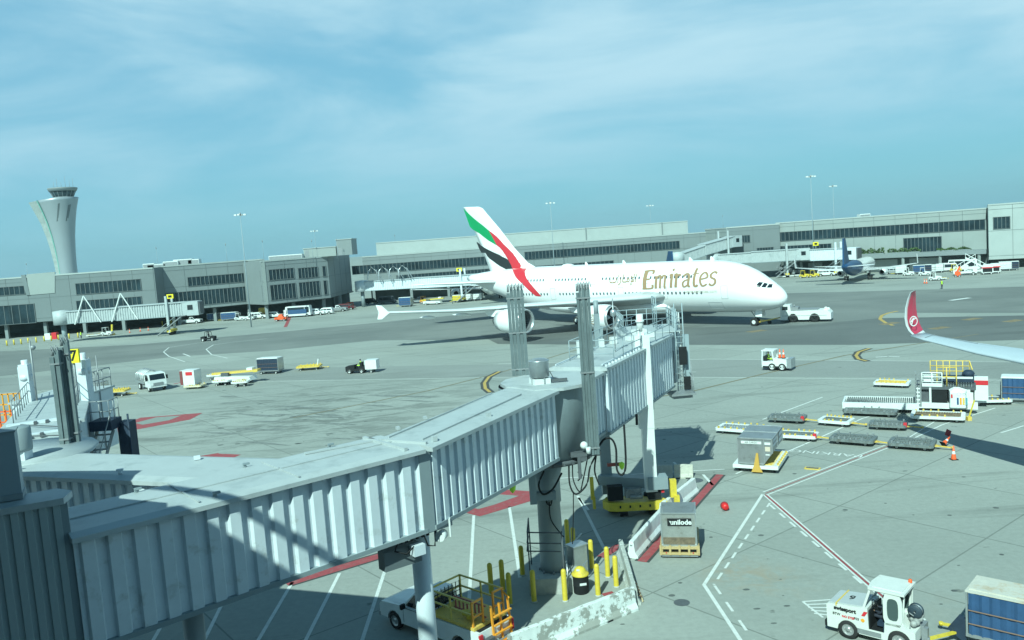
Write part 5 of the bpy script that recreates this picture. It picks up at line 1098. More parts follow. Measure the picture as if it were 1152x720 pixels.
for z0, z1, xo in ((46.5, 56.8, 1.5), (46.5, 56.0, 5.8)):
    for k in range(6):
        z = z0+(z1-z0)*k/5
    def surf(x, z):
        a, b = [interp([(q[0], q[1]*.92, q[2]) for q in prof], z)][0]; off = (z/60)**2*(-1.5); u = min(.97, abs((x-off)/a)); return -b*sqrt(1-u*u)-.06
    P = []
    for k in range(6):
        z = z0+(z1-z0)*k/5; x = xo-1+(z-z0)*.28; P += [(x, surf(x, z), z), (x+.9, surf(x+.9, z), z+.4)]
    mb.add(P, [(2*i, 2*i+1, 2*i+3, 2*i+2) for i in range(5)])
mb.build('slot_window', M('slot_grey', (.12, .14, .15), .5), tw)
mb = MB(); c0x = 2.4
mb.loft([[(c0x+r*cos(2*pi*i/24), r*.9*sin(2*pi*i/24), z) for i in range(24)] for z, r in ((59.8, 6.6), (60.6, 6.2), (61.2, 5.6))]); mb.build('cab_base', tm_w, tw)
mb = MB(); mb.loft([[(c0x+r*cos(2*pi*i/24), r*.9*sin(2*pi*i/24), z) for i in range(24)] for z, r in ((61.2, 5.5), (64.6, 7.1))]); cg = mb.build('cab_glazing', glass, tw)
mb = MB(); 
for i in range(16): a = 2*pi*i/16; mb.bar((c0x+5.55*cos(a), 5.0*sin(a), 61.2), (c0x+7.15*cos(a), 6.45*sin(a), 64.6), .22)
mb.build('glazing_bar', mgrey, cg)
mb = MB(); mb.loft([[(c0x+r*cos(2*pi*i/24), r*.9*sin(2*pi*i/24), z) for i in range(24)] for z, r in ((64.6, 7.6), (66.2, 8.4), (66.6, 8.3), (66.7, 6))]); mb.build('cab_roof', panel_m, tw)
for x, h in ((-5, 4), (-3, 6), (-.5, 3.5), (2, 7), (4.5, 4.5), (6.5, 5.5)): mb = MB(); mb.cyl((c0x+x, 0, 66.6), (c0x+x, 0, 66.6+h), .09, n=5); mb.build('antenna', mgrey, tw)
# ---------------------------------------------------------------- light masts
M('mast_grey', (.26, .32, .35), .6)
def mast(px, ytop, Y, lab, r=.22, arms=True, zb=0, nlamp=8, ring=1.1):
    r = r*.5
    p = AY(px, ytop, Y); t = thing('light_mast', lab, 'light mast', (p.x, Y, zb), 0, 'floodlight masts and roof lamps'); h = p.z-zb
    mb = MB(); mb.cyl((0, 0, 0), (0, 0, h), r, r*.45, n=8); mb.build('pole', MATS['mast_grey'], t)
    mb = MB(); mb.cyl((0, 0, h-.3), (0, 0, h+.3), r*1.6, n=8)
    if arms:
        for k in range(nlamp//2): a = 2*pi*k/nlamp*2; mb.bar((0, 0, h), (ring*cos(a), ring*sin(a), h-.1), .1)
    mb.build('headframe', mgrey, t)
    if arms:
        for k in range(nlamp//2):
            a = 2*pi*k/nlamp*2; mb = MB(); mb.box((ring*cos(a), ring*sin(a), h-.15), (.55, .5, .35), a); mb.build('lamp', whited, t)
mast(270, 241, 196, 'tall floodlight mast in front of the left terminal beside the projecting bay', .3)
mast(912, 198, 236, 'tallest floodlight mast on the right above the parked blue-tailed jet', .3)
mast(937, 209, 300, 'second floodlight mast right of the tallest one, behind the right terminal', .28)
mast(619, 228, 250, 'floodlight mast behind the airliner, right of its tail fin', .3)
mast(731, 231, 320, 'floodlight mast head seen above the central terminal left of the plant screen', .2)
mast(353.5, 259.5, 300, 'floodlight with white round head above the low rooftop plant room', .2)
mast(175.5, 279, 240, 'thin dark lamp post on the left terminal roof', .13, False, 14)
mast(253.7, 275, 226, 'thin lamp post on the roof left of the tall mast', .13, False, 14)
mast(295, 271.5, 226, 'thin lamp post on the roof right of the tall mast', .13, False, 14)
mast(350.5, 271, 226, 'short dark lamp post on the roof in front of the low plant room', .13, False, 14)
mast(378.5, 270, 225, 'short lamp post against the tall rooftop plant room', .13, False, 14)
mast(29.5, 297, 260, 'small roof lamp just left of the control tower foot', .13, False, 13)
mast(444, 265, 292, 'small lamp post on the central terminal roof at its left end', .12, False, 14)
mast(813, 243, 300, 'small aerial post on the roof of the darker joining block', .1, False, 14)
# ---------------------------------------------------------------- the observer's own terminal, mostly behind the camera
ob = thing('near_terminal_building', 'grey terminal corner shading the bottom left of the apron', 'terminal building', (-20, -5, 0))
mb = W(); mb.prism([(-13.25, 11.15), (-11.6, 9.75), (.9, -.6), (40, -33), (10, -60), (-60, -20), (-40, 5)], 0, 13.5); mb.build('wall', panel_g, ob)
mb = W(); mb.prism([(-13.25, 11.15), (-11.6, 9.75), (-1.2, .6), (-3, -3), (-30, -10), (-40, 5)], 13.5, 20); mb.build('upper_wall', panel_g, ob)
mb = W(); mb.prism([(-26, 24), (-13.9, 21.2), (-13.8, 18.4), (-11.5, 17.3), (-11.2, 16.6), (-12.9, 11.0), (-30, 10)], 13.9, 14.15); mb.build('sun_blocking_slab', panel_m, ob)  # unseen slab, added only to keep sun off the plant box
mb = W(); mb.prism([(-50, -12), (30, -12), (34, -50), (-60, -50)], 13.5, 31); mb.build('sky_blocking_block', panel_g, ob)  # unseen block, added to cut skylight from behind and deepen the shade
cb = thing('roof_steelwork', 'long steel roof tube running out from the near terminal over the left bridge', 'steel tube', (-10.8, 10.8, 20))
mb = W(); mb.tube([(-21.4, 17.2, 19.2), (-17, 14.7, 19.6), (-14, 12.9, 19.9), (-10.9, 10.8, 20), (-9, 9.2, 20)], .16, 8); mb.build('tube', mgrey, cb)
# ---------------------------------------------------------------- small builders
def P3(px, py, z=0): p = Z(px, py, z); return (p.x, p.y, z)
def pdir(a, b, z=0): A, B = Z(*a, z), Z(*b, z); return atan2(B.y-A.y, B.x-A.x)
def wheel(parent, x, y, r, w=.2, rm=None, name='wheel', hub=.55):
    mb = MB(); mb.lathe([(r*.62, -w/2), (r*.93, -w/2), (r, -w*.3), (r, w*.3), (r*.93, w/2), (r*.62, w/2)], (x, y, r), 'Y', 22); t = mb.build(name, tyre, parent)
    mb = MB(); s_ = 1 if y > 0 else -1; mb.lathe([(.01, s_*w*.42), (r*.2, s_*w*.46), (r*.24, s_*w*.3), (r*.5, s_*w*.28), (r*.58, s_*w*.44), (r*.64, s_*w*.44), (r*.64, -s_*w*.4)], (x, y, r), 'Y', 16)
    for k in range(5): a = 2*pi*k/5; mb.box((x+r*.36*cos(a), y+s_*w*.34, r+r*.36*sin(a)), (r*.12, w*.12, r*.12))
    mb.build('rim', rm or rimm, t); return t
def wheels(t, xs, hy, r, w=.2, rm=None):
    for x in xs:
        for s_ in (1, -1): wheel(t, x, s_*hy, r, w, rm)
def person(label, loc, rz=0, seated=False, vest=hiviz, h=1.75, arms=((.12, .05), (.12, .05))):
    # one continuous skinned body in standing or seated pose; x forward
    s = h/1.75; V, E_, Rr = [], [], []
    def v(x, y, z, r, p=None):
        V.append((x*s, y*s, z*s)); Rr.append(r*s)
        if p is not None: E_.append((p, len(V)-1))
        return len(V)-1
    hipz = .95 if not seated else .1
    pel = v(0, 0, hipz, .14); ch = v(.0, 0, hipz+.28, .15, pel); sh = v(0, 0, hipz+.48, .13, ch); nk = v(.01, 0, hipz+.58, .06, sh); hd = v(.02, 0, hipz+.66, .085, nk); v(.02, 0, hipz+.78, .085, hd)
    for sg, ar in ((1, arms[0]), (-1, arms[1])):
        a = v(0, sg*.2, hipz+.47, .06, sh); b = v(ar[0]*.3, sg*.27, hipz+.22, .048, a) if not seated else v(.1, sg*.27, hipz+.22, .048, a)
        c = v(ar[0], sg*.26, hipz-.02+ar[1], .038, b) if not seated else v(.38, sg*.2, hipz+.24, .038, b); v(ar[0]+.03, sg*.26, hipz-.12+ar[1], .032, c) if not seated else v(.48, sg*.18, hipz+.28, .032, c)
        hp = v(0 if not seated else .05, sg*.1, hipz-.08 if not seated else hipz-.02, .10, pel)
        if seated: kn = v(.48, sg*.13, hipz+.02, .07, hp); an = v(.5, sg*.13, hipz-.4, .05, kn); v(.64, sg*.13, hipz-.44, .04, an)
        else: kn = v(.03, sg*.12, .5, .068, hp); an = v(0, sg*.12, .09, .048, kn); v(.14, sg*.13, .045, .04, an)
    me = bpy.data.meshes.new('person'); me.from_pydata(V, E_, []); o = bpy.data.objects.new('person', me); COL.objects.link(o)
    m = o.modifiers.new('skin', 'SKIN'); sv = me.skin_vertices[0].data
    for i, r in enumerate(Rr): sv[i].radius = (r, r)
    sv[0].use_root = True; o.modifiers.new('sub', 'SUBSURF').levels = 1; o.modifiers['sub'].render_levels = 1
    dg = bpy.context.evaluated_depsgraph_get(); m2 = bpy.data.meshes.new_from_object(o.evaluated_get(dg)); o.modifiers.clear(); o.data = m2
    m2.materials.clear()
    for mt in (cloth_d, vest, skin): m2.materials.append(mt)
    for p in m2.polygons:
        z = p.center.z/s; y = abs(p.center.y/s); p.use_smooth = True
        p.material_index = 2 if z > hipz+.56 or (y > .15 and ((not seated and z < hipz-.02 and z > .6) or (seated and p.center.x/s > .36 and z > hipz+.15))) else (1 if z > hipz-.0 and y < .2 else 0)
    o.location = loc; o.rotation_euler = (0, 0, rz); tag(o, label, 'person')
    mb = MB(); mb.lathe([(.105*s, -.02), (.11*s, .03), (.085*s, .10), (.01, .125)], (.01*s, 0, (hipz+.76)*s), 'Z', 12); mb.build('cap', cloth_d, o)
    return o
def cart_wheels(t, xs, hy, r=.2): wheels(t, xs, hy, r, .12)
def dolly(label, a, b, depth, deckmat=rollm, framemat=rollm, h=.46, group='low roller dollies for air cargo', name='cargo_dolly', rollers=14, lever=None, endred=False, bar=True, zz=0):
    """a,b: pixels of the near long edge on the ground; depth metres away from the viewer"""
    A, B = Z(*a), Z(*b); rz = atan2(B.y-A.y, B.x-A.x); L_ = (B-A).length; n = Vector((-sin(rz), cos(rz), 0)); c = (A+B)/2+n*depth/2
    t = thing(name, label, 'cargo dolly', (c.x, c.y, 0), rz, group); w = depth
    mb = MB(); o = .14
    pl = [(-L_/2, -w/2+o), (-L_/2+o, -w/2), (L_/2-o, -w/2), (L_/2, -w/2+o), (L_/2, w/2-o), (L_/2-o, w/2), (-L_/2+o, w/2), (-L_/2, w/2-o)]
    pi_ = [(x*(1-.28/(L_/2)), y*(1-.24/(w/2))) for x, y in pl]; n8 = 8
    P = [(x, y, z) for z in (h-.2, h) for x, y in pl]+[(x, y, z) for z in (h-.2, h) for x, y in pi_]
    F = []
    for i in range(8):
        j = (i+1) % 8; F += [(i, j, 8+j, 8+i), (8+i, 8+j, 24+j, 24+i), (24+i, 24+j, 16+j, 16+i), (16+i, 16+j, j, i)]
    mb.add(P, F); mb.bx(-L_/2+.25, L_/2-.25, -w/2+.25, w/2-.25, h-.22, h-.14); fr = mb.build('frame', framemat, t)
    mb = MB(); k = rollers
    for i in range(k):
        x = -L_/2+.35+(L_-.7)*i/(k-1); mb.cyl((x, -w/2+.28, h-.05), (x, w/2-.28, h-.05), .045, n=6)
    for y in (-w/4, 0, w/4): mb.bx(-L_/2+.3, L_/2-.3, y-.035, y+.035, h-.1, h+.015)
    mb.build('roller_deck', deckmat, t)
    mb = MB()
    for i in range(7):
        x = -L_/2+.3+(L_-.6)*i/6
        for y in (-w/2+.1, w/2-.1):
            if random.random() < .75: mb.box((x, y, h+.06), (.1, .14, random.uniform(.08, .2)), random.uniform(-.3, .3))
    mb.build('edge_stop', yellow2 if framemat is not rollm else mgrey, t)
    for x in (-L_/2+.55, L_/2-.55):
        for y in (-w/2+.3, w/2-.3): wheel(t, x, y, .15, .12)
    if bar:
        mb = MB(); mb.bar((L_/2-.1, 0, .26), (L_/2+.95, 0, .2), .09, .07); mb.bar((L_/2-.1, .3, .26), (L_/2+.4, 0, .24), .05); mb.bar((L_/2-.1, -.3, .26), (L_/2+.4, 0, .24), .05); mb.cyl((L_/2+1.0, 0, .14), (L_/2+1.0, 0, .28), .09, n=10); mb.build('tow_bar', yellow2, t)
    if endred: mb = MB(); mb.box((L_/2-.1, -w/2+.2, h+.02), (.22, .22, .3)); mb.build('red_end_stop', red, t)
    if lever: mb = MB(); mb.prismY([(lever-.35, h-.1), (lever+.3, h-.1), (lever+.02, h+1.0), (lever-.12, h+1.0)], -w/2-.06, -w/2-.01); mb.build('raised_tow_lever', orange, t)
    return t
dl = {}
dl[1] = dolly('white-framed roller dolly with yellow stops just left of the big grey container', (804, 488), (855, 492), 1.9, galv, white, group=None, bar=False)
dolly('dark grey roller dolly standing alone above the big grey container', (863, 476), (904, 478), 1.7, endred=True)
dolly('flat white-edged dolly right of the lone dark grey one', (919, 479), (955, 482), 1.7, rollm, white)
dolly('white dolly with a red post directly behind the big grey container', (872, 496), (918, 498.5), 1.6, rollm, white, bar=True, endred=True, group=None)
dolly('grey roller dolly in front of the flat white-edged one, above the parking stencil', (932, 500), (982, 504), 1.75)
dolly('long grey roller dolly in front of the long white loader platform', (948, 468), (1008, 471), 1.5, rollers=22, bar=False)
dolly('grey roller dolly just left of the loader with a reddish corner', (977, 484), (1020, 486), 1.6, endred=True)
dolly('nearest grey roller dolly, beside the leaning red marker', (998, 505.5), (1050, 509.5), 1.9)
dolly('cream dolly with brown crosswise rollers standing apart left of the loader railings', (982, 436), (1022, 437.5), 1.9, yellow2, white, rollers=9, bar=False, group=None)
dolly('white-framed brown-decked dolly in front of the loader with a raised yellow lever', (1024, 474.5), (1086, 477), 2.1, M('worn_wood_deck', (.20, .15, .10), .8, var=.4, scale=3), white, rollers=18, bar=False, group=None, lever=None)
t = thing('lift_lever', 'raised slanting yellow lever at the right end of the brown-decked dolly', 'lever', P3(1090, 473)); mb = MB(); mb.bar((0, 0, .2), (.5, .1, 1.5), .1, .06); mb.build('arm', yellow, t); mb = MB(); mb.box((.0, 0, .15), (.3, .3, .3)); mb.build('foot', yellow2, t)
dolly('white dolly under the red-striped board right of the loader', (1094, 457), (1140, 456), 1.6, rollm, white, group=None, bar=True)
# ---- big grey container on a white dolly
d_ = Z(831, 531, .5); d2_ = Z(893, 531, .5)
rz = pdir((832, 533), (872, 535)); A = Z(812+18, 536); 
n = Vector((-sin(rz), cos(rz), 0)); ex = Vector((cos(rz), sin(rz), 0))
rzL = rad(62.0)   # long side heading (x axis angle)
dq0 = Z(829, 531); dqe = Vector((cos(rzL), sin(rzL), 0)); dqn = Vector((dqe.y, -dqe.x, 0))    # long axis away from viewer
W0 = 2.35; L0 = 3.9; cc = dq0+dqn*W0/2+dqe*L0/2
t = thing('cargo_dolly', 'white dolly with an orange drawbar carrying the big grey container', 'cargo dolly', (cc.x, cc.y, 0), rzL)
mb = MB()
for y in (-1.2, 1.2): mb.bx(-L0/2, L0/2, y-.22, y+.22, .3, .52)
for x in (-L0/2+.1, L0/2-.1): mb.bx(x-.15, x+.15, -1.4, 1.4, .3, .5)
mb.bx(-L0/2, L0/2, -1.0, 1.0, .34, .42); mb.build('frame', white, t)
mb = MB()
for k in range(16): x = -L0/2+.3+k*(L0-.6)/15; mb.cyl((x, -1.1, .5), (x, 1.1, .5), .05, n=6)
for k in range(7): mb.box((-L0/2+.4+k*.5, -1.35, .56), (.3, .12, .1), .3)
mb.build('roller_deck', yellow2, t)
for x in (-L0/2+.5, L0/2-.5):
    for y in (-1.1, 1.1): wheel(t, x, y, .15, .14)
mb = MB(); mb.prism([(0, 0), (1, 0)], 0, 1) if False else None
mb.T = Matrix.Translation((-L0/2-.12, -.1, 0)) @ Matrix.Rotation(pi/2, 4, 'Z'); mb.prismY([(-.38, .12), (.32, .12), (.16, .5), (-.02, 1.35), (-.14, 1.35), (-.2, .5)], -.04, .04); mb.build('raised_drawbar', M('ochre_drawbar', (.58, .34, .07), .5), t)
ct = thing('air_cargo_container', 'big bare grey metal container with white stickers on the white dolly', 'cargo container', (cc.x, cc.y, .56), rzL)
steel = M('container_aluminium', (.36, .38, .39), .42, .65, var=.08, scale=1.5, dirt=(.26, .27, .27), dscale=2.0)
Lc, Wc, Hc = 3.6, 2.15, 1.68
mb = MB(); mb.T = Matrix.Rotation(0, 4, 'Z'); x0 = -L0/2+.1
mb.add([(x0, y, z) for y, z in ((-Wc/2+.55, 0), (Wc/2, 0), (Wc/2, Hc), (-Wc/2, Hc), (-Wc/2, .75))]+[(x0+Lc, y, z) for y, z in ((-Wc/2+.55, 0), (Wc/2, 0), (Wc/2, Hc), (-Wc/2, Hc), (-Wc/2, .75))], [(4, 3, 2, 1, 0), (5, 6, 7, 8, 9), (0, 1, 6, 5), (1, 2, 7, 6), (2, 3, 8, 7), (3, 4, 9, 8), (4, 0, 5, 9)])
cbd = mb.build('body', steel, ct)
mb = MB()
for x in (x0, x0+Lc*.5, x0+Lc-.02):
    mb.bar((x, -Wc/2-.01, .75), (x, -Wc/2-.01, Hc), .06); mb.bar((x, -Wc/2-.01, Hc+.01), (x, Wc/2, Hc+.01), .05)
mb.bar((x0-.01, -Wc/2+.55, .03), (x0-.01, Wc/2, .03), .06); mb.bar((x0-.01, -Wc/2, Hc-.02), (x0-.01, Wc/2, Hc-.02), .06); mb.bar((x0-.01, -Wc/2+.5, .05), (x0-.01, -Wc/2+.5, Hc), .04); mb.bar((x0-.01, Wc/2-.02, 0), (x0-.01, Wc/2-.02, Hc), .06)
mb.bar((x0, -Wc/2-.01, Hc-.02), (x0+Lc, -Wc/2-.01, Hc-.02), .05); mb.bar((x0, -Wc/2-.01, 1.08), (x0+Lc, -Wc/2-.01, 1.08), .03); mb.build('frame_rail', galv, ct)
def stick(parent, pts, mat, nm='sticker'): mb = MB(); mb.poly(*pts); return mb.build(nm, mat, parent)
stk = stick(cbd, [(x0-.02, .85, 1.32), (x0-.02, -.42, 1.32), (x0-.02, -.42, 1.50), (x0-.02, .85, 1.50)], white); lettering(stk, 'AIR CARGO', (x0-.03, .22, 1.41), (0, -1, 0), (0, 0, 1), .15, blackm, 'sticker_text')
stick(cbd, [(x0-.02, -.62, 1.3), (x0-.02, -.98, 1.3), (x0-.02, -.98, 1.46), (x0-.02, -.62, 1.46)], white); stick(cbd, [(x0-.02, -.64, .88), (x0-.02, -.96, .88), (x0-.02, -.96, 1.18), (x0-.02, -.64, 1.18)], M('label_tan', (.62, .52, .42), .6)); stick(cbd, [(x0-.02, -.66, .62), (x0-.02, -.92, .62), (x0-.02, -.92, .7), (x0-.02, -.66, .7)], white)
for u0, u1, z0, z1 in ((.15, 1.5, 1.4, 1.58), (.15, 1.5, 1.15, 1.3), (2.2, 3.4, 1.3, 1.56), (2.2, 3.3, .95, 1.2)): stick(cbd, [(x0+u0, -Wc/2-.035, z0), (x0+u1, -Wc/2-.035, z0), (x0+u1, -Wc/2-.035, z1), (x0+u0, -Wc/2-.035, z1)], M('faded_label', (.5, .55, .6), .6))
# ---- silver container with a black nameplate on a yellow dolly
ul = Z(743, 628.5); ur = Z(787.5, 629); rz = atan2(ur.y-ul.y, ur.x-ul.x); ex = Vector((cos(rz), sin(rz), 0)); ey = Vector((-sin(rz), cos(rz), 0)); wd_ = (ur-ul).length; c = (ul+ur)/2+ey*1.5
t = thing('cargo_dolly', 'worn yellow dolly carrying the silver container with the black nameplate', 'cargo dolly', (c.x, c.y, 0), rz)
mb = MB()
for z in (.26, .54): mb.bx(-wd_/2, wd_/2, -1.52, -1.42, z-.055, z+.055)
mb.bx(-wd_/2, wd_/2, -1.3, 1.2, .48, .56)
for x in (-.9, -.45, 0, .45, .9): mb.bx(x-.05, x+.05, -1.55, -1.45, .2, .66)
for s_ in (-1, 1): mb.bx(s_*wd_/2-.08*s_-.06, s_*wd_/2-.08*s_+.06, -1.5, 1.2, .3, .62)
mb.build('frame', M('tan_dolly_paint', (.52, .38, .18), .6, var=.2, scale=4, dirt=(.22, .16, .09), dscale=4), t)
mb = MB(); mb.bx(-wd_/2+.08, wd_/2-.08, -1.48, -1.43, .10, .18); mb.build('bumper_bar', mgrey, t)
for x in (-.75, .05, .75): wheel(t, x, -1.25, .14, .14)
for x in (-.75, .75): wheel(t, x, .9, .14, .14)
for x in (-wd_/2+.3, wd_/2-.3): mb = MB(); mb.cyl((x, -1.535, .32), (x, -1.56, .32), .03, n=8); mb.build('red_reflector', red, t)
u = thing('air_cargo_container', 'dented silver container with a black nameplate standing on the yellow dolly', 'cargo container', (c.x, c.y, .6), rz)
foilm = M('crumpled_foil', (.55, .56, .54), .36, .75, var=.12, scale=5, bump=.9, dirt=(.33, .31, .27), dscale=2.5)
mb = MB(); w2 = wd_/2-.12; H_ = 1.62
mb.bx(-w2, w2, -1.35, .25, 0, H_); ub = mb.build('body', foilm, u)
mb = MB(); mb.prism([(-w2+.12, -1.36), (w2-.12, -1.36), (w2, .25), (-w2, .25)], H_, H_+.02); mb.build('top_panel', steel, u)
mb = MB()
for x in (-w2, w2): mb.bar((x, -1.37, 0), (x, -1.37, H_), .07); mb.bar((x, -1.37, H_), (x, .25, H_), .06)
mb.bar((-w2, -1.37, H_), (w2, -1.37, H_), .07); mb.bar((-w2, -1.38, .03), (w2, -1.38, .03), .09); mb.build('frame_rail', galv, u)
mb = MB(); mb.bx(-w2+.06, w2-.06, -1.385, -1.36, .08, .42); mb.build('rusty_lower_panel', M('rusty_panel', (.22, .17, .12), .6, .4, var=.35, scale=5), u)
mb = MB(); mb.bx(-.52, .62, -1.40, -1.37, 1.0, 1.36); npl = mb.build('nameplate', blackm, ub)
lettering(npl, 'unilode', (.12, -1.405, 1.18), (1, 0, 0), (0, 0, 1), .34, white, 'plate_text', .012)
mb = MB(); mb.add([(-.44, -1.405, 1.27), (-.36, -1.405, 1.1), (-.30, -1.405, 1.1), (-.36, -1.405, 1.2)], [(0, 1, 2, 3)]); mb.build('plate_logo', white, npl)
# ---------------------------------------------------------------- baggage cart with curtains
def bagcart(label, loc, rz, L_=3.2, w=1.6, h=2.1, cur=blue, group=None, roof=white, opened=False, name='baggage_cart'):
    t = thing(name, label, 'baggage cart', loc, rz, group)
    mb = MB(); mb.bx(-L_/2, L_/2, -w/2, w/2, .42, .54); mb.bx(-L_/2+.1, L_/2-.1, -w/2+.2, w/2-.2, .3, .42); mb.build('floor', mgrey, t)
    mb = MB(); mb.prism([(-L_/2, -w/2), (L_/2, -w/2), (L_/2, w/2), (-L_/2, w/2)], h-.06, h); mb.bx(-L_/2+.1, L_/2-.1, -w/2+.15, w/2-.15, h, h+.05); mb.build('roof', roof, t)
    mb = MB()
    for x in (-L_/2+.04, L_/2-.04):
        for y in (-w/2+.04, w/2-.04): mb.bar((x, y, .5), (x, y, h-.05), .07)
    mb.build('corner_post', galv, t)
    for x in (-L_/2+.03, L_/2-.03): mb = MB(); mb.bx(x-.02, x+.02, -w/2+.05, w/2-.05, .54, h-.06 if not opened else 1.3); mb.build('end_panel', galv if not opened else mgrey, t)
    for s_ in (-1, 1):
        mb = MB(); k = 14; P = []
        for i in range(k*2+1): x = -L_/2+.1+(L_-.2)*i/(k*2); yy = s_*(w/2-.02+.03*sin(i*1.9)); P += [(x, yy, .52), (x, yy, h-.08)]
        mb.add(P, [(2*i, 2*i+2, 2*i+3, 2*i+1) for i in range(k*2)]); cu = mb.build('curtain', cur, t)
        mb = MB()
        for z in (.95, 1.45): mb.bar((-L_/2+.1, s_*(w/2+.04), z), (L_/2-.1, s_*(w/2+.04), z), .03)
        mb.build('curtain_strap', M('strap_brown', (.25, .16, .12), .7), cu)
    wheels(t, (-L_/2+.5, L_/2-.5), w/2-.2, .2, .14)
    mb = MB(); mb.bar((-L_/2, 0, .35), (-L_/2-1.0, 0, .3), .09); mb.cyl((-L_/2-1.05, 0, .24), (-L_/2-1.05, 0, .36), .08); mb.build('tow_bar', yellow, t); return t
ca = Z(1085.5, 664, 2.15); cb = Z(1152, 678, 2.15); rz = atan2(cb.y-ca.y, cb.x-ca.x); ex = Vector((cos(rz), sin(rz), 0)); ey = Vector((-sin(rz), cos(rz), 0)); c = ca+ex*1.65+ey*.8
BC = bagcart('blue-curtained baggage cart with a pale worn roof at the bottom right corner', (c.x, c.y, 0), rz, 3.3, 1.6, 2.15, blue, roof=M('rust_streaked_roof', (.55, .53, .47), .7, var=.1, dirt=(.42, .30, .18), dscale=1.5), opened=True)
mb = MB(); mb.box((-1.5, -.35, .9), (.5, .35, .5)); mb.box((-1.45, .2, 1.15), (.5, .45, .7), .2); mb.build('stacked_equipment', whited, BC)
mb = MB(); mb.prismY([(-2.3, .5), (-1.7, .1), (-1.5, .9), (-1.9, 1.1)], -.7, -.55); mb.build('hanging_flap', navy, BC)
q = Z(1160, 456, 0); bagcart('dark blue curtained cart cut by the right edge, level with the loader', (q.x, q.y+.8, 0), pdir((1100, 456), (1150, 458)), 3.2, 1.6, 2.2, blue)
# ---------------------------------------------------------------- white baggage tractor, close by
a, b = Z(955, 718), Z(1012.5, 733); rz = atan2(a.y-b.y, a.x-b.x); wbx = (a-b).length; n = Vector((-sin(rz), cos(rz), 0)); c = (a+b)/2-n*.62
if (c-CAM).xy.length < ((a+b)/2).xy.length: c = (a+b)/2+n*.62
TG = thing('baggage_tractor', 'white open-cab baggage tractor with lettering on its bonnet at the lower right', 'baggage tractor', (c.x, c.y, 0), rz)
f_, r_ = wbx/2, -wbx/2
# side profile with wheel arches, extruded; x forward
def arch(cx, r, z0, n=7): return [(cx+r*cos(pi*k/n), z0+r*sin(pi*k/n)) for k in range(n+1)]
body = [(f_+.78, .3), (f_+.80, 1.18), (f_+.75, 1.22), (f_-.72, 1.36), (f_-.76, .58), (r_+.52, .58), (r_+.50, .98), (r_-.15, 1.02), (r_-.25, .9), (r_-.55, .86), (r_-.55, .42), (r_-.42, .42)]+arch(r_, .42, .3)[::-1]+[(r_+.43, .3), (f_-.45, .3)]+arch(f_, .40, .3)[::-1]+[(f_+.41, .3)]
mb = MB(); mb.prismY(body, -.66, .66); tb = mb.build('body', M('tractor_white', (.64, .66, .63), .4, var=.04, scale=3, dirt=(.45, .42, .36), dscale=3.2, dlo=.6, dhi=.75), TG)
mb = MB(); mb.add([(f_+.70, -.60, 1.232), (f_-.55, -.60, 1.350), (f_-.55, .60, 1.350), (f_+.70, .60, 1.232), (f_+.70, -.60, 1.28), (f_-.55, -.60, 1.39), (f_-.55, .60, 1.39), (f_+.70, .60, 1.28)], [(0, 1, 2, 3), (4, 7, 6, 5), (0, 4, 5, 1), (1, 5, 6, 2), (2, 6, 7, 3), (3, 7, 4, 0)]); hd_ = mb.build('bonnet', bridge_g if False else M('bonnet_grey', (.45, .48, .49), .45, var=.06), TG)
mb = MB(); mb.bar((f_+.42, -.67, 1.3), (f_+.42, .67, 1.3), .05, .04); mb.bar((f_+.42, .67, 1.3), (f_+.42, .675, 1.22), .04); mb.build('bonnet_strap', yellow2, hd_)
nr = 1 if (Vector((c.x, c.y, 0))+n*.62).length < (Vector((c.x, c.y, 0))-n*.62).length else -1   # which local y side faces us
lettering(hd_, '9', (f_+.05, .0, 1.345), (-nr*1, 0, 0), (0, -nr*1, 0), .5, blackm, 'bonnet_number', .01)
lettering(tb, 'swissport', (f_+.10, nr*.676, 1.12), (-nr, 0, 0), (0, 0, 1), .21, blackm, 'company_name', .012)
mb = MB(); xx = f_-.5; mb.add([(xx, nr*.67, 1.03), (xx-.12, nr*.67, 1.03), (xx-.24, nr*.67, 1.22), (xx-.1, nr*.67, 1.22)], [(0, 1, 2, 3)]); mb.build('company_logo', red, tb)
lettering(tb, 'BTW', (f_+.42, nr*.672, .88), (-nr, 0, 0), (0, 0, 1), .13, blackm, 'side_code', .004); lettering(tb, 'NO STEP', (f_-.02, nr*.672, .84), (-nr, 0, 0), (0, 0, 1), .12, red, 'warning_text', .006); lettering(tb, '703', (f_-.32, nr*.672, .86), (-nr, 0, 0), (0, 0, 1), .13, blackm, 'fleet_number', .004)
mb = MB(); mb.cyl((f_-.55, nr*.66, .86), (f_-.55, nr*.675, .86), .07, n=12); mb.build('orange_sticker', orange, tb)
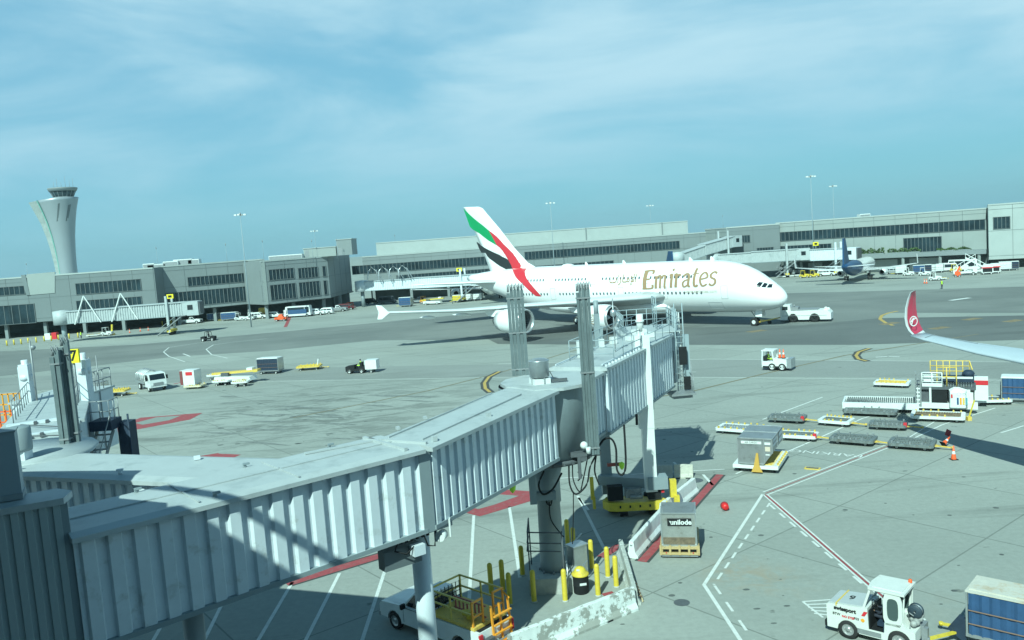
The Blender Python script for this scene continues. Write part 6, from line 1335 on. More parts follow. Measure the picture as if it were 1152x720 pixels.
# cab
mb = MB(); x1, x2 = f_-.55, r_+.0
mb.bar((x1-.02, .62, 1.3), (x1-.28, .6, 2.12), .08); mb.bar((x1-.02, -.62, 1.3), (x1-.28, -.6, 2.12), .08)
for y in (-.62, .62): mb.bar((x1-.28, y*.97, 2.12), (x2, y*.97, 2.12), .07)
mb.build('front_pillar', tb.data.materials[0], TG)
for y in (-.63, .63):
    mb = MB(); xa_, xb_ = x2+.54, x2-.12; zlo, zhi = .9, 2.12
    oc = [(xa_, zlo), (xa_-.03, zhi), (xb_, zhi), (xb_, zlo)]; wn = []
    for k in range(16): a_ = 2*pi*k/16; ca_, sa_ = cos(a_), sin(a_); wn.append(((xa_+xb_)/2+.2*(abs(ca_)**.6)*(1 if ca_ > 0 else -1), 1.52+.42*(abs(sa_)**.6)*(1 if sa_ > 0 else -1)))
    ring = []
    for k in range(16):
        a_ = 2*pi*k/16; dx, dz = cos(a_), sin(a_); t_ = min([(.33/abs(dx)) if abs(dx) > .01 else 9, (.60/abs(dz)) if abs(dz) > .01 else 9]); ring.append(((xa_+xb_)/2+dx*t_, 1.51+dz*t_))
    P = [(x, y-.03, z) for x, z in ring]+[(x, y-.03, z) for x, z in wn]+[(x, y+.03, z) for x, z in ring]+[(x, y+.03, z) for x, z in wn]; F = []
    for k in range(16): j = (k+1) % 16; F += [(k, j, 16+j, 16+k), (32+k, 48+k, 48+j, 32+j), (16+k, 16+j, 48+j, 48+k), (k, 32+k, 32+j, j)]
    mb.add(P, F); dp = mb.build('side_panel', tb.data.materials[0], TG); mb = MB(); mb.poly(*[(x, y, z) for x, z in wn]); mb.build('side_window', M('clear_dark_glass', (.06, .09, .09), .1), dp)
mb = MB(); mb.prism([(x1-.22, -.68), (x1-.14, 0), (x1-.22, .68), (x2-.22, .70), (x2-.22, -.70)], 2.12, 2.2); mb.bx(x2-.1, x1-.35, -.55, .55, 2.2, 2.23); mb.build('cab_roof', tb.data.materials[0], TG)
mb = MB(); mb.lathe([(.07, 2.22), (.07, 2.32), (.02, 2.36)], (x2-.08, -nr*.5, 0), 'Z', 10); mb.build('amber_beacon', ored, TG)
mb = MB(); mb.bx(r_+.42, r_+.52, -.45, .45, .98, 1.5); mb.bx(r_+.5, f_-1.0, -.45, .45, .7, .84); mb.build('seat', navy, TG)
mb = MB(); mb.lathe([(.17, 0), (.2, .02), (.17, .04)], (0, 0, 0), 'Z', 14); mb.T = None
mb = MB(); mb.tube([(x1-.3+.16*cos(a_)*.5, nr*.2+.17*sin(a_), 1.38+.16*cos(a_)) for a_ in [2*pi*k/12 for k in range(13)]], .015); mb.bar((x1-.05, nr*.2, 1.1), (x1-.3, nr*.2, 1.38), .04); mb.build('steering_wheel', blackm, TG)
mb = MB(); mb.bx(r_+.53, f_-.77, -.655, .655, .585, .60); mb.build('cab_floor', blackm, TG); mb = MB(); mb.bx(f_-.81, f_-.765, -.655, .655, .61, 1.30); mb.build('dash_bulkhead', blackm, TG); mb = MB(); mb.bx(r_+.505, r_+.55, -.655, .655, .61, .97); mb.build('seat_bulkhead', navy, TG)
mb = MB(); mb.bx(f_-1.2, f_-.35, nr*.665, nr*.675, .34, .52); mb.build('tread_plate', mgrey, TG)
for x in (f_, r_):
    for s_ in (1, -1): wheel(TG, x, s_*.58, .36 if x > 0 else .40, .24)
mb = MB(); mb.bx(f_+.78, f_+.9, -.6, .6, .28, .5); mb.build('front_bumper', blackm, TG)
# gear on the rear deck
mb = MB(); mb.lathe([(.04, -.13), (.24, -.13), (.26, -.1), (.2, -.08), (.2, .08), (.26, .1), (.24, .13), (.04, .13)], (r_-.42, nr*.1, 1.45), 'Y', 20); mb.build('hose_reel', M('reel_blue_grey', (.035, .055, .075), .5, var=.2), TG)
mb = MB()
for y_ in (-.06, 0, .06): mb.lathe([(.2, y_-.02), (.225, y_), (.2, y_+.02)], (r_-.42, nr*.1, 1.45), 'Y', 20)
mb.build('reel_hose', galv, TG)
mb = MB(); 
for k in range(9): mb.sphere((r_-.2-random.random()*.35, random.uniform(-.4, .4), 1.0+random.random()*.28), .11+.05*random.random(), 8, 5)
mb.build('rag_bundle', M('grey_cloth', (.33, .34, .33), .9, var=.3, scale=9), TG)
mb = MB()
for k in range(6): mb.tube([(r_-.1-random.random()*.4, random.uniform(-.5, .5), .9), (r_-.2-random.random()*.3, random.uniform(-.5, .5), 1.5), (r_-.5, random.uniform(-.5, .5), .8)], .025)
mb.box((r_-.55, -.2, .7), (.25, .5, .4)); mb.box((r_-.7, .0, .6), (.2, .2, .5)); mb.build('hose_and_hitch', mgrey, TG)
mb = MB(); mb.bar((x2-.1, nr*.55, 1.02), (x2-.16, nr*.5, 2.12), .05); mb.bar((x2-.1, -nr*.55, 1.02), (x2-.16, -nr*.5, 2.12), .05); mb.build('rear_pillar', tb.data.materials[0], TG)
pz = TG.matrix_basis if False else None
dv = person('driver in black inside the open cab of the near white tractor', (c.x+cos(rz)*(f_-1.18), c.y+sin(rz)*(f_-1.18), .82), rz, True, cloth_d, 1.65)
# tow bar from tractor to cart
e1 = Vector((c.x, c.y, 0))+Vector((cos(rz), sin(rz), 0))*(r_-.75); e2 = BC.matrix_basis @ Vector((-1.65, 0, .35))
t = thing('tow_bar', 'yellow tow bar between the near tractor and the blue cart', 'tow bar', (e1.x, e1.y, .4)); mb = W(); mb.bar((e1.x, e1.y, .42), (e2.x, e2.y, .4), .12, .08); mb.build('bar', yellow, t); mb = W(); mb.cyl((e1.x, e1.y, .34), (e1.x, e1.y, .5), .1); mb.build('hitch_ring', mgrey, t)
# ---------------------------------------------------------------- pickup with orange platform cage
a, b = Z(447, 707), Z(520, 737); rz = atan2(a.y-b.y, a.x-b.x); wbx = (a-b).length; n = Vector((-sin(rz), cos(rz), 0)); m_ = (a+b)/2; c = m_+n*.85 if (m_+n).length > (m_-n).length else m_-n*.85
nr = -1 if (m_+n).length > (m_-n).length else 1
PT = thing('pickup_truck', 'white pickup truck carrying an orange railed platform, half in shade under the walkway', 'pickup truck', (c.x, c.y, 0), rz)
def pickup(t, wb, hw=.95, paint=white, cage=False, r=.37, s=1.):
    f, rr = wb/2, -wb/2
    lower = [(f+.92, .42), (f+.95, .88), (f+.82, 1.05), (f-.55, 1.16), (f-.75, 1.16), (rr+.55, 1.16), (rr+.5, 1.18), (rr-1.1, 1.18), (rr-1.15, .52), (rr-.5, .48)]+arch(rr, .47, .36)[::-1]+[(rr+.5, .40), (f-.5, .40)]+arch(f, .46, .36)[::-1]+[(f+.5, .42)]
    def side(profile, taper, y): return [(x, y*(1-taper*max(0, (z-.9))), z) for x, z in profile]
    mb = MB(); P = side(lower, .05, -hw)+side(lower, .05, hw); k = len(lower); mb.add(P, [list(range(k)), list(range(2*k-1, k-1, -1))]+[(i, k+i, k+(i+1) % k, (i+1) % k) for i in range(k)]); b_ = mb.build('body', paint, t)
    # bonnet crown, grille, bumpers
    mb = MB(); mb.add([(f+.85, -hw*.8, 1.045), (f-.5, -hw*.86, 1.17), (f-.5, hw*.86, 1.17), (f+.85, hw*.8, 1.045), (f+.6, -hw*.55, 1.12), (f-.5, -hw*.6, 1.23), (f-.5, hw*.6, 1.23), (f+.6, hw*.55, 1.12)], [(0, 1, 5, 4), (1, 2, 6, 5), (2, 3, 7, 6), (3, 0, 4, 7), (4, 5, 6, 7)]); mb.build('bonnet', paint, b_)
    mb = MB(); mb.bx(f+.93, f+.98, -.55, .55, .6, .9); mb.build('grille', blackm, t); mb = MB(); mb.bx(f+.9, f+1.05, -hw, hw, .38, .56); mb.build('front_bumper', mgrey, t); mb = MB(); mb.bx(rr-1.28, rr-1.14, -hw*.95, hw*.95, .42, .6); mb.build('rear_bumper', mgrey, t)
    for s_ in (-1, 1):
        mb = MB(); mb.box((f+.9, s_*.76, .8), (.12, .28, .2)); mb.build('headlight', M('lamp_glass', (.7, .72, .72), .1), t); mb = MB(); mb.box((rr-1.13, s_*(hw-.1), .9), (.08, .18, .42)); mb.build('tail_light', red, t)
        mb = MB(); mb.box((f-.78, s_*(hw+.14), 1.24), (.1, .22, .2)); mb.build('wing_mirror', blackm, t)
    xc0, xc1 = f-.55, f-2.05
    top = [(xc0, 1.16, .88), (xc0-.62, 1.78, .72), (xc1+.12, 1.80, .72), (xc1, 1.16, .88)]
    P = [(x, -y, z) for x, z, y in top]+[(x, y, z) for x, z, y in top]; mb = MB(); mb.add(P, [(0, 1, 2, 3), (7, 6, 5, 4), (0, 4, 5, 1), (1, 5, 6, 2), (2, 6, 7, 3)]); cabo = mb.build('cab', paint, t)
    mb = MB()
    for s_ in (-1, 1):
        def pt(x, z): y = .88-(z-1.16)/.62*.16; return (x, s_*(y+.012), z)
        mb.poly(pt(xc0-.16, 1.2), pt(xc0-.62, 1.70), pt(xc0-.98, 1.71), pt(xc0-.98, 1.2)); mb.poly(pt(xc0-1.05, 1.2), pt(xc0-1.05, 1.71), pt(xc1+.2, 1.71), pt(xc1+.12, 1.2))
    mb.poly((xc0-.03, -.78, 1.21), (xc0-.56, -.66, 1.74), (xc0-.56, .66, 1.74), (xc0-.03, .78, 1.21)); mb.poly((xc1-.012, -.7, 1.25), (xc1-.012, .7, 1.25), (xc1+.10, .62, 1.72), (xc1+.10, -.62, 1.72)); mb.build('cab_window', dark, cabo)
    mb = MB(); mb.bx(rr-1.05, xc1-.08, -hw+.14, hw-.14, 1.175, 1.19); mb.build('load_bed', blackm, t)
    mb = MB()
    for s_ in (-1, 1):
        for x in (f-.62, f-1.55): mb.bar((x, s_*(hw+.004), .48), (x, s_*(hw-.01), 1.12), .012)
        mb.bar((f-.62, s_*(hw+.004), 1.12), (f-2.1, s_*(hw-.008), 1.12), .012)
    mb.build('door_seam', blackm, b_)
    for x in (f, rr):
        for s_ in (1, -1): wheel(t, x, s_*(hw-.12), r, .24)
    return f, rr
f, rr = pickup(PT, wbx)
cage = orange
def cg(nm, fn, mat=cage):
    mb = MB(); fn(mb); return mb.build(nm, mat, PT)
olive = M('shaded_olive_rail', (.34, .30, .12), .5)
x0c, x1c = f-2.25, rr-.75; zt, zb = 2.25, 1.25
def rails(mb):
    for z in (zt, (zt+zb)/2+.05):
        mb.bar((x0c, -.85, z), (x0c, .85, z), .06); mb.bar((x0c, .85, z), (x1c, .85, z), .06); mb.bar((x0c, -.85, z), (x1c, -.85, z), .06)
    for x in (x0c, (x0c+x1c)/2, x1c):
        for y in (-.85, .85): mb.bar((x, y, zb), (x, y, zt), .06)
cg('platform_railing', rails, M('cage_yellow', (.62, .50, .12), .5))
cg('platform_base', lambda m: m.bx(x0c-.05, x1c-.1, -.9, .9, 1.2, 1.32), yellow2)
cg('end_frame', lambda m: [m.bar((x1c, y, zb), (x1c, y, zt+.05), .07) for y in (-.85, -.3, .3, .85)]+[m.bar((x1c, -.85, z), (x1c, -.3, z), .07) for z in (1.7, 2.28)]+[m.bar((x1c, .3, z), (x1c, .85, z), .07) for z in (1.7, 2.28)])
cg('step_frame', lambda m: [m.bar((rr-1.2, y, .45), (rr-1.1, y, 2.0), .07) for y in (-.75, -.25, .2)]+[m.bar((rr-1.25, -.75, z), (rr-1.25, .2, z), .09, .05) for z in (.55, .9, 1.25, 1.6)]+[m.box((rr-1.45, -.3, .5), (.35, .9, .08))]+[m.bar((rr-1.2, -.75, 2.0), (x1c, -.8, 2.2), .05)])
cg('rung_ladder', lambda m: [m.bar((x0c-.4, nr*.45, 1.45+.0*k), (x0c-.4, nr*.45, 1.46), .05) for k in range(1)]+[m.bar((x0c-.7-k*.22, .1, 1.4), (x0c-.7-k*.22, .1, 1.85), .05) for k in range(8)]+[m.bar((x0c-.6, .1, 1.4), (x0c-2.4, .1, 1.42), .05), m.bar((x0c-.6, .1, 1.85), (x0c-2.4, .1, 1.86), .05)], M('faded_red_steel', (.40, .12, .10), .6))
cg('folded_cloth', lambda m: [m.box((x1c+.5+k*.15, nr*.4, 1.45+.05*k), (.3, .35, .1), .4+k) for k in range(3)], yellow)
cg('mesh_screen', lambda m: [m.bar((x0c-.1, y, 1.35), (x0c-.1, y, 2.1), .025) for y in [-.7+k*.2 for k in range(8)]]+[m.bar((x0c-.1, -.8, z), (x0c-.1, .8, z), .02) for z in (1.5, 1.7, 1.9)], blackm)
cg('tail_box', lambda m: [m.box((rr-1.3, .55, .7), (.2, .4, .5))], dgrey)
# ---------------------------------------------------------------- bollards, barriers, small things by the column
bol = None
BL = [((636, 676), 'sunlit yellow bollard left of the black barrel'), ((673, 670), 'sunlit yellow bollard nearest to the painted barrier, right of the black barrel'), ((684, 649), 'middle of the three sunlit yellow bollards right of the black barrel'), ((693.5, 660), 'rightmost sunlit yellow bollard beside the barrier going away'), ((666, 640), 'yellow bollard behind the barrel, its lower half in shade'), ((588, 647), 'olive shaded yellow bollard left of the dark railing'), ((601, 677), 'shaded yellow bollard in front of the concrete plinth'), ((553, 668), 'yellow bollard behind the orange cage, left one of the pair'), ((566, 664), 'taller yellow bollard behind the orange cage, right one of the pair'), ((574, 680), 'low yellow bollard half hidden by the end of the orange cage'), ((639, 615), 'yellow bollard in the bridge shade behind the steel cabinet'), ((646, 625), 'short yellow bollard touching the steel cabinet')]
for (q, lab) in BL:
    p = P3(*q)
    if bol is None:
        bol = thing('bollard', lab, 'bollard', p, 0, 'yellow bollards around the bridge column'); mb = MB(); mb.lathe([(.115, 0), (.115, 1.33), (.1, 1.4), (.06, 1.44), (.01, 1.455)], (0, 0, 0), 'Z', 16); mb.build('post', yellow, bol); mb = MB(); mb.lathe([(.12, 0), (.16, 0), (.15, .03), (.117, .05)], (0, 0, 0), 'Z', 16); mb.build('base_collar', conc, bol)
    else: copy_tree(bol, p, 0, lab)
def jersey(label, a, b, mat, h=.95, wb=.6, wt=.2, name='road_barrier', xend=0, pix=True):
    A, B = (Z(*a), Z(*b)) if pix else (a, b); d = (B-A).normalized(); L_ = (B-A).length; rz = atan2(d.y, d.x); c = (A+B)/2
    t = thing(name, label, 'barrier', (c.x, c.y, 0), rz); pr = [(-wb/2, 0), (-wb/2, .10), (-wb/2+.13, .30), (-wt/2, h-.02), (-wt/2+.02, h), (wt/2-.02, h), (wt/2, h-.02), (wb/2-.13, .30), (wb/2, .10), (wb/2, 0)]
    mb = MB(); k = max(6, int(L_/.25)); rings = []
    for i in range(k+1):
        x = -L_/2+L_*i/k; rings.append([(x, y+random.uniform(-.006, .006), z+(random.uniform(-.012, .012) if z > .1 else 0)) for y, z in pr])
    mb.loft(rings, smooth=False); mb.build('block', mat, t)
    mb = MB()
    for x in (-L_/4, L_/4): mb.bx(x-.18, x+.18, -wb/2-.003, -wb/2+.03, .0, .07)
    mb.build('forklift_slot', blackm, t)
    mb = MB()
    for s_ in (-1, 1): mb.tube([(s_*(L_/2), -.05, h*.8), (s_*(L_/2+.06), -.05, h*.8), (s_*(L_/2+.06), .05, h*.8), (s_*(L_/2), .05, h*.8)], .014, 5)
    mb.build('end_loop', mgrey, t); return t
A_1 = Z(578, 737); B_1 = Z(714, 683)
jersey('long concrete barrier with peeling white paint at the bottom centre', (574, 741), (713, 684), concp)
jersey('narrow weathered concrete barrier running away from the viewer beside the bollards', (699, 623), (715, 681), M('mottled_concrete', (.42, .44, .41), .85, var=.15, scale=5, bump=.4, dirt=(.6, .62, .6), dscale=2.5, dlo=.55, dhi=.6), .75, .5, .2)
jersey('clean white barrier left of the silver container', (711, 628), (748, 585), white, .85, .62, .22)
jersey('white slotted barrier behind the silver container', (745, 583), (781, 553), whited, .85, .62, .22)
jersey('short pale concrete barrier end poking out of the shade', (759, 537), (780, 537), M('pale_concrete', (.5, .49, .42), .85, var=.12, scale=4, dirt=(.3, .3, .27), dscale=3), .85, .6, .2)
jersey('dark shaded concrete barrier under the bridge cab shadow', (728, 538), (757, 537.5), conc, .85, .6, .2)
t = thing('wooden_ladder', 'cream slatted wooden frame leaning along the narrow barrier', 'ladder', P3(716, 668)); a_, b_ = Z(708, 648, .2), Z(720, 676, .1); mb = W(); nn_ = Vector(((b_-a_).y, -(b_-a_).x, 0)).normalized()
for s_ in (-.12, .12): mb.bar(a_+nn_*s_+Vector((0, 0, .2+s_)), b_+nn_*s_+Vector((0, 0, .05+s_*.5)), .05, .09)
mb.build('side_rail', M('cream_wood', (.62, .50, .30), .7, var=.2, scale=8), t); mb = W()
for k in range(8): p = a_+(b_-a_)*(k+.5)/8; mb.bar(p-nn_*.14+Vector((0, 0, .12)), p+nn_*.14+Vector((0, 0, .22)), .07, .03)
mb.build('slat', M('dark_wood', (.2, .13, .08), .7, var=.2), t)
t = thing('barrel', 'black barrel with a domed yellow lid beside the steel cabinet', 'barrel', P3(654, 666)); mb = MB(); mb.lathe([(.01, 0), (.33, 0), (.35, .05), (.36, .35), (.37, .38), (.36, .41), (.36, .78), (.38, .82), (.36, .85), (.01, .86)], (0, 0, 0), 'Z', 24); mb.build('drum', blackm, t)
mb = MB(); mb.lathe([(.39, .82), (.40, .86), (.34, .93), (.27, .96), (.25, 1.05), (.17, 1.15), (.01, 1.2)], (0, 0, 0), 'Z', 24); mb.build('lid', yellow, t); mb = MB(); mb.box((.08, -.365, .5), (.3, .02, .1), .15); mb.box((-.1, -.2, 1.1), (.14, .1, .06)); mb.build('label_strip', white, t)
t = thing('steel_cabinet', 'grey stainless control cabinet between the railing and the barrel', 'cabinet', P3(651, 650)); mb = MB(); mb.box((0, 0, .95), (.75, .55, 1.3), .6); mb.build('body', galv, t); mb = MB(); mb.box((.0, 0, 1.62), (.85, .65, .05), .6); mb.build('lid', galv, t); mb = MB(); mb.box((-.2, .1, .15), (.08, .08, .3)); mb.box((.2, -.1, .15), (.08, .08, .3)); mb.build('foot', mgrey, t); mb = MB(); mb.box((-.14, -.28, 1.1), (.03, .03, .4), .6); mb.build('handle', blackm, t)
t = thing('safety_railing', 'dark pipe railing fencing the base of the main bridge column', 'railing', P3(615, 655))
mb = W(); a_, b_, c_ = Z(594, 641, .0), Z(634, 636, .0), Z(640, 668); YR = 35.75
for yy in (599, 611, 620): mb.cyl(AY(593, yy, YR), AY(631, yy+.5, YR), .03, n=6)
for xx, yb in ((593, 642), (631.5, 640)): tp = AY(xx, 597.5, YR); mb.cyl(tp, (tp.x, tp.y, .0), .035, n=6)
tp = AY(593, 599, YR)
for yy in (599, 611, 620): q_ = AY(593, yy, YR); mb.cyl(q_, q_+Vector((.1, 1.9, 0)), .03, n=6)
mb.cyl(tp+Vector((.1, 1.9, 0)), (tp.x+.1, tp.y+1.9, 0), .035, n=6)
mb.build('dark_rails', dgrey, t)
mb = W(); railing(mb, [tuple(b_), tuple(c_)], 1.25, .03, (.33, .66), .5); mb.tube([b_+Vector((-.5, 0, .95)), b_+Vector((.35, -.1, .95)), b_+Vector((1.0, .5, 1.35))], .035); mb.tube([c_+Vector((0, 0, .3)), c_+Vector((.6, .6, .8)), c_+Vector((1.0, 1.2, 1.0))], .03); mb.build('pale_rails', galv, t)
def cone(label, loc, h=.72, tilt=None, mat=ored):
    t = thing('traffic_cone', label, 'traffic cone', loc); mb = MB(); mb.lathe([(.16, .04), (.03, h), (.01, h+.01)], (0, 0, 0), 'Z', 16); mb.build('cone_body', mat, t); mb = MB(); mb.box((0, 0, .02), (.42, .42, .04)); mb.build('base_plate', blackm if mat is ored else mat, t)
    mb = MB(); mb.lathe([(.16-.13*.42+.004, h*.42), (.16-.13*.62+.004, h*.62)], (0, 0, 0), 'Z', 16); mb.build('reflective_band', white, t)
    if tilt: t.rotation_euler = tilt
    return t
cone('orange and white traffic cone standing alone on the apron', P3(1073, 517), .9); cone('tipped-over orange cone leaning beside the nearest grey dolly', P3(1061, 500, .25), .75, (0, rad(55), rad(20))); 
t = thing('red_flag', 'dark red flag board propped beside the tipped cone', 'flag', P3(1066, 497)); mb = MB(); mb.box((.05, 0, .62), (.42, .05, .42), .3, .5); mb.build('board', M('dark_red', (.25, .02, .03), .6), t); mb = MB(); mb.cyl((-.1, 0, 0), (.03, 0, .5), .02, n=6); mb.build('stick', mgrey, t)
t = thing('red_bucket', 'small red bucket lying on its side on the open apron', 'bucket', P3(816, 574)); mb = MB(); mb.lathe([(.02, -.16), (.12, -.16), (.17, .16), (.15, .16), (.11, -.13), (.02, -.13)], (0, 0, .16), 'Y', 18); mb.v = [(x*1.35, y*1.2, z*1.35) for x, y, z in mb.v]; mb.build('pail', M('bucket_red', (.65, .02, .02), .45), t); mb = MB(); mb.tube([(-.17, -.16, .16), (-.25, -.22, .1), (-.1, -.3, .03)], .012, 5); mb.build('handle', mgrey, t)
t = thing('drain_grate', 'small yellow-edged grate lying on the apron right of the big container', 'grate', P3(914, 527.5)); mb = MB(); mb.box((0, 0, .03), (.95, .42, .06), pdir((908, 527), (921, 528))); mb.build('plate', yellow2, t); mb = MB(); mb.box((0, 0, .065), (.75, .22, .02), pdir((908, 527), (921, 528))); mb.build('grid', dgrey, t)
# ---------------------------------------------------------------- neighbouring wing with a red winglet
wg = thing('neighbour_wing', 'white wing tip with a tall red winglet reaching in from the right edge', 'aircraft wing', (28, 52, 7.5))
WU = [(26.75, 53.3, 7.97), (26.9, 52.4, 7.9), (27.8, 49.4, 7.73), (29.1, 47.0, 7.58), (30.6, 43.6, 7.38), (32.4, 39.6, 7.12)]
WL_ = [(25.45, 52.9, 7.94), (25.55, 51.4, 7.84), (26.3, 46.7, 7.56), (27.1, 43.8, 7.39), (28.3, 39.8, 7.15), (29.7, 35.6, 6.9)]
mb = W(); rings = []
for U_, Lo_ in zip(WU, WL_):
    U_, Lo_ = Vector(U_), Vector(Lo_); r = []; ch_ = (U_-Lo_).length
    for i in range(24):
        a_ = 2*pi*i/24; r.append(Lo_+(U_-Lo_)*(.5-.5*cos(a_))+Vector((0, 0, .045*ch_*sin(a_)*(1.25+.5*cos(a_)))))
    rings.append(r)
mb.loft(rings); wo = mb.build('wing_panel', M('wing_white', (.46, .53, .58), .4, var=.04, scale=1), wg)
mb = W()
for k in range(1, 5):
    a_, b_ = Vector(WU[k]), Vector(WL_[k]); mb.bar(a_+(b_-a_)*.12+Vector((0, 0, .13)), a_+(b_-a_)*.88+Vector((0, 0, .13)), .03, .02)
for u_ in (.28,):
    for k in range(5): a_ = Vector(WU[k]).lerp(Vector(WL_[k]), u_); b_ = Vector(WU[k+1]).lerp(Vector(WL_[k+1]), u_); mb.bar(a_+Vector((0, 0, .125)), b_+Vector((0, 0, .14)), .035, .02)
mb.build('panel_seam', mgrey, wo)
def wl_pt(px, py, dy=0): p = AY(px, py, 54.2+dy); return p
LE_ = [(1018.5, 363), (1017.6, 356), (1019, 345), (1022, 334), (1026, 327.5)]; 
mbw, mbr = W(), W()
lead = [(1040, 383), (1033, 380.5), (1027, 377), (1022, 372), (1019, 366), (1017.7, 358), (1018.3, 347), (1020.8, 337), (1024.2, 329), (1028.3, 326.8)]
trail = [(1048, 377), (1041.5, 374.8), (1038, 371), (1035.5, 367), (1033.5, 362), (1031.5, 355), (1030.3, 347), (1029.8, 339), (1029.9, 331.5), (1029.7, 327.2)]
rings = []
for (a_, b_) in zip(lead, trail):
    A, B = wl_pt(*a_), wl_pt(*b_, .9); r = []
    for i in range(12):
        u = (1-cos(pi*i/11))/2; P = A+(B-A)*u; r.append((P, .07*sin(pi*u)+.012))
    rings.append([(P-Vector((0, h, 0))) for P, h in r]+[(P+Vector((0, h, 0))) for P, h in reversed(r)])
mbw.loft(rings); wl_o = mbw.build('winglet', M('winglet_white', (.66, .70, .72), .35), wg)
rings = []
for k, (a_, b_) in enumerate(zip(lead, trail)):
    if k < 2: continue
    A, B = wl_pt(*a_), wl_pt(*b_, .9); A2 = A+(B-A)*.16; B2 = B; rings.append([A2-Vector((0, .10, 0)), (A2+B2)/2-Vector((0, .115, 0)), B2-Vector((0, .055, 0))])
mbr = W(); n_ = 3
for k in range(len(rings)-1): mbr.add(rings[k]+rings[k+1], [(0, 1, 4, 3), (1, 2, 5, 4)])
rp = mbr.build('red_face', M('winglet_red', (.60, .04, .09), .35), wl_o)
mb = W(); c_ = wl_pt(1026.5, 361)
def em_pt(x, z): return (c_.x+x, c_.y-.17+(x+.3)*.05, c_.z+z)
ring_ = [(.30*cos(t_)*.9, .34*sin(t_)) for t_ in [2*pi*k/24 for k in range(25)]]
for (x1_, z1_), (x2_, z2_) in zip(ring_, ring_[1:]): mb.add([em_pt(x1_, z1_), em_pt(x2_, z2_), em_pt(x2_*.82, z2_*.82), em_pt(x1_*.82, z1_*.82)], [(0, 1, 2, 3)])
for pts in ([(-.15, -.2), (-.05, .1), (.2, .22)], [(-.2, -.05), (-.08, .14), (.05, .24)]):
    for (x1_, z1_), (x2_, z2_) in zip(pts, pts[1:]): mb.add([em_pt(x1_-.02, z1_), em_pt(x2_-.02, z2_), em_pt(x2_+.04, z2_-.03), em_pt(x1_+.04, z1_-.03)], [(0, 1, 2, 3)])
mb.build('round_bird_emblem', white, rp)
# ---------------------------------------------------------------- container loader
def along(a, b, z=0): A, B = Z(*a, z), Z(*b, z); return A, B, atan2(B.y-A.y, B.x-A.x), (B-A).length
A, B, rz, L_ = along((1030, 464), (1092, 466)); ey = Vector((-sin(rz), cos(rz), 0)); c = (A+B)/2+ey*1.6
LD = thing('container_loader', 'white container loader with white and yellow guard rails and a panel of coloured switches', 'cargo loader', (c.x, c.y, 0), rz); h = L_/2
mb = MB(); mb.bx(-h, h, -1.5, 1.5, .35, .8); mb.bx(-h, -h+.35, -1.5, -1.2, .8, 2.0); mb.bx(-h+1.0, -h+1.15, -1.5, -1.3, .8, 2.0); mb.bx(h-.3, h, -1.5, 1.4, .8, 1.9); mb.bx(-h, h, 1.2, 1.5, .8, 2.0); mb.build('chassis', white, LD)
mb = MB(); mb.bx(-h, h+.4, -1.45, 1.45, 1.85, 2.08); mb.bx(-h+.4, -h+1.0, -1.2, 1.2, .8, 1.85); mb.build('lift_platform', dgrey, LD)
mb = MB()
for k in range(22): x = -h+.2+k*(L_-.1)/21; mb.cyl((x, -1.3, 2.12), (x, 1.3, 2.12), .05, n=6)
mb.build('roller_deck', rollm, LD)
mb = MB()
for x in (-h+.1, -h+.28):
    for k in range(9): mb.box((x, -1.5, .6+k*.3), (.12, .1, .16))
mb.bx(-h, -h+.1, -1.55, -1.4, .5, 3.3); mb.bx(-h+.35, -h+.45, -1.55, -1.4, .5, 3.2); mb.build('scissor_mast', galv, LD)
mb = MB(); mb.prism([(.55, -1.95), (h-.35, -1.95), (h-.2, -1.5), (.45, -1.5)], .55, 1.75); mb.add([(.55, -1.95, 1.75), (h-.35, -1.95, 1.75), (h-.2, -1.5, 1.9), (.45, -1.5, 1.9), (.8, -1.85, 2.0), (h-.8, -1.85, 2.0), (h-.8, -1.5, 2.1), (.8, -1.5, 2.1)], [(0, 1, 5, 4), (1, 2, 6, 5), (2, 3, 7, 6), (3, 0, 4, 7), (4, 5, 6, 7)]); ec = mb.build('engine_cover', white, LD)
for k, cm in enumerate((blue, orange, yellow2, M('teal_label', (.1, .3, .35), .5))): mb = MB(); mb.bx(1.0+k*.2, 1.13+k*.2, -1.97, -1.955, .8, 1.35); mb.build('switch_label', cm, ec)
mb = MB(); mb.bx(.6, .72, -1.97, -1.955, 1.3, 1.6); mb.build('red_button_panel', red, ec)
mb = MB(); mb.lathe([(.13, 0), (.15, .02)], (1.15, -1.96, 1.62), 'Y', 12); mb.lathe([(.08, 0), (.1, .02)], (1.5, -1.96, 1.62), 'Y', 12); mb.build('gauge', blackm, ec)
mb = MB(); mb.bx(-.85, .35, -1.46, -1.4, .8, 1.8); mb.build('dark_bay', blackm, LD)
mb = MB(); railing(mb, [(-h+.5, -1.4, 2.08), (.0, -1.4, 2.08)], 1.1, .04, (.35, .7), .6); mb.bx(-h+.5, 0, -1.45, -1.4, 2.08, 2.35); mb.build('white_railing', white, LD)
mb = MB(); mb.box((-.95, -1.0, 2.7), (.7, .5, .6)); mb.box((-.85, -1.0, 3.05), (1.0, .6, .15)); mb.bx(-.2, h+.2, -.95, -.85, 2.65, 2.8); mb.build('control_station', white, LD)
mb = MB(); railing(mb, [(-.35, -1.35, 2.1), (1.0, -1.3, 2.1)], 1.5, .045, (.5,), .7); railing(mb, [(-.9, 1.3, 2.3), (1.9, 1.3, 2.3)], 1.4, .04, (.4, .7), .5); mb.bar((1.9, 1.3, 3.7), (2.1, .6, 3.1), .07); mb.build('yellow_railing', yellow2, LD)
mb = MB()
for x in (-h+.6, h-.6):
    for y in (-1.2, 1.2): mb.cyl((x, y-.15, .35), (x, y+.15, .35), .35, n=16)
mb.build('wheel', tyre, LD)
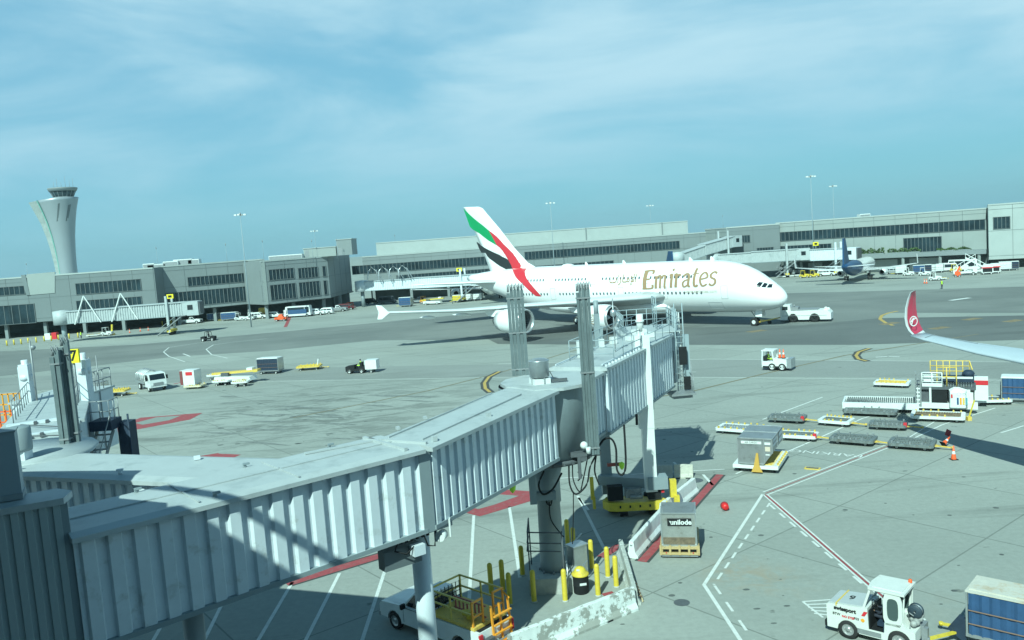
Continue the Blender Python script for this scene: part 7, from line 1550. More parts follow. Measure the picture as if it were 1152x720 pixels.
mb = MB(); mb.bx(h-.2, h+.5, -1.7, -1.2, .4, .9); mb.bx(h-.1, h+.2, -1.6, -1.5, .9, 1.7); mb.build('side_step', whited, LD)
mb = MB(); mb.bx(-.2, h+.3, .2, 1.0, 2.15, 2.6); mb.sphere((h-.1, .6, 2.8), .45, 10, 6, .7); mb.build('dark_cover_sheet', navy, LD)
A, B, rz, L_ = along((948, 464), (1034, 466)); ey = Vector((-sin(rz), cos(rz), 0)); c = (A+B)/2+ey*1.3
LP = thing('loader_bridge_platform', 'long low white platform with a grey roller deck reaching left from the loader', 'loading platform', (c.x, c.y, 0), rz); h = L_/2
mb = MB(); mb.bx(-h, h, -1.35, -1.2, .35, .85); mb.bx(-h, h, 1.2, 1.35, .35, .85); mb.bx(-h, -h+.15, -1.2, 1.2, .35, .85); mb.bx(-h, h, -1.2, 1.2, .3, .45); mb.build('side_beam', white, LP)
mb = MB()
for k in range(34): x = -h+.3+k*(L_-.5)/33; mb.cyl((x, -1.15, .78), (x, 1.15, .78), .05, n=6)
mb.build('roller_deck', rollm, LP); mb = MB()
for x in (-h+.6, h-.6):
    for y in (-1, 1): mb.cyl((x, y-.1, .17), (x, y+.1, .17), .17, n=12)
mb.build('wheel', tyre, LP)
# board with red band on a covered cart
A, B, rz, L_ = along((1096, 455), (1128, 456)); ey = Vector((-sin(rz), cos(rz), 0)); ex = Vector((cos(rz), sin(rz), 0))
q = Z(1112, 452, .5); t = thing('covered_cargo_pallet', 'tarpaulin-topped cage load with a white board bearing a red band, right of the loader', 'cargo pallet', (q.x, q.y+1.0, .5), rz)
mb = MB(); mb.bx(.0, .09, -.95, .1, .15, 2.1) if False else mb.bx(-.45, .5, -.98, -.9, .1, 2.05); bd = mb.build('white_board', white, t); mb = MB(); mb.bx(-.45, .5, -1.0, -.98, 1.35, 1.72); mb.build('red_band', red, bd)
mb = MB(); mb.bx(-1.7, -.35, -.9, .9, .1, 1.7); mb.build('cage', M('mesh_brown', (.16, .15, .12), .7, var=.4, scale=6), t); mb = MB(); mb.bx(-1.75, -.3, -.95, .95, 1.7, 1.78); mb.sphere((-1.0, 0, 1.8), .55, 12, 6, .5); mb.build('blue_tarpaulin', blue, t)
t = thing('cargo_net_stack', 'grey netted stack of pallets just left of the blue cart at the right edge', 'pallet stack', (*Z(1140, 452)[:2], 0), rz); mb = MB(); mb.bx(-.9, .7, -.8, .8, .2, 1.5); mb.build('load', mgrey, t); mb = MB()
for k in range(6): mb.bar((-.9+k*.3, -.82, .2), (-.9+k*.3, -.82, 1.5), .03)
for k in range(4): mb.bar((-.9, -.82, .4+k*.3), (.7, -.82, .4+k*.3), .03)
mb.build('net', rollm, t); mb = MB(); mb.bx(-1, .8, -.85, .85, 0, .18); mb.build('base_pallet', whited, t)
# ---------------------------------------------------------------- aircraft tow tractor
A, B, rz, L_ = along((878, 363), (935, 362)); ey = Vector((-sin(rz), cos(rz), 0)); c = (A+B)/2+ey*1.6; h = L_/2
TT = thing('aircraft_tow_tractor', 'long low white tow tractor coupled to the nose wheel of the big airliner', 'tow tractor', (c.x, c.y, 0), rz); s = h/4.3
pr = [(-h, .4), (-h, 1.7), (-h+.1, 1.75), (-h+.15, 2.55), (-h+.3, 2.7), (-h+2.2, 2.7), (-h+2.45, 1.95), (-h+2.7, 1.75), (h-1.6, 1.8), (h-.5, 1.75), (h, 1.3), (h, .4)]
pr = pr+[(h-1.3, .4)]+arch(h*.32, .75, .45)[:0]+[(h*.37+.8, .4)]+arch(h*.37, .75, .45)[0:0]
mb = MB(); body = [(-h, .4), (-h, 1.75), (h-1.4, 1.85), (h-.4, 1.75), (h, 1.35), (h, .4), (h*.36+.85, .4)]+arch(h*.36, .82, .45)+[(h*.36-.85, .4), (-h*.5+.85, .4)]+arch(-h*.5, .82, .45)+[(-h*.5-.85, .4)]
mb.prismY(body, -1.5, 1.5); tb = mb.build('body', whited, TT)
mb = MB(); mb.prismY([(-h, 1.75), (-h+.1, 2.6), (-h+.2, 2.7), (-h+1.5, 2.75), (-h+1.6, 1.75)], -1.45, .8); cb_ = mb.build('cab', whited, TT)
mb = MB(); mb.bx(-h+2.6, h-1.9, -1.3, 1.3, 1.82, 1.98); mb.bx(-h+.3, h-.6, -1.515, -1.5, 1.0, 1.06); mb.build('deck_plate', mgrey, TT)
mb = MB(); mb.bx(-h+.3, -h+1.15, -1.47, -1.455, 1.95, 2.5); mb.bx(-h+.0, -h+.08, -1.3, .2, 1.95, 2.5); mb.build('cab_window', dark, cb_)
mb = MB(); mb.bx(-h+1.5, -h+2.7, -1.2, .6, 1.8, 2.35); mb.bx(-h+1.7, -h+2.5, -1.22, -1.18, 1.85, 2.25); mb.cyl((-h+2.0, -.5, 2.35), (-h+2.0, -.5, 2.7), .12); mb.build('rear_seat_pod', mgrey, TT)
for x in (h*.36, -h*.5):
    for y in (-1.25, 1.25): wheel(TT, x, y, .72, .5, blackm)
mb = MB()
for k in range(7): mb.sphere((h-.4-random.random()*.9, random.uniform(-1.1, 1.1), 1.6+random.random()*.2), .32, 8, 5)
mb.build('rear_cover_sheet', whited, TT)
n1_ = NOSE+AX*5.2; t = thing('tow_bar', 'yellow tow bar between the airliner nose wheel and the tow tractor', 'tow bar', (n1_.x, n1_.y, .5)); e_ = c-Vector((cos(rz), sin(rz), 0))*h
mb = W(); mb.bar((n1_.x+.4, n1_.y-.3, .6), (e_.x, e_.y, .7), .2, .16); mb.bar((n1_.x+.5, n1_.y-.5, .9), ((n1_.x+e_.x)/2, (n1_.y+e_.y)/2-.1, .5), .12); mb.build('bar', yellow2, t); mb = W(); m_ = (Vector((n1_.x, n1_.y, 0))+Vector((e_.x, e_.y, 0)))/2; mb.cyl((m_.x, m_.y-.3, .25), (m_.x, m_.y+.3, .25), .25, n=12); mb.build('wheel', tyre, t)
# ---------------------------------------------------------------- generic small ramp vehicles
def rampcar(kind, label, q, rz, paint=white, group=None, s=1., loc=None):
    nm = {'van': 'van', 'suv': 'parked_car', 'pickup': 'pickup_truck', 'bus': 'minibus'}[kind]; cat = {'van': 'van', 'suv': 'car', 'pickup': 'pickup truck', 'bus': 'bus'}[kind]
    t = thing(nm, label, cat, loc or P3(*q), rz, group)
    if kind == 'pickup': pickup(t, 3.4, paint=paint); return t
    L_, H_, hw = {'van': (5.2, 2.2, .98), 'suv': (4.7, 1.75, .93), 'bus': (7.2, 2.9, 1.15)}[kind]; h = L_/2
    lo = [(-h, .4), (-h, 1.05), (h-.1, .95), (h, .8), (h, .4), (h-.5, .4)]+arch(h-.95, .42, .38)+[(h-1.45, .4), (-h+1.45, .4)]+arch(-h+.95, .42, .38)+[(-h+.5, .4)]
    mb = MB(); mb.prismY(lo, -hw, hw); b = mb.build('body', paint, t)
    xf = h-.35 if kind != 'suv' else h-1.1; xt = xf-(.7 if kind != 'bus' else .25)
    top = [(xf, .98), (xt, H_-.05), (xt-.2, H_), (-h+.25, H_), (-h+.03, 1.0)]; P = []
    for sg in (-1, 1): P += [(x, sg*(hw-(.14*(z-1)/(H_-1)) if z > 1 else sg*hw*1), z) if sg > 0 else (x, -(hw-(.14*(z-1)/(H_-1))), z) for x, z in top]
    P = [(x, -(hw-.14*max(0, z-1)/(H_-1)), z) for x, z in top]+[(x, hw-.14*max(0, z-1)/(H_-1), z) for x, z in top]
    mb = MB(); mb.add(P, [(0, 1, 2, 3, 4), (9, 8, 7, 6, 5)]+[(i, 5+i, 5+(i+1) % 5, (i+1) % 5) for i in range(5)]); cb = mb.build('cabin', paint, t)
    mb = MB(); z0, z1 = 1.1, H_-.3
    for sg in (-1, 1):
        for xa, xb in ((-h+.35, -h+1.5), (-h+1.6, xt-.5), (xt-.4, xf-.35)):
            def y_(z): return sg*(hw-.14*(z-1)/(H_-1)+.012)
            xb2 = xb if xb < xt-.3 else xb-.35; mb.poly((xa, y_(z0), z0), (xb, y_(z0), z0), (xb2, y_(z1), z1), (xa, y_(z1), z1))
    ff = (xf-xt)/(H_-.05-.98); mb.poly((xf-ff*.15+.015, -hw+.2, 1.13), (xf-ff*.15+.015, hw-.2, 1.13), (xf-ff*(z1-.98)+.015, hw-.25, z1), (xf-ff*(z1-.98)+.015, -hw+.25, z1)); mb.build('window', dark, cb)
    for x in (h-.95, -h+.95):
        for sg in (1, -1): wheel(t, x, sg*(hw-.1), .34, .22)
    for sg in (-1, 1): mb = MB(); mb.box((h, sg*.7, .72), (.08, .25, .16)); mb.build('headlight', MATS['lamp_glass'], t); mb = MB(); mb.box((-h, sg*.8, .85), (.06, .16, .3)); mb.build('tail_light', red, t)
    return t
def tug(label, q, rz, paint=white, loc=None, driver=None, group=None, boxh=0, top=True):
    t = thing('baggage_tractor', label, 'baggage tractor', loc or P3(*q), rz, group); mb = MB(); mb.prismY([(1.35, .3), (1.35, .95), (.15, 1.1), (.1, .6), (-.35, .6), (-.4, .9), (-1.25, .9), (-1.25, .3)], -.65, .65); mb.build('body', paint, t)
    mb = MB()
    for x in (.1, -.9):
        for y in (-.6, .6): mb.bar((x, y, .9), (x*.9, y, 1.95), .06)
    mb.bx(-.95, .15, -.68, .68, 1.95, 2.02)
    if top: mb.build('canopy', paint, t)
    mb = MB(); mb = MB(); mb.bx(-.85, -.55, -.4, .4, .9, 1.4); mb.build('seat', blackm, t)
    for x in (.85, -.8):
        for y in (-.58, .58): wheel(t, x, y, .34, .2)
    if boxh: mb = MB(); mb.bx(-2.9, -1.35, -.75, .75, .5, boxh); mb.build('rear_box', white, t); wheel(t, -2.1, -.6, .2, .12); wheel(t, -2.1, .6, .2, .12)
    if driver: c_, s_ = cos(rz), sin(rz); l = t.location; person(driver, (l.x-.55*c_, l.y-.55*s_, .88), rz, True, hiviz, 1.7)
    return t
AX_L = pdir((300, 422), (400, 418)); AR = atan2(48.97+0, 1) if False else pdir((800, 415), (900, 415))
# white tractor with cones and a driver (right of centre)
A, B, rz, L_ = along((862, 416.5), (895, 417.5)); t = thing('baggage_tractor', 'white baggage tractor with a driver and two orange cones on its bonnet, mid right', 'baggage tractor', ((A.x+B.x)/2, (A.y+B.y)/2+.7, 0), rz)
h = L_/2; mb = MB(); mb.prismY([(-h, .35), (-h, 1.0), (-h+1.3, 1.0), (-h+1.3, 1.35), (h-.3, 1.15), (h, 1.0), (h, .35)], -.75, .75); mb.build('body', white, t); mb = MB(); mb.bx(h-.45, h+.02, -.78, .78, .3, 1.3); mb.build('front_guard', galv, t)
mb = MB()
for x, x2_ in ((-h+.05, -h+.12), (-h+1.3, -h+1.15)):
    for y in (-.7, .7): mb.bar((x, y, 1.0), (x2_, y, 2.15), .12)
mb.bx(-h, -h+1.35, -.78, .78, 2.1, 2.2); mb.build('cab_frame', white, t); mb = MB(); mb.bx(-h+.1, -h+.5, -.5, .5, 1.0, 1.5); mb.build('seat', blackm, t); mb = MB(); mb.bx(-h+.1, h-.5, -.77, .77, .3, .5); mb.build('skirt', blackm, t)
for x in (-h+1.1, h-.95):
    for y in (-.68, .68): wheel(t, x, y, .4, .24, white)
c_, s_ = cos(rz), sin(rz); person('driver in a lime vest at the wheel of the tractor with two cones', (t.location.x+(-h+.5)*c_, t.location.y+(-h+.5)*s_, 1.05), rz, True)
for k, lab in ((.35, 'left orange cone standing on the tractor bonnet'), (.75, 'right orange cone standing on the tractor bonnet')): x = -h+1.4+k; cone(lab, (t.location.x+x*c_, t.location.y+x*s_, 1.3), .95)
tug('small white tractor with a lime-vested driver and a white box trailer crossing the left apron', (402, 419.5), pdir((420, 419), (400, 420)), blackm, boxh=1.7, top=False, driver='driver in a lime vest riding the small tractor with the white box')
# tank lorry
A = Z(158, 441); B = Z(189, 443.5); rz = rad(-62); t = thing('service_lorry', 'white service lorry with a hose-covered tank facing us on the left apron', 'lorry', (*Z(171, 438)[:2], 0), pdir((160, 436), (186, 443)))
mb = MB(); mb.bx(-2.9, 2.0, -.45, .45, .5, .75); mb.build('chassis', dgrey, t)
mb = MB(); mb.add([(x, y, z) for x, z in ((.9, .55), (.9, 2.35), (2.35, 2.3), (2.75, 1.5), (2.8, .55)) for y in (-1.05, 1.05)], [(0, 2, 4, 6, 8), (1, 9, 7, 5, 3), (0, 1, 3, 2), (2, 3, 5, 4), (4, 5, 7, 6), (6, 7, 9, 8), (8, 9, 1, 0)]); cb = mb.build('cab', white, t)
mb = MB(); mb.poly((2.41, -.92, 2.2), (2.41, .92, 2.2), (2.755, .95, 1.52), (2.755, -.95, 1.52))
for y in (-1.06, 1.06): mb.poly((1.1, y, 1.5), (2.35, y, 1.5), (2.15, y, 2.15), (1.1, y, 2.15))
mb.build('windscreen', dark, cb); mb = MB(); mb.bx(2.78, 2.86, -.6, .6, .8, 1.15); mb.build('grille', mgrey, cb)
for y in (-.85, .85): mb = MB(); mb.box((2.8, y, .85), (.1, .28, .2)); mb.build('headlight', MATS['lamp_glass'], cb); mb = MB(); mb.box((2.35, y*1.5, 1.7), (.1, .25, .5)); mb.build('wing_mirror', blackm, cb)
mb = MB(); mb.cyl((-2.8, 0, 1.6), (.6, 0, 1.6), .95, n=18); mb.build('tank', whited, t); mb = MB()
for k in range(5): mb.tube([(-2.6+k*.7, -1.05, 1.0+.2*k % .6), (-2.4+k*.7, -1.0, 2.1), (-2.2+k*.7, 0, 2.65), (-2.0+k*.7, .9, 2.1)], .08, 5)
mb.bx(-2.9, .7, -1.1, -1.0, .9, 1.2); mb.build('hose', galv, t)
for x in (2.0, -1.6):
    for y in (-.9, .9): wheel(t, x, y, .46, .26, white)
# carts and gear on the left apron
bx_ = thing('air_cargo_container', 'white container with a red label on a low dolly behind the service lorry', 'cargo container', (*Z(216, 436)[:2], .45), AX_L); mb = MB(); mb.bx(-1, 1, -.8, .8, 0, 1.9); b_ = mb.build('body', white, bx_); mb = MB(); mb.bx(-.2, .75, -.82, -.8, 1.25, 1.7); mb.build('red_label', red, b_); mb = MB(); mb.bx(-1.03, -.62, -.83, -.8, .05, 1.85); mb.build('maroon_curtain', M('maroon', (.2, .05, .05), .7), b_)
dolly('cream low dolly under the white container with the red label', (206, 438.5), (226, 437.5), 1.7, rollm, M('cream_paint', (.66, .60, .42), .6), group=None, bar=False)
for a_, b_, lab, dm in (((232, 428), (250, 427), 'small white dolly behind, next to the red-labelled container', 1.5), ((238, 435), (257, 434), 'white roller dolly in front of the yellow-topped belt loader, left one', 1.5), ((260, 436.5), (279, 435), 'white roller dolly in front of the yellow-topped belt loader, right one', 1.5)): dolly(lab, a_, b_, dm, white, white, group=None, bar=False, h=.7)
def beltloader(label, q, rz, loc=None, belt=yellow2):
    t = thing('belt_loader', label, 'belt loader', loc or P3(*q), rz); mb = MB(); mb.prismY([(-2.6, .4), (-2.6, 1.0), (-1.2, 1.05), (2.4, .9), (2.6, .4)], -.9, .9); mb.build('body', white, t); mb = MB(); mb.add([(-3.2, y, z) for y in (-.45, .45) for z in (1.2, 1.45)]+[(3.4, y, z) for y in (-.45, .45) for z in (1.5, 1.75)], [(0, 1, 3, 2), (4, 6, 7, 5), (0, 4, 5, 1), (2, 3, 7, 6), (0, 2, 6, 4), (1, 5, 7, 3)]); mb.build('conveyor', belt, t)
    mb = MB(); mb.bx(-1.6, -.6, -.85, -.1, 1.05, 1.5); mb.build('seat_box', dgrey, t); mb = MB(); mb.bx(1.8, 2.6, -.3, .6, 1.6, 2.0); mb.build('rear_cover', white, t)
    for x in (-1.7, 1.6):
        for y in (-.8, .8): wheel(t, x, y, .35, .2)
    return t
beltloader('white belt loader with a yellow conveyor among the dollies on the left apron', (266, 431), AX_L)
bagcart('white cart with open dark side standing right of the belt loader', P3(305, 420), AX_L, 3.2, 1.7, 2.2, navy)
dolly('yellow-decked low dolly standing alone left of the small tractor', (333, 418), (360, 416), 2.0, yellow, yellow2, group=None, h=.6, rollers=10)
t = thing('upright_handle', 'white upright handle at the right end of the yellow-decked dolly', 'handle', P3(357, 415.5)); mb = MB(); mb.bar((0, 0, .3), (.25, 0, 1.5), .12); mb.build('post', white, t); mb = MB(); mb.box((.27, 0, 1.5), (.3, .1, .12)); mb.build('grip', mgrey, t)
dolly('yellow dolly stacked with pallets left of the service lorry', (119, 447.5), (141, 446), 1.8, yellow, yellow2, group=None, h=.8)
bagcart('grey mesh cage cart left of the service lorry, beside the yellow dolly', P3(111, 447), AX_L, 2.2, 1.5, 2.0, mgrey, roof=mgrey)
tug('white tractor with a dark tyre stack behind the number seven bridge stairs', (105, 455), AX_L, white)
# dark utility buggy
t = thing('utility_buggy', 'small dark open utility buggy crossing the far left taxiway', 'buggy', P3(235, 383.5), AX_L+.2); mb = MB(); mb.prismY([(1.4, .4), (1.4, .9), (.6, 1.0), (.4, .6), (-.5, .6), (-.6, .95), (-1.4, .95), (-1.4, .4)], -.7, .7); mb.build('body', blackm, t); mb = MB()
for x in (.5, -.6):
    for y in (-.65, .65): mb.bar((x, y, .9), (x*.7, y, 1.9), .07)
mb.bx(-.5, .4, -.68, .68, 1.88, 1.95); mb.build('roll_cage', blackm, t)
for x in (.95, -.95):
    for y in (-.68, .68): wheel(t, x, y, .36, .26)
person('driver in dark clothes sitting in the small dark buggy', (t.location.x, t.location.y, .8), AX_L+.2, True, cloth_d)
# ---------------------------------------------------------------- other aircraft
tj = M('blue_tail_paint', (.012, .06, .15), .35, var=.35, scale=.35)
t1, f1, fi1 = twinjet('twin_engine_jet', 'small white jet with a dark blue tail parked nose-away by the right terminal', (*(Z(967, 314.5)+Vector((17*sin(rad(33)), 17*cos(rad(33)), 0)))[:2], 0), rad(237), 37, None, tj, 14)
mb = MB(); mb.loft([[(x, 1.02*r*cos(2*pi*i/24), 1.45+1.9+dz+1.02*r*sin(2*pi*i/24)) for i in range(24)] for x, r, dz in ((22, 1.86, .02), (24.4, 1.88, .03), (29.6, 1.5, .35), (34, .8, .85), (37.1, .25, 1.2))]); mb.build('blue_rear_body', tj, f1)
for x_, z_, w_, h_ in ((32.2, 6.2, 1.1, .5), (33.2, 7.4, .9, .5)):
    pass
t2, f2, fi2 = twinjet('twin_engine_jet', 'white jet with a red and white tail fin parked behind the big airliner', (AY(536.5, 300, 212).x, 212+46, 0), rad(-84), 46, None, red, 22, R=2.45, eo=9.6, es=1.35)
mb = MB(); mb.bx(41.2, 45.75, -.22, .22, 9.4, 10.8); mb.build('white_fin_band', white, fi2)
t3, f3, fi3 = twinjet('twin_engine_jet', 'jet whose blue tail tip shows above the fuselage of the big airliner', (AY(755, 283, 190).x-5.5, 222, 0), rad(-80), 34, None, tj, 15)
# ---------------------------------------------------------------- row of ramp vehicles at the left terminal
row = pdir((210, 364), (360, 354)); RL = row
rampcar('pickup', 'long white pickup at the left end of the vehicle row below the ribbon windows', (216, 364), RL)
bagcart('blue cart right behind the long white pickup', (*Z(241, 361)[:2], 0), RL, 3.2, 1.6, 2.1, blue)
bagcart('white-roofed cart with blue side window in the row, left of the tall mast foot', (*Z(259, 360.5)[:2], 0), RL, 4.4, 1.8, 2.2, blue)
tug('white tractor in the row just left of the tall mast foot', (270, 360.5), RL)
tug('white tractor standing right at the tall mast foot', (281, 360), RL+pi)
rampcar('suv', 'white car parked right of the tall mast foot before the yellow stairs', (291, 358.5), RL)
st_ = thing('yellow_step_stand', 'yellow mobile step frame under the projecting bay', 'step stand', (*Z(297, 357)[:2], 0), RL); mb = MB()
for x in (-1, 0, 1):
    for y in (-.6, .6): mb.bar((x, y, 0), (x, y, 2.6), .14)
for z in (.6, 1.3, 2.0, 2.6): mb.bx(-1, 1, -.6, .6, z-.05, z+.05)
mb.build('frame', yellow, st_); mb = MB(); mb.bx(-1.0, 1.0, -.65, -.6, 1.3, 2.6); mb.build('mesh_panel', yellow2, st_)
rampcar('suv', 'white saloon under the left half of the projecting bay', (310, 357.5), RL)
ol = thing('orange_lift', 'low orange lift machine standing out in front of the projecting bay', 'lift machine', P3(316.5, 361), RL); mb = MB(); mb.bx(-1.5, 1.5, -.8, .8, .4, .95); mb.add([(-.7, -.6, .95), (.7, -.6, .95), (.7, .6, .95), (-.7, .6, .95), (-.3, -.5, 1.7), (.4, -.5, 1.7), (.4, .5, 1.7), (-.3, .5, 1.7)], [(0, 1, 5, 4), (1, 2, 6, 5), (2, 3, 7, 6), (3, 0, 4, 7), (4, 5, 6, 7)]); mb.build('body', ored, ol); wheels(ol, (-1, 1), .7, .35, .2)
rampcar('bus', 'white van with a wide blue side panel under the projecting bay', (336, 356.5), RL+pi, white); bb = MB(); bb.bx(-2.6, 2.4, 1.16, 1.18, .9, 2.0)
bl_ = bb.build('blue_side_panel', blue, bpy.data.objects.get('minibus'))
bagcart('white cart between the saloon and the blue-panelled van', (*Z(326, 357)[:2], 0), RL, 2.6, 1.6, 2.0, white)
rampcar('suv', 'first white car right of the blue-panelled van', (356, 354.5), RL); rampcar('suv', 'second white car right of the blue-panelled van', (365.5, 353.5), RL+pi)
rampcar('pickup', 'silver pickup beside the corner of the left terminal', (380, 350.5), RL, galv); rampcar('suv', 'dark red car parked furthest right by the terminal corner', (390.5, 348.5), RL, M('dark_red_car', (.12, .02, .025), .3))
ob_ = thing('orange_barrier_block', 'orange block barrier at the right end of the vehicle row', 'barrier', P3(394, 344.5), RL); mb = MB(); mb.prismY([(-1.2, 0), (1.2, 0), (.9, 1.2), (-.9, 1.2)], -.3, .3); mb.build('block', ored, ob_); mb = MB(); mb.bx(-1, 1, -.32, -.3, .5, .8); mb.build('white_band', white, ob_)
# yellow posts along the terminal foot
yp = thing('bollard', 'thin yellow posts standing in a line at the foot of the left terminal', 'bollard', (-60, 205, 0), 0, 'yellow posts along the left terminal foot'); mb = MB(); mb.cyl((0, 0, 0), (0, 0, 1.25), .17, n=8); mb.build('post', yellow, yp)
first = True
for (x, y) in [(183, 366.5), (188, 366), (193, 365.7), (198, 365.2), (206, 364.4), (213, 363.4), (220, 363), (8, 389), (16, 388), (24, 387.3), (32, 386), (41, 385.4), (50, 384), (58, 383.5), (66, 382.5), (78, 381), (88, 380)]:
    if first: yp.location = P3(x, y); first = False
    else: copy_tree(yp, P3(x, y), 0)
# gear under the far-left bridge
t = thing('ramp_cabinet_row', 'red and white cabinet beside the far-left bridge foot', 'cabinet', P3(59, 381.5), RL); mb = MB(); mb.bx(-1.6, -.2, -.5, .5, 0, 1.5); mb.build('white_cabinet', white, t); mb = MB(); mb.bx(.2, 1.4, -.5, .5, 0, 1.6); mb.build('red_cabinet', red, t)
tug('white tractor with a yellow boom under the A-frame bridge', (121, 377.5), RL); t = thing('yellow_boom', 'short yellow boom standing on the tractor under the A-frame bridge', 'boom', P3(126, 377)); mb = MB(); mb.bar((0, 0, 0), (.3, 0, 2.6), .35); mb.build('arm', yellow, t); mb = MB(); mb.box((0, 0, .2), (1.2, 1, .4)); mb.build('base', yellow2, t)
dolly('pale low trailer left of the tractor under the A-frame bridge', (97, 379.5), (113, 378), 1.8, galv, whited, group=None)
person('worker in a lime vest standing under the far-left bridge', P3(91.5, 381), 1.0)
for q, lab in (((146, 374.5), 'left orange cone on the apron by the A-frame bridge'), ((158, 373), 'middle orange cone on the apron by the A-frame bridge'), ((167, 372), 'right dark red cone on the apron by the A-frame bridge')): cone(lab, P3(*q), 1.0)
# ---------------------------------------------------------------- under the central jet bridges
CR_ = pdir((420, 345), (520, 340))
bagcart('white and blue cart standing alone below the centre left jet bridge', (*Z(457, 345)[:2], 0), CR_, 3.6, 1.7, 2.6, blue)
for i, (x, y, k, lab) in enumerate(((418, 342, 'suv', 'dark car in the shade below the hooped jet bridge'), (436, 341.5, 'van', 'dark van in the shade right below the hoops'), (472, 341, 'pickup', 'grey pickup below the centre of the hooped jet bridge'))): rampcar(k, lab, (x, y), CR_, (blackm, dgrey, mgrey)[i])
beltloader('yellow belt loader beside the engine of the red-tailed jet', (487, 342.5), CR_, belt=yellow)
tug('small orange tractor beside the red-tailed jet engine', (478, 341), CR_, orange)
for k, (x, y, m_, lab) in enumerate(((515, 340, yellow, 'yellow cart right of the red-tailed jet engine'), (526, 339, white, 'white cart right of the yellow cart behind the airliner wing'), (538, 338, white, 'white cart furthest right behind the airliner wing'))): bagcart(lab, (*Z(x, y)[:2], 0), CR_, 2.6, 1.6, 2.0, m_)
person('worker in a lime vest beside the carts behind the airliner wing', P3(509, 342), 0)
# ---------------------------------------------------------------- right-hand ramp
RR = pdir((1000, 306), (1100, 302))
rampcar('suv', 'silver car parked left of the white carts on the right ramp', (1005, 308.3), RR, galv)
rampcar('bus', 'long white bus with dark windows below the pale end block', (1084, 304.5), RR)
rampcar('van', 'white van in front of the roller doors on the right ramp', (1068, 305.3), RR)
for k, (x, y, m_, lab) in enumerate(((1014, 308.6, white, 'white cart right of the silver car'), (1034, 307.8, blue, 'blue-sided cart in the middle of the right ramp row'), (1047, 307, navy, 'navy cart left of the white boxy cart'), (1055, 306.7, white, 'white boxy cart between the navy cart and the white van'), (1131, 304.5, white, 'white cart below the undercroft of the end block'), (1139, 304, navy, 'navy cart at the far right below the undercroft'))): bagcart(lab, (*Z(x, y)[:2], 0), RR, 2.8, 1.7, 2.2, m_)
tug('white tractor in front of the blue-sided cart on the right ramp', (1040, 310), RR); tug('white tractor between the silver car and the blue-sided cart', (1022, 310), RR); tug('yellow tractor in front of the white van on the right ramp', (1075, 306), RR, yellow)
def stairs_truck(label, q, rz):
    t = thing('passenger_stairs', label, 'passenger stairs', P3(*q), rz); mb = MB(); mb.bx(-2.5, 2.5, -.9, .9, .5, .9); mb.bx(1.6, 2.5, -.9, .9, .9, 2.1); mb.build('chassis', white, t); mb = MB()
    for k in range(12): mb.box((-2.4+k*.36, 0, 1.0+k*.24), (.36, 1.3, .06))
    for y in (-.7, .7): mb.bar((-2.5, y, .9), (2.2, y, 3.9), .1, .3); mb.bar((-2.5, y, 1.9), (2.2, y, 4.9), .07)
    for k in range(7):
        for y in (-.7, .7): x = -2.5+k*.78; mb.bar((x, y, .9+k*.5), (x, y, 1.9+k*.5), .05)
    mb.build('stair_flight', white, t); wheels(t, (-1.6, 1.7), .85, .38, .24); return t
stairs_truck('white mobile stairs at the left of the pair on the right ramp', (1086, 309.5), RR); stairs_truck('white mobile stairs at the right of the pair on the right ramp', (1098, 307.5), RR+pi)
for q, lab in (((1111, 308.5), 'white rounded cart with a red stripe left of its twin, right ramp'), ((1119, 307.5), 'white rounded cart with a red stripe nearest the end block')):
    t = thing('service_cart', lab, 'service cart', P3(*q), RR); mb = MB(); mb.prismY([(-1.2, .4), (-1.2, 1.9), (-.8, 2.4), (.8, 2.4), (1.2, 1.9), (1.2, .4)], -.9, .9); b_ = mb.build('body', white, t); mb = MB(); mb.bx(-1.0, 1.0, -.93, -.9, .6, 1.5); mb.build('dark_opening', blackm, b_); mb = MB(); mb.bx(-1.22, 1.22, -.94, -.9, 1.5, 1.75); mb.build('red_stripe', red, b_); wheels(t, (-.8, .8), .8, .3, .2)
t = thing('orange_ramp_machine', 'orange ramp machine left of the mobile stairs', 'ramp machine', P3(1077.5, 311.5), RR); mb = MB(); mb.box((0, 0, .7), (1.2, .9, 1.0)); mb.bar((-.2, 0, 1.0), (.5, 0, 2.4), .4); mb.build('body', ored, t); wheels(t, (-.4, .4), .45, .25, .15)
tug('low white tractor out on the apron left of the mobile stairs', (1052, 315.5), RR); dolly('low dark trailer hitched right of the low white tractor', (1055, 315.5), (1066, 314.5), 1.8, rollm, whited, group=None)
person('marshaller in a lime vest walking on the apron above the red winglet', P3(1059.5, 325), -1.2, h=1.85)
cone('left orange cone behind the marshaller on the right apron', P3(1040, 319), 1.1); cone('right orange cone behind the marshaller on the right apron', P3(1042.5, 319), 1.1)
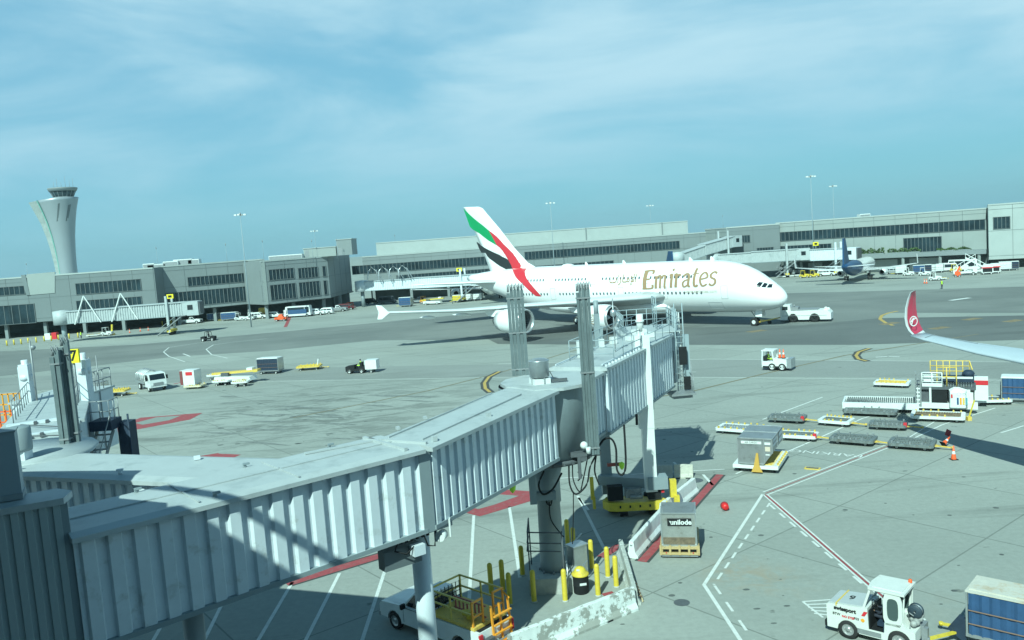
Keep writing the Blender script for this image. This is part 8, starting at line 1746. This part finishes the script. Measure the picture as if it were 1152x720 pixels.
for q, lab, m_ in (((905, 312.5), 'yellow machine below the jet bridge right of the airliner nose', yellow), ((916, 311.8), 'tall yellow machine nearest the wing of the blue-tailed jet', yellow)):
    tug(lab, q, RR, m_)
rampcar('suv', 'white car under the wing of the blue-tailed jet', (930, 310.5), RR)
for q, lab in (((884, 312), 'dark clutter of ramp gear left under the jet bridge by the airliner nose'), ((893, 311), 'dark clutter of ramp gear right under the jet bridge by the airliner nose')):
    t = thing('ramp_gear', lab, 'ramp gear', P3(*q)); mb = MB(); random.seed(int(q[0]))
    for k in range(14): mb.box((random.uniform(-2, 2), random.uniform(-.8, .8), random.uniform(.5, 3.6)), (random.uniform(.3, 1), .6, random.uniform(.3, 1.0)), random.random())
    mb.build('stacked_gear', mgrey, t); mb = MB(); mb.bx(-2.1, 2.1, -.9, .9, .2, .5); mb.build('trailer_base', whited, t)
# orange lattice gear at the left edge near bridge seven
for q, m_, lab in (((4, 505), ored, 'red lattice stand at the left edge beside bridge seven'), ((7, 488), orange, 'orange lattice stand at the left edge behind the red one')):
    p = AY(q[0], 455, 52) if m_ is orange else AY(q[0], 475, 48); t = thing('lattice_stand', lab, 'stand', (p.x, p.y, 0)); mb = MB(); z_ = p.z
    for k in range(6):
        mb.bar((-.9+k*.36, 0, 0), (-.9+k*.36, 0, z_+.7), .07)
    for k in range(14): mb.bar((-.9, 0, k*z_/12), (.9, 0, k*z_/12), .07)
    mb.build('lattice', m_, t); mb = MB(); mb.bx(-1, 1, -.5, .6, 0, .3); mb.build('base', dgrey, t)
# ---------------------------------------------------------------- air
hm = bpy.data.materials.new('haze_air'); hm.use_nodes = True; nt = hm.node_tree; nt.nodes.remove(nt.nodes['Principled BSDF'])
pv = nt.nodes.new('ShaderNodeVolumePrincipled'); pv.inputs['Color'].default_value = (.78, 1, 1, 1); pv.inputs['Density'].default_value = .00016; pv.inputs['Anisotropy'].default_value = .3
nt.links.new(pv.outputs[0], nt.nodes['Material Output'].inputs['Volume'])
mb = MB(); mb.bx(-3050, 3050, -3050, 3050, -1, 82); hz_ = mb.build('haze', hm); tag(hz_, kind='stuff')
